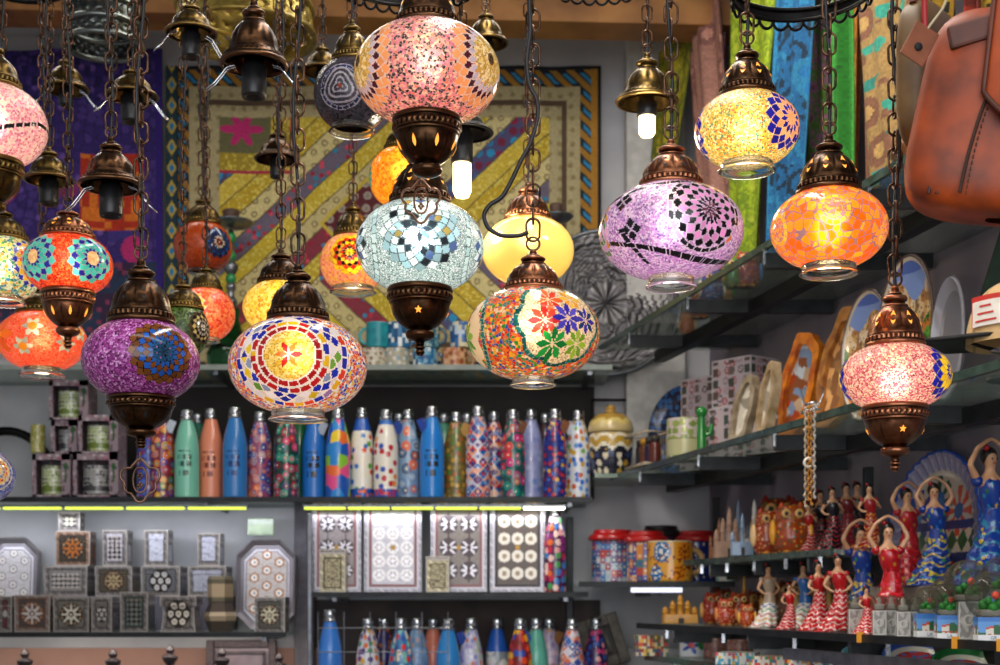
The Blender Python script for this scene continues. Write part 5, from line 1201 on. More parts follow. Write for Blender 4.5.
def frame(x0, x1, y0, y1, Y, label, w, mat, inner, rx=-.12, rz=0, cat='frame', zbase=None, ry=0):
    W_ = X(x1, Y)-X(x0, Y); H = (y1-y0)/F*Y; root = empty('picture_frame', ((X(x0, Y)+X(x1, Y))/2, Y, Z(y1, Y) if zbase is None else zbase), label, cat); root.rotation_euler = (rx, ry, rz)
    for (cx, cz, a, b) in ((-W_/2+w/2, H/2, w, H), (W_/2-w/2, H/2, w, H), (0, w/2, W_-2*w, w), (0, H-w/2, W_-2*w, w)): MB().box((cx, 0, cz), (a, .02, b)).build('frame_bar', mat, root, bevel=.003)
    for (cx, cz, a, b) in ((-W_/2+w*1.6, H/2, w*.3, H-3*w), (W_/2-w*1.6, H/2, w*.3, H-3*w), (0, w*1.6, W_-3*w, w*.3), (0, H-w*1.6, W_-3*w, w*.3)): MB().box((cx, -.004, cz), (a, .012, b)).build('inner_moulding', mat, root)
    MB().box((0, .006, H/2), (W_-2*w, .004, H-2*w)).build('panel', inner, root); return root
frame(206, 276, 645, 715, 4.0, 'ornate dark carved frame at the bottom beneath the octagonal tray', .022, M('carved_dark', '30242a', '4c3a3c', .5, scale=120, bmp=.8), M('dusty_mirror', '7c6c74', '8c7c80', .3), rx=-.06, zbase=ZL)
frame(590, 632, 604, 656, 3.97, 'tilted stone coloured frame leaning right of the lower bottles', .03, M('stone_frame', '6c645c', '4c4640', .6, scale=60), M('dark_panel', '3c3834', None, .6), rx=-.1, zbase=1.31, ry=-.3)
o = MB().box((X(612, 3.9), 3.95, 1.2975), (.17, .16, .02)).build('small_ledge', BAR); tag(o, 'small dark ledge carrying the tilted stone coloured frame', 'ledge')
# ------------------------------------------------------------------ ceramics on the corner shelf
ZS = Z(582, 3.7)
def ptile(cols, size=.018, seed=0, line='e8e0d0'):
    def f(T, z, r):
        u = T*.07+3; cu = np.floor(u/size); cv = np.floor(z/size); o = rnd(h01(cu, cv, seed), cols); x = u/size-cu-.5; y = z/size-cv-.5; q = np.hypot(x, y); a = np.arctan2(y, x)
        h = h01(cu, cv, seed+5); put(o, (q < .3+.1*np.cos(a*4)) & (h > .3), rnd(h01(cu, cv, 9), cols[::-1])); put(o, (q < .12), C('e8d8b8')); return o
    return f
def tin(px, Y, r, h, f, lid, label, z=ZS, lidr=1.12):
    root = empty('lidded_pot', (X(px, Y), Y, z), label, 'pot', 'red lidded ceramic pots on the corner shelf')
    MB().lathe(resamp(np.array([(0, 0), (r*.96, 0), (r, .004), (r, h), (r*.94, h), (r*.94, h-.01), (0, h-.01)]), 80), 72, colf=f).build('body', PG, root)
    MB().lathe(fine(np.array([(0, h+.001), (r*lidr, h+.001), (r*lidr*1.03, h+.006), (r*lidr, h+.014), (r*.94, h+.02), (r*.9, h+.03), (r*.3, h+.032), (0, h+.032)]), 3), 48).build('lid', M('lid_'+lid, lid, None, .3, coat=.4), root); return root
tin(613, 3.93, .060, .118, ptile(['4878b0', '3c5078', 'a8b8c8', '7c4878', 'b8443c']), 'c01818', 'pot with a red lid and blue patchwork sides at the left of the corner shelf')
tin(646, 3.80, .052, .108, ptile(['d88838', '3c7878', '6c3c7c', 'e8c8a0', '4858a0', 'b84838'], .02, 3), 'c41c1c', 'square patched orange and purple pot with a red lid, in front')
tin(697, 3.86, .052, .112, ptile(['182c78', '1c3890', '203c88'], .03, 6), 'b81818', 'deep blue pot with a red lid at the right of the corner shelf')
tin(661, 3.93, .05, .13, ptile(['302838', '40304c'], .03, 7), '1c1818', 'dark lidded pot behind the two red lidded pots')
def pmoor(T, z, r):
    u = T*.07+.4; o = np.ones((len(T), 4)); o[:] = C('e0a030')
    for cx, c1, c2 in ((.4-.035, '2c6ca8', 'e8e4d8'), (.4+.04, 'e88c18', '904818'), (.4-.12, '8c2c28', 'e0a030'), (.4+.12, '2c6ca8', 'e8e4d8')):
        for cz, s in ((.078, .028), (.022, .022)):
            q = np.hypot(u-cx+(.0 if cz > .05 else .02), z-cz)/s; a = np.arctan2(z-cz, u-cx)
            put(o, q < 1, C(c1)); put(o, (q < .8) & (np.cos(a*12) > 0), C(c2)); put(o, q < .5, C(c1)); put(o, q < .25, C(c2))
    hh = h01(np.floor(u/.005), np.floor(z/.005)); put(o, hh > .9, C('7c3018')); put(o, z > .105, C('d8c8a0')); return o
mug(X(670, 3.68), 3.68, ZS, .060, .108, pmoor, 'large mug with blue and orange round flowers, front of the corner shelf', 'c8a068', .0)
mug(X(727, 3.62), 3.62, ZS, .028, .045, pchk(['88a8a0', '5c2840', '98b8b0', 'c8d0c8'], .02, 4), 'small cup with teal and maroon checks at the end of the corner shelf', 'a8947c', 0)
# bigger ledge for these ceramics: second glass pane running into the corner
r = empty('glass_shelf', (X(665, 3.72), 3.60, ZS-.0), 'x', 'shelf') if False else None

# ------------------------------------------------------------------ figurines
SKIN = M('painted_skin', 'd8a47c', 'c08c66', .35, coat=.3); HAIR = M('black_hair', '0c0a0a', '181212', .3); ROSE = M('red_rose', 'c8141c', '981018', .35)
def dress_f(cols, kind):
    def f(T, z, r):
        H_ = .24; u = T*.03+1; t = z/H_; o = np.ones((len(T), 4)); o[:] = C(cols[0]); hh, d, ed, _, _ = vor(u, z, .011, .9, 3)
        if kind == 0: put(o, (hh > .55) & (d < .42), rnd(h01(hh, 2), cols[1:])); w = (t < .5) & (np.abs(((t*11+.25*np.sin(T*4)) % 1)-.5) < .09); put(o, w, C(cols[1]))
        elif kind == 1: w = (t < .62) & (np.abs(((t*13+.25*np.sin(T*7)) % 1)-.5) < .10); put(o, w, C(cols[1])); 
        elif kind == 2: w = (t < .42); put(o, w, C('e8e4dc')); put(o, w & (np.abs(((t*12+.3*np.sin(T*5)) % 1)-.5) < .13), rnd(h01(np.floor(t*12)), cols[1:]))
        return o
    return f
def doll(cols, kind, pose, label, x, y, z, h, rz=0, seed=0):
    """clay dancer: body one skinned figure, dress, hair, rose"""
    s = h/.30 if pose == 'up' else h/.255
    root = empty('dancer_figurine', (x, y, z), label, 'figurine', 'flamenco dancer figurines', rz); root.scale = (s, s, s)
    # dress: tiers of ruffles sweeping to one side
    pr = []; n = 70
    for k in range(n+1):
        t = k/n; zz = .196*t
        if t < .5: r = .057-.052*t+.0055*abs(math.sin(t*PI*8))
        elif t < .62: r = .031-(t-.5)*.02
        elif t < .74: r = .0286-.058*(t-.62)
        else: r = .0205+.0085*math.sin((t-.74)/.26*PI*.75)
        pr.append((r, zz))
    pr += [(.0215, .200), (.0165, .2035), (.010, .203)]
    pr = np.array(pr)
    def rad(th, i, zv): return 1+np.clip(1-zv/.11, 0, 1)*(.10*np.sin(th*9+zv*60)+.05*np.sin(th*2+1))+.0*th
    pr[:, 0] *= .88; mb = MB().lathe(pr, 84, colf=dress_f(cols, kind), rad=rad, cap=True, sy=.86)
    for k in range(len(mb.v)):
        V = mb.v[k]; t = np.clip(V[:, 2]/.2, 0, 1); V[:, 0] += .014*np.sin(t*PI)-.02*(1-t)**2; V[:, 1] += .006*np.sin(t*PI)
    mb.build('dress', PG, root)
    for sgn in (-1, 1): MB().ball((sgn*.0275, 0, .1975), .0118, 14, 10, col=C(cols[0])*.8, sz=.95).build('ruffled_sleeve', PG, root)
    MB().ball((.0, -.0105, .199), .0088, 12, 8, sy=.8, sz=1.1).build('neckline', SKIN, root)
    P_ = [(0, .0, .165), (0, .0, .200), (0, .0, .221), (0, -.002, .238), (0, .001, .256)]
    R_ = [(.019, .015), (.0205, .0145), (.0070, .0070), (.0145, .0155), (.011, .012)]
    E_ = [(0, 1), (1, 2), (2, 3), (3, 4)]
    if pose == 'up': A = lambda g: [(g*.026, 0, .196), (g*.046, -.004, .229), (g*.030, -.004, .260), (g*.008, -.004, .276), (g*-.006, -.004, .279)]
    elif pose == 'hip': A = lambda g: [(g*.028, 0, .194), (g*.048, -.006, .160), (g*.026, -.016, .140), (g*.016, -.022, .136), (g*.012, -.022, .135)]
    else: A = lambda g: [(g*.028, 0, .194), (g*.045, -.008, .165), (g*.034, -.030, .175 if g > 0 else .15), (g*.022, -.036, .19 if g > 0 else .15), (g*.018, -.036, .195 if g > 0 else .148)]
    for g in (-1, 1):
        b = len(P_); P_ += A(g); R_ += [(.0085, .0085), (.0062, .0062), (.0048, .0048), (.0052, .0040), (.003, .003)]; E_ += [(1, b), (b, b+1), (b+1, b+2), (b+2, b+3), (b+3, b+4)]
    me = bpy.data.meshes.new('body'); me.from_pydata(P_, E_, []); me.materials.append(SKIN)
    o = bpy.data.objects.new('body', me); COL.objects.link(o); o.parent = root
    sk = o.modifiers.new('skin', 'SKIN'); sk.use_smooth_shade = True
    for v, r in zip(me.skin_vertices[0].data, R_): v.radius = r
    me.skin_vertices[0].data[0].use_root = True
    ss = o.modifiers.new('sub', 'SUBSURF'); ss.levels = 2; ss.render_levels = 2
    mb = MB().ball((0, .0055, .247), .0165, 18, 12, sz=1.12); mb.ball((0, .017, .243), .0075, 12, 8); mb.build('hair', HAIR, root)
    MB().ball((-.009, -.002, .262), .0062, 10, 7).build('rose', ROSE, root)
    mb = MB()
    for g in (-1, 1): mb.ball((g*.0052, -.0158, .240), .0021, 8, 6, sy=.5)
    mb.build('eyes', HAIR, root); MB().ball((0, -.0155, .2315), .0030, 8, 6, sz=.5, sy=.6).build('lips', ROSE, root); MB().ball((0, -.0165, .2365), .0014, 8, 6, sz=1.5).build('nose', SKIN, root)
    MB().lathe([(0, 0), (.05, 0), (.05, .004), (0, .004)], 32, (-.01, 0, -.001)).build('base', M('doll_base', '4c342c', None, .5), root)
    return root
def on(px, off, z=ZR3): x, y = RS(px, off); return x, y, z
def H_(px, off, py_top, z=ZR3): x, y = RS(px, off); return Z(py_top, y)-z
# risers at the back
def riser(px0, px1, off, h, d, label):
    xa_, ya_ = RS(px0, off); xb_, yb_ = RS(px1, off)
    o = MB().box(((xa_+xb_)/2, (ya_+yb_)/2, ZR3+h/2), (math.hypot(xb_-xa_, yb_-ya_), d, h), math.atan2(yb_-ya_, xb_-xa_)).build('display_riser', M('riser_board', '8c8478', None, .6), bevel=.002); tag(o, label, 'stand')
riser(893, 1010, .20, .085, .10, 'display riser behind the snow globes carrying the blue and red dancers')
zR = ZR3+.0855
BL = ['103c98', 'd8c030', '2878d0', '2c8c50', '103478']; RD = ['c01824', 'd8a030', 'e04048', '980c1c']
for px, off, top, cols, kind, z, lb, rz in (
    (860, .15, 511, BL, 0, ZR3, 'blue dressed dancer figurine with raised arms, leftmost of the large dancers', .1),
    (888, .085, 507, ['b80c18', 'd83040', 'c88828', '8c0810'], 0, ZR3, 'red dressed dancer with raised arms just right of the leftmost blue dancer', -.1),
    (907, .21, 474, ['b01420', 'd03038', 'c89030', '8c0c18'], 0, zR, 'red dressed dancer standing taller behind, in front of the big plate', .2),
    (934, .19, 469, BL, 0, zR, 'blue dressed dancer in the centre of the big plate', -.15),
    (990, .19, 428, ['103c98', '2080a8', 'c8a830', '186848', '102c70'], 0, zR, 'tallest blue dancer at the right edge', .25)):
    x, y, z = on(px, off, z); doll(cols, kind, 'up', lb, x, y, z, Z(top, y)-z, rz)
RW = ['c01018', 'f0d8d0']
for px, off, top, cols, kind, pose, lb, rz in (
    (768, .13, 566, ['b8a088', 'c83028', '3050a0', '209048', 'e0a030'], 2, 'hip', 'dancer with a white skirt banded in many colours', .2),
    (789, .07, 585, RW, 1, 'hold', 'smallest red dancer with white wavy trim between two larger dancers', 0),
    (803, .16, 565, ['2c68b0', 'c83028', '3050a0', '209048', 'e0a030'], 2, 'hip', 'dancer in a blue bodice with a white banded skirt', -.2),
    (818, .09, 563, RW, 1, 'hold', 'red dancer with wavy trim, left of the pair at the shelf front', .3),
    (838, .08, 557, RW, 1, 'hip', 'red dancer with white wavy trim, right of the pair at the shelf front', -.2),
    (830, .25, 552, ['8c1c18', 'c89038'], 1, 'hold', 'dark red dancer half hidden behind the red pair', 0),
    (866, .02, 588, RW, 1, 'hold', 'tiny red dancer standing before the leftmost blue dancer', .2)):
    x, y, z = on(px, off); doll(cols, kind, pose, lb, x, y, z, Z(top, y)-z, rz)
BK = ['14101c', 'c81820']
for px, off, top, cols, lb in ((832, .17, 489, BK, 'black dressed dancer on the small upper shelf'), (846, .22, 485, ['7c1420', 'b83038'], 'wine red dancer on the small upper shelf'), (820, .25, 492, BK, 'black and red dancer behind, small upper shelf'),
        (857, .28, 484, ['181420', '5c2028'], 'dark dancer near the upright on the small upper shelf'), (869, .17, 486, ['a01c20', 'd8a038'], 'dark red dancer at the right end of the small upper shelf'), (808, .17, 505, ['b01818', 'e8d0c0'], 'short red dancer beside the necklaces on the small upper shelf')):
    x, y, z = on(px, off, ZR2); doll(cols, 1, 'hold', lb, x, y, z, Z(top, y)-z, 0)

def owl(x, y, z, h, cols, label, rz=0, name='owl_figurine', cat='figurine'):
    root = empty(name, (x, y, z), label, cat, 'painted owl figurines', rz); s = h/.1; root.scale = (s,)*3
    def f(T, zz, r):
        u = T*.03+1; hh, d, ed, _, _ = vor(u, zz, .009, .5, 3); o = np.ones((len(T), 4)); o[:] = C(cols[0]); put(o, d < .25, rnd(hh, cols[1:])); o[:, :3] *= .75; return o
    mb = MB().lathe(fine(np.array([(0, 0), (.026, 0), (.034, .012), (.038, .03), (.036, .05), (.030, .062), (.031, .07), (.030, .082), (.022, .092), (.008, .097), (0, .097)]), 4), 48, colf=f, sy=.8); mb.build('body', PG, root)
    for g in (-1, 1):
        e = MB().lathe([(0, .0), (.0085, .0), (.009, .002), (.007, .003), (0, .003)], 20); e.xform(Matrix.Translation((g*.0125, -.0235, .078)) @ Matrix.Rotation(PI/2, 4, 'X')); eo = e.build('eye', M('owl_eye', 'd8a860', None, .3), root)
        MB().ball((g*.0125, -.0275, .078), .0042, 10, 7, sy=.5).build('pupil', HAIR, eo)
        MB().lathe([(.008, 0), (.004, .008), (0, .013)], 10, (g*.018, 0, .09)).build('ear_tuft', M('tuft_'+cols[0], cols[0], None, .4), root)
        MB().ball((g*.036, -.004, .042), .016, 12, 9, sx=.45, sz=1.6, col=C(cols[1])).build('wing', PG, root)
        MB().ball((g*.012, -.025, .003), .008, 10, 6, sz=.5).build('foot', M('owl_foot', 'c88828', None, .4), root)
    MB().lathe([(.004, 0), (.002, -.006), (0, -.009)], 8, (0, -.028, .073)).build('beak', M('owl_foot', 'c88828'), root); return root
OW = [(769, .12, 509, ZR2, ['a83c18', 'f0c890', 'e09040'], 'orange brown owl figurine with a cream dotted front, small upper shelf'), (791, .14, 503, ZR2, ['b84818', 'f0a830', '2c6840'], 'tall orange owl figurine beside the necklaces'), (777, .28, 496, ZR2, ['982818', 'e8b040', '389050'], 'red brown owl behind the cream dotted owl'), (804, .28, 498, ZR2, ['8c2018', 'd8a030', '2c8048'], 'dark red owl with green spots, rear of the small upper shelf'),
      (713, .18, 592, ZR3, ['b82818', 'f0b060', 'd86028'], 'red owl figurine at the left end of the dancer shelf'), (726, .12, 598, ZR3, ['c83018', 'e89048', 'f0d0a0'], 'bright red owl, second at the left of the dancer shelf'), (739, .16, 592, ZR3, ['a83818', 'e8a040', '983018'], 'brownish owl third from the left on the dancer shelf'), (722, .26, 588, ZR3, ['983020', 'd8a860', 'b86030'], 'owl behind the bright red owl'),
      (747, .10, 604, ZR3, ['c84818', 'f0b850', '8c2818'], 'small orange owl at the foot of the golden tower figurine'), (756, .25, 590, ZR3, ['8c3820', 'c89048', '5c5028'], 'brown owl behind the white skirted dancer'), (777, .26, 583, ZR3, ['a05020', 'd8a040', '6c3818'], 'amber owl in the rear row, left'), (790, .26, 580, ZR3, ['8c4820', 'd89840', '3c5c38'], 'amber and green owl in the rear row, middle'), (812, .28, 577, ZR3, ['b88028', 'e8c060', '7c4818'], 'golden owl in the rear row behind the red pair'), (848, .24, 574, ZR3, ['6c4c28', 'b89040', '8c3820'], 'bronze toned owl behind the leftmost blue dancer')]
for px, off, top, z, cols, lb in OW: x, y, _ = on(px, off, z); owl(x, y, z, Z(top, y)-z, cols, lb, .1*math.sin(px))
# castle shaped figurines
def castle(x, y, z, h, w, col, label, towers=5, name='castle_figurine'):
    root = empty(name, (x, y, z), label, 'figurine', 'little castle and cathedral figurines'); m = M('castle_'+col, col, None, .35, scale=90, bmp=.3, coat=.3)
    MB().box((0, 0, h*.16), (w, w*.5, h*.32)).build('walls', m, root, bevel=.002)
    for k in range(towers):
        t = (k-(towers-1)/2)/((towers-1)/2) if towers > 1 else 0; hh_ = h*(1-.42*abs(t)); xx = t*w*.43; r = w*.10
        MB().lathe(fine(np.array([(r, 0), (r*.95, hh_*.2), (r*.9, hh_*.62), (r*1.15, hh_*.64), (r*1.1, hh_*.68), (r*.8, hh_*.72), (r*.95, hh_*.78), (r*.6, hh_*.9), (r*.12, hh_*.97), (0, hh_)]), 2), 16, (xx, -w*.08*(1-abs(t)), 0)).build('tower', m, root)
    MB().box((0, -w*.26, h*.1), (w*.16, .004, h*.18)).build('gate', M('gate_dark', '30201c'), root, bevel=.001)
    return root
x, y = X(680, 3.5), 3.5; castle(x, y, ZR3+.001, Z(594, y)-ZR3, .085, 'c88c20', 'golden many towered cathedral figurine at the far left of the dancer shelf')
for px, off, top, w, col, lb in ((744, .20, 571, .045, 'd09820', 'tall golden tower figurine among the red owls'),): x, y, z = on(px, off); castle(x, y, z, Z(top, y)-z, w, col, lb, 3)
for px, off, top, w, col, lb, tw in ((729, .14, 506, .07, 'c8a088', 'beige pink castle figurine, leftmost on the small upper shelf', 5), (742, .09, 512, .05, '88a0bc', 'pale blue tower figurine in front', 3), (754, .18, 498, .06, 'e0d8d0', 'tallest pale castle figurine on the small upper shelf', 3), (738, .22, 498, .06, '98acc8', 'light blue castle figurine at the back', 3), (719, .22, 516, .05, 'c88860', 'small orange brown castle figurine at the left back', 3)):
    x, y, z = on(px, off, ZR2); castle(x, y, z, Z(top, y)-z, w, col, lb, tw)

# ------------------------------------------------------------------ snow globes and souvenir blocks
GREEN = M('plastic_green', '1c8c2c', '0c5c18', .5); WATER = dome_glass('globe_glass', '544c40', .10, .8); STONE = M('figure_stone', '9c948c', '7c746c', .6)
def sbase(w, d, h, kind, txt):
    def f(u, v, ww, hh_):
        o = np.ones((len(u), 4)); t = v/hh_+.5
        if kind == 0:
            o[:] = C('5c98d8'); put(o, t > .8, C('3878c8')); hl = .5+.18*np.sin(u*160+1); put(o, t < hl, C('1c5c30')); k = h01(np.floor(u/.006), 2); put(o, (t < .42+.22*k) & (k > .35), C('e0d8c8')); put(o, (t < .5+.2*k) & (t > .40+.2*k) & (k > .35), C('c84828')); put(o, (t < .30) & (h01(np.floor(u/.004), np.floor(v/.004)) > .6), C('b84830')); put(o, t < .24, C('e8e8ea'))
        else:
            o[:] = C('8c8884'); w = np.abs(np.sin(u*260)*.5+np.sin(v*210+np.cos(u*300)*1.5)*.5); put(o, w > .42, C('b8b4ae')); q = np.hypot(u, v)/min(ww, hh_); put(o, (q < .3) & (q > .2), C('c8c4bc')); e = np.minimum(ww/2-np.abs(u), hh_/2-np.abs(v)); put(o, e < .0022, C('d0ccc6'))
        return o
    mb = MB(); pbox(mb, w, d, h, f, res=.0016); return mb
def sglobe(px, off, r_px, h_py, kind, label, z=ZR3, tall=None, base_w=None, txt=None):
    x, y = RS(px, off); k = y/F; r = r_px*k; h = (h_py)*k; root = empty('snow_globe', (x, y, z), label, 'snow globe', 'souvenir snow globes at the right end of the shelf', -.12)
    w = base_w*k if base_w else r*1.7
    sbase(w, w*.8, h, kind, txt).build('block', PS, root)
    cz = h+r*.82
    ph = np.linspace(-.95, PI/2, 22); MB().lathe(np.stack([r*np.cos(ph), cz+r*np.sin(ph)], 1), 40, cap=False).build('glass_dome', WATER, root)
    if kind == 0 or r_px > 13:
        s = r/.03; mb = MB()
        for k_ in range(9): a = k_*2.4; mb.ball((.010*s*math.cos(a), .008*s*math.sin(a), h+.008*s+.0017*s*k_), .0075*s*(1-.05*k_), 8, 6)
        mb.build('green_bush', GREEN, root); MB().ball((.004*s, -.006*s, h+.026*s), .005*s, 8, 6).build('red_flower', M('bloom', 'e84020'), root)
        MB().box((0, 0, h+.005*s), (.030*s, .026*s, .008*s)).build('rock', STONE, root, bevel=.002*s)
    else:
        MB().box((0, 0, h+.006), (r*1.1, r*.9, .010)).build('little_castle', STONE, root, bevel=.002)
        MB().lathe([(.004, 0), (.004, .012), (.0, .017)], 10, (0, 0, h+.008)).build('little_tower', STONE, root)
    if txt:
        cu = bpy.data.curves.new('lettering', 'FONT'); cu.body = txt; cu.size = h*.2; cu.align_x = 'CENTER'; cu.extrude = .0002; cu.materials.append(M('letter_grey', '4c5c7c'))
        tc_ = bpy.data.objects.new('tmp', cu); me_ = bpy.data.meshes.new_from_object(tc_); bpy.data.objects.remove(tc_); t = bpy.data.objects.new('lettering', me_); COL.objects.link(t); t.parent = root; t.location = (0, -w*.4-.0004, h*.045); t.rotation_euler = (PI/2, 0, 0)
    return root
lbs = ['first', 'second', 'third', 'fourth', 'fifth', 'sixth']
for i, px in enumerate((855, 867, 879, 891, 903, 915)): sglobe(px, .035+.03*(i % 2), 8.6, 24, 1, '%s from the left in the row of small domes on patterned silver blocks' % lbs[i].capitalize(), base_w=13.0)
sglobe(928, .05, 15, 23, 0, 'snow globe with green bush on a blue village block, left of two side by side', base_w=25, txt='LA')
sglobe(948, .03, 18, 23, 0, 'snow globe with green bush behind the tall silver block', base_w=24, txt='LA')
sglobe(967, .05, 23, 37, 1, 'big snow globe on the tall patterned silver block', base_w=19)
sglobe(991, .04, 25, 23, 0, 'big snow globe with red flower at the right edge on a blue village block', base_w=30, txt='GR')
sglobe(946, .12, 17, 28, 0, 'brownish snow globe in the second row in front of the blue dancer', z=ZR3, base_w=24)
sglobe(974, .13, 13, 44, 1, 'small dark snow globe between the brownish one and the big one in the second row', z=ZR3, base_w=14)
sglobe(1003, .13, 22, 42, 0, 'reddish snow globe at the right edge in the second row', z=ZR3, base_w=26)
for px, lb in ((859, 'left'), (954, 'middle'), (999, 'right')):
    x, y = RS(px, -.008); o = MB().box((x, y-.006, ZR3-.004), (.011, .003, .018)).build('price_sticker', M('orange_sticker', 'f0a018', None, .6)); tag(o, '%s orange price sticker on the front edge of the dancer shelf' % lb, 'sticker')

# big ceramic plate with a fluted rim
def plate(c, R, rz, rx, f, label, rim='9c98c0', mat=None, flute=1, group=None, sx=1.0):
    root = empty('ceramic_plate', c, label, 'plate', group, rz); root.rotation_euler = (rx, 0, rz); nr, nt_ = 70, 240
    r = np.linspace(0, 1, nr); th = np.arange(nt_)/nt_*2*PI; RR, TT = np.meshgrid(r, th, indexing='ij')
    y = -.016*np.clip((RR-.70)/.3, 0, 1)**1.3-flute*.0022*np.sin(TT*40+RR*9)*(RR > .78); G = np.stack([sx*RR*R*np.sin(TT), y, R+RR*R*np.cos(TT)], -1)
    rc = (r[1:]+r[:-1])/2; tc = (np.arange(nt_)+.5)/nt_*2*PI; A, B_ = np.meshgrid(rc, tc, indexing='ij'); X_ = (A*np.sin(B_)).ravel(); Z_ = (A*np.cos(B_)).ravel()
    o = MB().grid(G, wu=True, col=f(X_, Z_, A.ravel(), B_.ravel())).build('dish', PG, root); s = o.modifiers.new('t', 'SOLIDIFY'); s.thickness = .006; s.offset = 1 if False else -1
    return root
def f_mosaic(x, z, r, a):
    o = np.ones((len(x), 4)); o[:] = C('d8ccb8')
    top = z > .18; q = np.hypot((x+.02), z-.42); b = np.arctan2(z-.42, x+.02); put(o, top & (q < .30) & (np.cos(b*8) > -.1) & (q > .1), C('1c5c40')); put(o, top & (q < .13), C('2c70b8'))
    q = np.hypot(x-.42, z-.30); b = np.arctan2(z-.3, x-.42); put(o, (q < .28) & (np.cos(b*8) > -.1) & (q > .08), C('d8502c')); put(o, q < .09, C('2c60a0'))
    q = np.hypot(x+.45, z-.28); b = np.arctan2(z-.28, x+.45); put(o, (q < .32) & (np.cos(b*8+1) > -.1) & (q > .06), C('20409c')); put(o, q < .09, C('3c88b8'))
    for lo, hi, c in ((.10, .20, '14307c'), (-.26, -.16, '14286c')): put(o, (z > lo) & (z < hi), C(c))
    m = (z > -.16) & (z < .10); k = np.floor(x/.22); f_ = np.abs(x/.22-k-.5)+np.abs((z+.03)/.26); put(o, m & (f_ < .5), rnd(h01(k, 3), ['a82c28', '1c5c34', '203c8c', '1c5c34']))
    m = z < -.26; u = (x+z)/.26; w = (x-z)/.26; put(o, m & ((np.floor(u)+np.floor(w)) % 2 == 0), C('181418')); q = np.maximum(np.abs(u-np.floor(u)-.5), np.abs(w-np.floor(w)-.5)); put(o, m & (q < .2), C('a02c28'))
    m = r > .78; put(o, m, C('9894b8')); put(o, m & (np.sin(a*40+r*9) > .5), C('b8b4d0')); put(o, r > .965, C('1c50b8')); return o
x, y = RS(928, .315)
plate((x, y, ZR3+.004), .178, -1.35, -.10, f_mosaic, 'large plate with fluted lavender rim and mosaic design behind the dancers')
o = tag(MB().box((x+.02, y+.05, zR-.052), (.16, .05, .06), -.4).build('plate_stand', M('stand_wood', '4c3020', None, .5)), 'wooden stand under the big mosaic plate', 'stand') if False else None
def f_land(seed):
    def f(x, z, r, a):
        o = np.ones((len(x), 4)); o[:] = C('8098d0'); put(o, z > .78, C('5068b4')); hh, d, ed, _, _ = vor(x, z, .12, .9, seed); hl = .56+.14*np.sin(x*5+seed)
        put(o, z < hl, rnd(hh, ['d0a060', 'e0c090', 'b07840', 'e8d0b0', '987048'])); put(o, z < hl-.45, rnd(hh, ['3c7c2c', '5c9838', 'c87830', '28601c'])); put(o, z < hl-.8, rnd(hh, ['c87828', 'a85020', '486c28'])); put(o, (d < .15) & (z < hl), C('583820')); put(o, r > .93, C('c8b8a0')); put(o, r > .97, C('5c4840')); return o
    return f
# landscape plates on the middle shelf
x, y = RS(867, .15); plate((x, y, ZR1+.003), .128, -1.10, -.06, f_land(1), 'landscape plate with blue sky, left one behind the rose lamp cap', flute=0, sx=.52, group='landscape plates on the middle shelf')
x, y = RS(906, .15); plate((x, y, ZR1+.003), .143, -1.15, -.06, f_land(4), 'taller landscape plate with blue sky, right one behind the rose lamp cap', flute=0, sx=.52, group='landscape plates on the middle shelf')
x, y = RS(950, .15); plate((x, y, ZR1+.003), .105, -1.2, -.06, lambda x, z, r, a: pal(((r > .8)*1), ['6c6a70', '84828a']), 'dark grey oval plate between the landscape plates and the cap', flute=0, sx=.38)
x, y = RS(684, .31)
plate((X(683, 3.93), 3.93, ZR1+.002), .13, -.5, -.10, lambda x, z, r, a: np.where((vor(x, z, .16, .8, 3)[1] < .36)[:, None], C('2c68b0'), C('101c3c')), 'dark blue patterned plate leaning behind the gift boxes', flute=0, sx=.8)
# carved olive wood pieces (wavy boards)
def board(px, off, pyt, w, label, cols, lean=.25, rz=-1.0, hole=True, slim=1):
    x, y = RS(px, off); h = Z(pyt, y)-ZR1; root = empty('decorated_board', (x, y, ZR1), label, 'board', 'upright wooden edged boards on the middle shelf', rz); root.rotation_euler = (-.12, lean, rz)
    t = np.arange(48)/48*2*PI; R = 1+.05*np.sin(t*5+px)+.03*np.sin(t*9); ex = w/2*R*np.abs(np.sin(t))**.8*np.sign(np.sin(t)); ez = h/2+h/2*R*np.cos(t)*.97
    ez = np.maximum(ez, .0); d = .022
    o = np.stack([ex, 0*ex-d/2, ez], 1); i_ = np.stack([ex*.66, 0*ex-d/2, h/2+(ez-h/2)*.78], 1); ob = o+[0, d, 0]; ib = i_+[0, d*.5, 0]
    MB().grid(np.array([ob, o, i_, ib]), wu=True, col=C(cols[0]), smooth=False).build('bark_edge', M('edge_'+cols[0], cols[0], cols[1], .5, scale=40, bmp=.6), root)
    n = 24; mb = MB(); rr = np.linspace(0, 1, n); G = np.stack([rr[:, None]*ib[:, 0], 0*rr[:, None]+ib[:, 1], h/2+rr[:, None]*(ib[:, 2]-h/2)], -1)
    rc = (rr[1:]+rr[:-1])/2; px_ = (rc[:, None]*ib[:, 0]).ravel(); pz_ = (h/2+rc[:, None]*(ib[:, 2]-h/2)).ravel(); hh, dd, ed, _, _ = vor(px_, pz_, .02, .8, int(px)); 
    mb.grid(G, wu=True, col=rnd(hh, cols[2:])).build('painted_face', PS, root); mb = MB().ngon(ob[::-1]); mb.build('back', M('back_wood', '7c5430'), root); return root
board(789, .13, 330, .10, 'tall orange edged board with a painted scene, left of the pair', ['f09018', 'b85010', '7890b0', 'c8d0d8', '8c4c20', 'c0a080', 'b04018'], .16)
board(826, .13, 306, .11, 'tall brown edged board leaning right, right of the pair', ['c88840', '8c5428', 'e0a868', 'a87848', '8c5c38'], .22, -1.15)
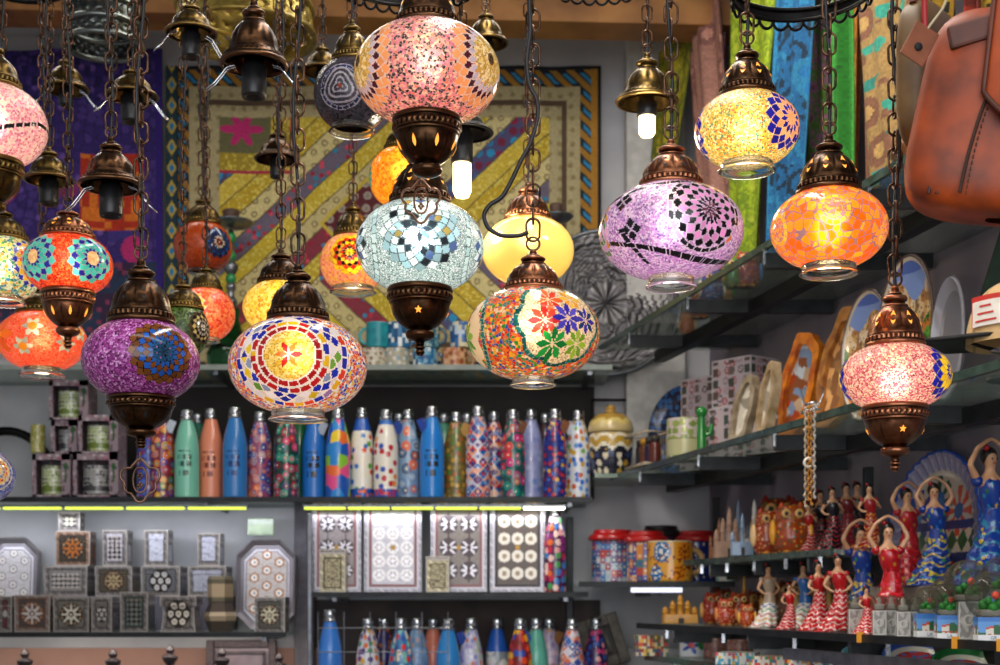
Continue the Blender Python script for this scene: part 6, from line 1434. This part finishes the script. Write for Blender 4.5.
board(762, .06, 362, .05, 'narrow cream board with a beaded edge at the shelf front', ['b8a080', '8c7450', 'd8d0c0', '9c9484', 'c8bca8'], .12, -1.2)
board(737, .05, 375, .06, 'pale narrow board leaning at the shelf front beside the green handled mug', ['a89880', '7c6c54', 'c8c0b0', '8c8474', 'd8d0c0'], .2, -1.0)
# gift boxes with printed lace patterns on the middle shelf
def f_lace(seed):
    def f(u, v, w, h):
        hh, d, ed, _, _ = vor(u+5, v+5, .022, .5, seed); o = np.ones((len(u), 4)); o[:] = C('b8a8ac'); put(o, (hh > .35) & (d < .42), rnd(h01(hh, 2), ['8c7480', 'a03038', '9c8890', '585058'])); put(o, (hh > .35) & (d < .25), C('c8bcc0')); put(o, (hh > .35) & (d < .12), C('903040'))
        cu_, cv_ = u/w*5+.5, v/h*4+.5; m = (np.floor(cu_+10) % 2 == 0) & (np.abs(cu_-np.floor(cu_)-.5) < .34) & (np.abs(cv_-np.floor(cv_)-.5) < .36); put(o, m, rnd(h01(np.floor(cu_), np.floor(cv_), seed), ['40443c', '584840', '3c4840', '6c5c58'])); e = np.minimum(w/2-np.abs(u), h/2-np.abs(v)); put(o, e < .004, C('c8bcc0')); return o
    return f
def gbox(px, off, w, h, d, z, label, seed, rz=-.9):
    x, y = RS(px, off); mb = MB(); pbox(mb, w, d, h, f_lace(seed), f_lace(seed+1), res=.0028)
    root = empty('gift_box', (x, y, z), label, 'box', 'lace printed gift boxes on the middle shelf', rz); mb.build('carton', PM, root); MB().box((0, 0, h+.0008), (w*.98, d*.98, .0012)).build('top_flap', M('flap', 'a89ca0', None, .8), root)
    return root
h1_ = .128
gbox(709, .215, .115, h1_, .10, ZR1, 'lace printed gift box at the lower left of the gift box stack', 2); gbox(740, .19, .115, h1_, .10, ZR1, 'lace printed gift box at the lower middle of the stack', 5); gbox(777, .22, .11, h1_, .10, ZR1, 'lace printed gift box at the lower right behind the orange board', 8)
gbox(710, .215, .115, .11, .10, ZR1+h1_+.0018, 'dark windowed gift box on the upper left of the stack', 11); gbox(745, .20, .125, .115, .10, ZR1+h1_+.0018, 'gift box with red lace print on the upper right of the stack', 14)
x, y = RS(685, .06); mug(x, y, ZR1, .045, .105, pm(['8c9c50', 'a8b068', '788c40'], .02, 'c8b8b0', .4, 3, [(.012, .05, 'b8b488'), (.05, .054, '7c8848')]), 'cream mug with a green cactus shaped handle', '1c7c2c', .0)
x, y = RS(706, .03); root = empty('cactus_ornament', (x-.012, y-.01, ZR1), 'glossy green cactus ornament right of the cream mug', 'ornament'); gm = M('glaze_1c7c2c', '1c7c2c')
MB().tube([(0, 0, 0), (0, 0, .05), (0, 0, .088)], [.011, .010, .008], 14).ball((0, 0, .090), .0135, 14, 10).build('trunk', gm, root); MB().tube([(0, 0, .035), (.02, 0, .04), (.024, 0, .062)], .006, 10).build('arm', gm, root)
# spice rack of small jars
r0 = empty('woven_tray', (X(648, 3.62), 3.62, ZR1), 'pale woven tray holding small dark jars at the corner of the middle shelf', 'tray', None, WR+PI)
for (a, b, c_, d_, e_, g_) in ((0, 0, .006, .15, .09, .01), (0, -.045, .04, .15, .004, .07), (0, .045, .04, .15, .004, .07), (-.075, 0, .04, .004, .09, .07), (.075, 0, .04, .004, .09, .07)): pass
mb = MB()
for zz in (.004, .085): mb.tube([(-.08, -.035, zz), (.08, -.035, zz), (.08, .035, zz), (-.08, .035, zz)], .004, 8, True)
for k in range(9): mb.tube([(-.08+.02*k, -.035, .004), (-.08+.02*k, -.035, .085)], .0014, 6)
mb.build('woven_frame', M('pale_cane', 'b8a890', '8c7c68', .6), r0); MB().box((0, 0, .002), (.155, .066, .003)).build('bottom', M('pale_cane', 'b8a890'), r0)
for k in range(4):
    c_, s_ = math.cos(WR+PI), math.sin(WR+PI); lx = -.056+.037*k; jx, jy = r0.location.x+lx*c_, r0.location.y+lx*s_
    j = empty('spice_jar', (jx, jy, ZR1+.0045), ['reddish brown jar nearest the patterned ceramic jar', 'dark violet jar, second in the woven tray', 'brown jar with a yellow lid, third in the woven tray', 'dark jar nearest the cream mug in the woven tray'][k], 'jar', 'small jars in the woven tray')
    MB().lathe(fine(np.array([(0, 0), (.0145, 0), (.0155, .004), (.0155, .05), (.012, .056), (0, .056)]), 2), 24).build('glass', M('jar_%d' % k, ['5c2820', '30203c', '6c3c20', '2c2428'][k], None, .2), j); MB().lathe([(0, .0565), (.0135, .0565), (.0135, .072), (0, .072)], 24).build('lid', M('jarlid_%d' % (k == 2), 'd09820' if k == 2 else '3c3430'), j)
# large patterned jar next to the bottles
def f_jar(T, z, r):
    o = np.ones((len(T), 4)); o[:] = C('d0b880'); sc = .105+.014*np.abs(np.sin(T*4)); put(o, z < sc, C('e8dcc0')); put(o, z < sc-.012, C('c09838')); put(o, z < sc-.03, C('ece4cc')); put(o, z < sc-.04, C('20202c'))
    hh, d, ed, _, _ = vor(T*.06+1, z, .022, .5, 3); m = z < sc-.045; put(o, m & (d < .4), rnd(hh, ['c09838', 'e8dcc0', '3c4870', '28283c'])); sc2 = .135+.01*np.abs(np.sin(T*4+1)); put(o, z > sc2, C('e0c878')); put(o, z > sc2+.014, C('b89040')); return o
r0 = empty('lidded_jar', (X(611, 3.86), 3.87, ZR1), 'cream and gold scalloped ceramic jar beside the last white dotted bottle', 'jar')
MB().lathe(fine(np.array([(0, 0), (.045, 0), (.05, .006), (.056, .03), (.06, .06), (.062, .09), (.060, .11), (.055, .118), (0, .119)]), 5), 96, colf=f_jar).build('body', PG, r0)
MB().lathe(fine(np.array([(0, .12), (.062, .12), (.064, .128), (.058, .150), (.042, .168), (.018, .176), (.012, .180), (.015, .188), (.008, .196), (0, .197)]), 5), 96, colf=f_jar).build('lid', PG, r0)
# little ledge carrying the jar between back shelf and right shelf
o = MB().box((X(616, 3.88), 3.93, ZR1-.006), (.13, .30, .011)).build('small_ledge', FROST); tag(o, 'small frosted ledge under the cream and gold jar', 'ledge')
# wire frame standing behind the jar
root = empty('wire_stand', (X(628, 4.03), 4.03, ZR1), 'black rectangular wire frame behind the cream and gold jar', 'frame'); w_ = .105; h_ = Z(400, 4.03)-ZR1; hb_ = Z(424, 4.03)-ZR1
MB().tube([(-w_, 0, hb_), (w_, 0, hb_), (w_, 0, h_), (-w_, 0, h_)], .0045, 8, True).build('rectangle', IRON, root)
for s in (-1, 1): MB().tube([(s*w_*.9, 0, 0), (s*w_*.9, 0, hb_)], .004, 8).build('leg', IRON, root)

# necklaces hanging from the middle shelf edge
root0 = None
for i, (dx, lb, c) in enumerate(((-4.5, 'leftmost pale bead strand', 'c8b8a0'), (-1.5, 'amber bead strand with a white ring', 'c8842c'), (1.5, 'gold bead strand in the middle', 'b87c28'), (4.5, 'rightmost slim silver strand', 'b8b0a8'))):
    x, y = RS(811+dx, -.02); x -= .003; root = empty('bead_necklace', (x, y, ZR1), lb+' hanging from the edge of the middle shelf', 'necklace', 'bead necklaces hanging from the middle shelf')
    ln = Z(400, y)-Z(500-6*(i % 2), y); mb = MB(); n = 46
    for k in range(n): mb.ball((.0012*math.sin(k*1.7), -.004, .012-ln*k/n), .0021 if k % 5 else .0034, 7, 5)
    mb.build('beads', M('bead_'+c, c, None, .3), root); MB().tube([(0, .006, .01), (0, -.004, .014), (0, -.004, .002)], .0014, 6).build('hook', CHR, root)
    if i == 1: MB().tube(ringpts(.008, (0, -.006, -ln*.52)), .0025, 8, True).build('white_ring', M('ivory', 'e8e0d0', None, .3), root)
root = empty('wire_holder', (*RS(812, .01), ZR1), 'curled silver wire holder above the necklaces', 'holder')
t = np.linspace(0, 4*PI, 60); MB().tube(np.stack([.022*np.cos(t)*(1-t/20), .012*np.sin(t), .004+.0022*t], 1), .0024, 7).build('curl', CHR, root)
for s in (-1, 1): MB().tube([(0, 0, .015), (s*.015, 0, .03), (s*.022, -.005, .05), (s*.014, -.008, .058)], .0018, 6).build('prong', CHR, root)

# cap with a black peak and cream crown
x, y = RS(985, .075); x -= .015; tag(MB().lathe([(0, 0), (.05, 0), (.05, .004), (.008, .01), (.008, .042), (.045, .046), (0, .047)], 32).build('hat_stand', CHR, None, (x+.07, y, ZR1)), 'small chrome stand under the peaked cap', 'stand')
root = empty('peaked_cap', (x, y, ZR1+.049), 'cap with a black peak and cream crown with a red edged label, right edge', 'cap', None, -.35)
def f_crown(T, z, r): o = np.ones((len(T), 4)); o[:] = C('c8a878'); put(o, (np.abs(((T*6/(2*PI)) % 1)-.5) > .47), C('a88858')); return o
ph = np.linspace(0, PI/2, 16); MB().lathe(np.stack([.085*np.cos(ph)**.7, .10*np.sin(ph)], 1), 64, colf=f_crown, cap=False).xform(Matrix.Translation((.07, 0, 0))).build('crown', PCL, root)
U, V = np.meshgrid(np.linspace(-1, 1, 30), np.linspace(0, 1, 14)); G = np.stack([.07-(.083*np.cos(U*1.1))-.12*V*np.clip(np.cos(U*1.3), 0, 1)**.5, .083*np.sin(U*1.1)*(1-.1*V), .006+.018*(1-V)*0+.012*np.cos(U*1.2)-.004*V], -1)
o = MB().grid(G).build('peak', M('black_felt', '0e0e10', '1a1a1c', .8), root); s = o.modifiers.new('t', 'SOLIDIFY'); s.thickness = .005
def patchq(w, h, y0, mat, nm):
    a = np.linspace(-w, w, 8); return MB().grid(np.array([[(.07-(.0865+y0)*math.cos(k-.9), (.0865+y0)*math.sin(k-.9), zz) for k in a] for zz in (.022, .022+h)])).build(nm, mat, root)
patchq(.36, .046, 0, M('label_red', 'c82820', None, .6), 'label_border'); patchq(.31, .038, .0012, M('label_white', 'e8e4dc', None, .6), 'label')
for k in range(3): patchq(.22-.05*k, .003, .002+.0*k, M('label_red', 'c82820'), 'label_line').location.z = .006+.011*k

# upper shelf things: small figurines, hanging scales bag, dark glass bowls
for i, (px, off, h, cols, lb) in enumerate(((700, .14, .07, ['c83828', 'f0c030', '2868b0'], 'red painted owl at the corner of the upper shelf'), (712, .1, .08, ['2858a8', 'e8d8c0', 'c03028'], 'blue painted owl on the upper shelf'), (722, .13, .075, ['d88828', '2c8048', 'e8e0c8'], 'orange and green owl on the upper shelf'), (734, .09, .07, ['389050', 'e0b030', 'b02828'], 'green owl on the upper shelf beneath the pink scarf'), (747, .12, .085, ['b82c3c', '2c78b8', 'f0d8a0'], 'crimson owl on the upper shelf'), (687, .18, .06, ['e07028', 'f0d0a0', '803018'], 'orange owl at the far end of the upper shelf'))):
    x, y, _ = on(px, off, ZU2); owl(x, y, ZU2, h, cols, lb)
for px, off, c, c2, lb in ((905, .12, '1c4c90', '2c70b8', 'blue ceramic bowl on the upper shelf at right'), (948, .13, '8c5828', '5c3418', 'large brown wooden bowl on the upper shelf at right')):
    x, y, _ = on(px, off, ZU2); R = .05 if px < 930 else .10
    o = MB().lathe(fine(np.array([(0, .002), (R*.4, 0), (R*.8, .02), (R, .05), (R*.96, .051), (R*.75, .024), (0, .008)]), 3), 48, (0, 0, 0)).build('bowl', M('bowl_'+c, c, c2, .25, coat=.4, scale=25), None, (x, y, ZU2)); tag(o, lb, 'bowl')

# ------------------------------------------------------------------ bottom right: lower shelf goods
def f_tilemug(T, z, r):
    o = np.ones((len(T), 4)); o[:] = C('e8e8ec'); q = np.hypot(T+.25, (z-.03)/.026); a = np.arctan2((z-.03)/.026, T+.25); put(o, q < .55+.3*np.cos(a*5), C('3858b8')); put(o, q < .25, C('d84028')); put(o, np.hypot(T-.6, (z-.03)/.03) < .4, C('388c48')); return o
x, y = X(693, 3.50), 3.50; mug(x, y, ZR4, .034, .054, f_tilemug, 'white mug with a blue flower and large handle, lowest right shelf', 'e0e0e4', 0)
for px, lb in ((716, 'left of two plain brown clay cups on the lowest shelf'), (740, 'right of two plain brown clay cups on the lowest shelf')): x, y = RS(px, .12); mug(x, y, ZR4, .031, .05, pm(['8c5c54', '9c6c60'], .02, '7c5048'), lb, '8c5c54', handle=False, group='brown clay cups')
for i, px in enumerate((640, 651, 662)):
    Y = 3.58; o = MB(); pbox(o, .026, .06, .052, (lambda s: lambda u, v, w, h: rnd(h01(np.floor(u/.006), np.floor(v/.009), s), ['c84830', 'e0b040', '3c6c48', '284878', 'd8c8a8', '8c2c28']))(i), res=.003)
    o = o.build('souvenir_box', PS, None, (X(px, Y), Y, ZR4)); tag(o, ['red and yellow printed souvenir packet, leftmost of three on the lowest shelf', 'multicoloured printed souvenir packet in the middle of three', 'printed souvenir packet right of the three, beside the white mug'][i], 'packet', 'printed souvenir packets')
for i, (px, py, c, lb) in enumerate(((738, 657, ['f0f0e8', 'e84040', '40a8c8', 'f0c838'], 'flat white box with colourful print at the bottom edge, left'), (775, 654, ['e8e0d0', '3c8c50', 'd84828', '385c98'], 'flat box with green and red print at the bottom edge, middle'), (812, 656, ['e0dcd4', 'e8a030', '2c7898', 'c03838'], 'flat box with orange print at the bottom edge, right'))):
    x, y = RS(px, .06); mb = MB(); pbox(mb, .085, .10, .026, (lambda c: lambda u, v, w, h: rnd(h01(np.floor(u/.005), np.floor(v/.006), 4), c+[c[0]]*3))(c), res=.003); o = mb.build('flat_box', PS, None, (x, y, ZR4), -.3); tag(o, lb, 'box')
def f_rimpl(c1, c2):
    return lambda x, z, r, a: np.where((r > .86)[:, None], C(c1), np.where((r > .74)[:, None], C('e8e0d0'), np.where((vor(x, z, .2, .7, 2)[1] < .35)[:, None], C('3c78c0'), C(c2))))
for px, off, c1, c2, R, lb, rx in ((925, .10, '2858c0', 'c82c1c', .062, 'red plate with a blue rim tilted at the bottom edge', -1.12), (972, .10, '1c7c38', 'b02820', .055, 'green rimmed plate at the bottom right edge', -1.15), (872, .12, '78b8d0', 'e8e0d0', .05, 'pale turquoise dish at the bottom edge, left of the red plate', -1.15)):
    x, y = RS(px, off); plate((x, y-.03, ZR4+.004), R, 0, rx, f_rimpl(c1, c2), lb, flute=0)

# ------------------------------------------------------------------ leather bags, top right
LEA = M('tan_leather', 'ac4406', '5c2004', .5, scale=22, bmp=.5, lo=.3, hi=.72); LEB = M('brown_leather', '6c2c0c', '3c1606', .45, scale=18, bmp=.3); LED_ = M('dark_leather', '3c1c10', '28120a', .5, scale=20); STI = M('stitching', '3c2010', None, .8)
def rbox(w, d, h, ex=5, n=64, m=40, bulge=.1):
    """soft rounded bag body"""
    ph = np.linspace(-PI/2+.02, PI/2-.02, m); th = np.arange(n)/n*2*PI
    se = lambda c, e: np.sign(c)*np.abs(c)**e
    A, B_ = np.meshgrid(ph, th, indexing='ij'); e = 2/ex
    x = w/2*se(np.cos(A), e)*se(np.cos(B_), e); y = d/2*se(np.cos(A), e)*se(np.sin(B_), e*1.3); z = h/2*se(np.sin(A), e)+h/2
    x *= 1+bulge*(1-z/h-.3); return np.stack([x, y, z], -1)
Yb = 1.42; cx = X(1010, Yb); zb_ = Z(222, Yb)
bag = empty('leather_backpack', (cx, Yb, zb_), 'tan leather backpack with flap hanging at the top right corner', 'bag', None, -.30); bag.rotation_euler = (0, .16, -.30)
Wb, Hb, Db = .215, .205, .10
MB().grid(rbox(Wb, Db, Hb), wu=True, flip=False).build('body', LEA, bag)
def strip(pts, w, mat, nm, par=bag, th=.0035):
    p = np.array(pts, float); o = MB().tube(p, w/2, 8, ry=None); return o.build(nm, mat, par)
def arcx(x, z0, z1, y, n=14): zz = np.linspace(z0, z1, n); return np.stack([x+0*zz, y+0*zz, zz], 1)
fy = -Db/2-.002
for k, xx in enumerate((-.078, -.070, -.048)): strip([(xx+.9*z*z-.004, fy+.012*(abs(xx) > .06), z) for z in np.linspace(.012, .165, 14)], .0035, LED_ if k < 2 else STI, 'piping')
mb = MB()
for k in range(26): mb.box((-.046+.9*(.006*k)**2, fy+.0005, .012+k*.006), (.0012, .0015, .0036))
mb.build('stitching', STI, bag)
mb = MB()
for k in range(30): mb.box((-.088+.9*(.0048*k)**2, fy+.018, .02+k*.0048), (.005, .003, .0022))
mb.build('zip', M('zip_brass', '7c5c38', None, .4, .8), bag)
# front flap, curved lower edge
n = 30; u = np.linspace(-1, 1, n); v = np.linspace(0, 1, 20); U, V = np.meshgrid(u, v); low = .075+.035*np.abs(U)**3
zz = .205-(.205-low)*V; G = np.stack([.028+U*.078*(1-.06*V), fy-.004-.012*np.sin(V*PI*.5)*(1-U**4), zz], -1)
o = MB().grid(G, flip=True).build('front_flap', LEA, bag); s = o.modifiers.new('t', 'SOLIDIFY'); s.thickness = .004
e = np.concatenate([G[:, 0], G[-1, 1:], G[::-1, -1][1:]]); MB().tube(e, .0028, 8).build('flap_piping', LEB, bag)
MB().box((-.045, fy+.004, .178), (.09, .008, .024), 0, None, 0, -.35).build('shoulder_panel', LEB, bag, bevel=.003)
MB().box((.03, fy-.016, .16), (.03, .006, .13)).build('closing_strap', LEB, bag, bevel=.002)
for z in (.165, .175): MB().tube([(.0, fy-.022, z), (.03, fy-.024, z+.002), (.06, fy-.022, z)], .0045, 8).build('strap_loop', LED_ if z > .17 else LEA, bag)
t = np.linspace(0, 1, 20); MB().tube(np.stack([.02+.03*np.sin(t*3), 0*t+.01, .2+t*.14], 1), .008, 10).build('carry_strap', LEB, bag)
MB().tube([(.045, .01, .33), (.04, .01, CEIL-zb_)], .003, 8).build('hanging_cord', CORD, bag)
# second darker bag behind at left with a leather tag
Y2 = 1.62; c2 = (X(930, Y2), Y2, Z(156, Y2)); b2 = empty('leather_satchel', c2, 'dark brown satchel with red edge hanging behind the tan backpack', 'bag', None, .9)
n = 26; U, V = np.meshgrid(np.linspace(-1, 1, n), np.linspace(0, 1, n)); G = rbox(.13, .045, .17, 4); MB().grid(G, wu=True).build('body', M('olive_leather', '6c5028', '4c3418', .5, scale=16, bmp=.3), b2)
a = np.linspace(0, PI, 30); MB().tube(np.stack([-.064*np.cos(a)*.98, 0*a-.018, .165-.0-.16*np.sin(a)], 1), .0035, 8).build('red_piping', M('red_edge', 'a01c20', None, .4), b2)
MB().tube([(-.05, 0, .16), (-.03, 0, .24), (0, 0, .30), (.01, 0, CEIL-c2[2])], .0045, 8).build('strap', LEB, b2)
tg = empty('leather_tag', P(911, 60, 1.30), 'brown leather price tag with a dark round hole beside the backpack', 'tag'); tg.rotation_euler = (0, .5, .2)
MB().box((0, 0, .018), (.026, .002, .036)).build('tag_body', M('tag_leather', '8c4c28', '6c3418', .6), tg, bevel=.0015); MB().lathe([(0, 0), (.004, 0), (.004, .0008), (0, .0008)], 16).xform(Matrix.Translation((.0, -.0014, .014)) @ Matrix.Rotation(PI/2, 4, 'X')).build('hole', DRK, tg)
MB().tube([(0, 0, .034), (.004, 0, .06), (.0, 0, .10), (-.3, 0, .56)], .0012, 6).build('string', M('twine', 'b8a888'), tg)
# dark green leather piece behind the cap at the right edge
sx_, sy_ = RS(990, .22); sc = P(988, 330, sy_)
o = MB().box((sc.x+.03, sc.y, sc.z+.10), (.055, .03, .27), -.5, None, 0, .30).build('scarf', M('dark_green_felt', '123020', '0c2014', .8, scale=60), bevel=.004); o.name = 'felt_bag'; tag(o, 'dark green felt bag hanging behind the cap at the right edge', 'bag')
# steel bar between bag and scarves
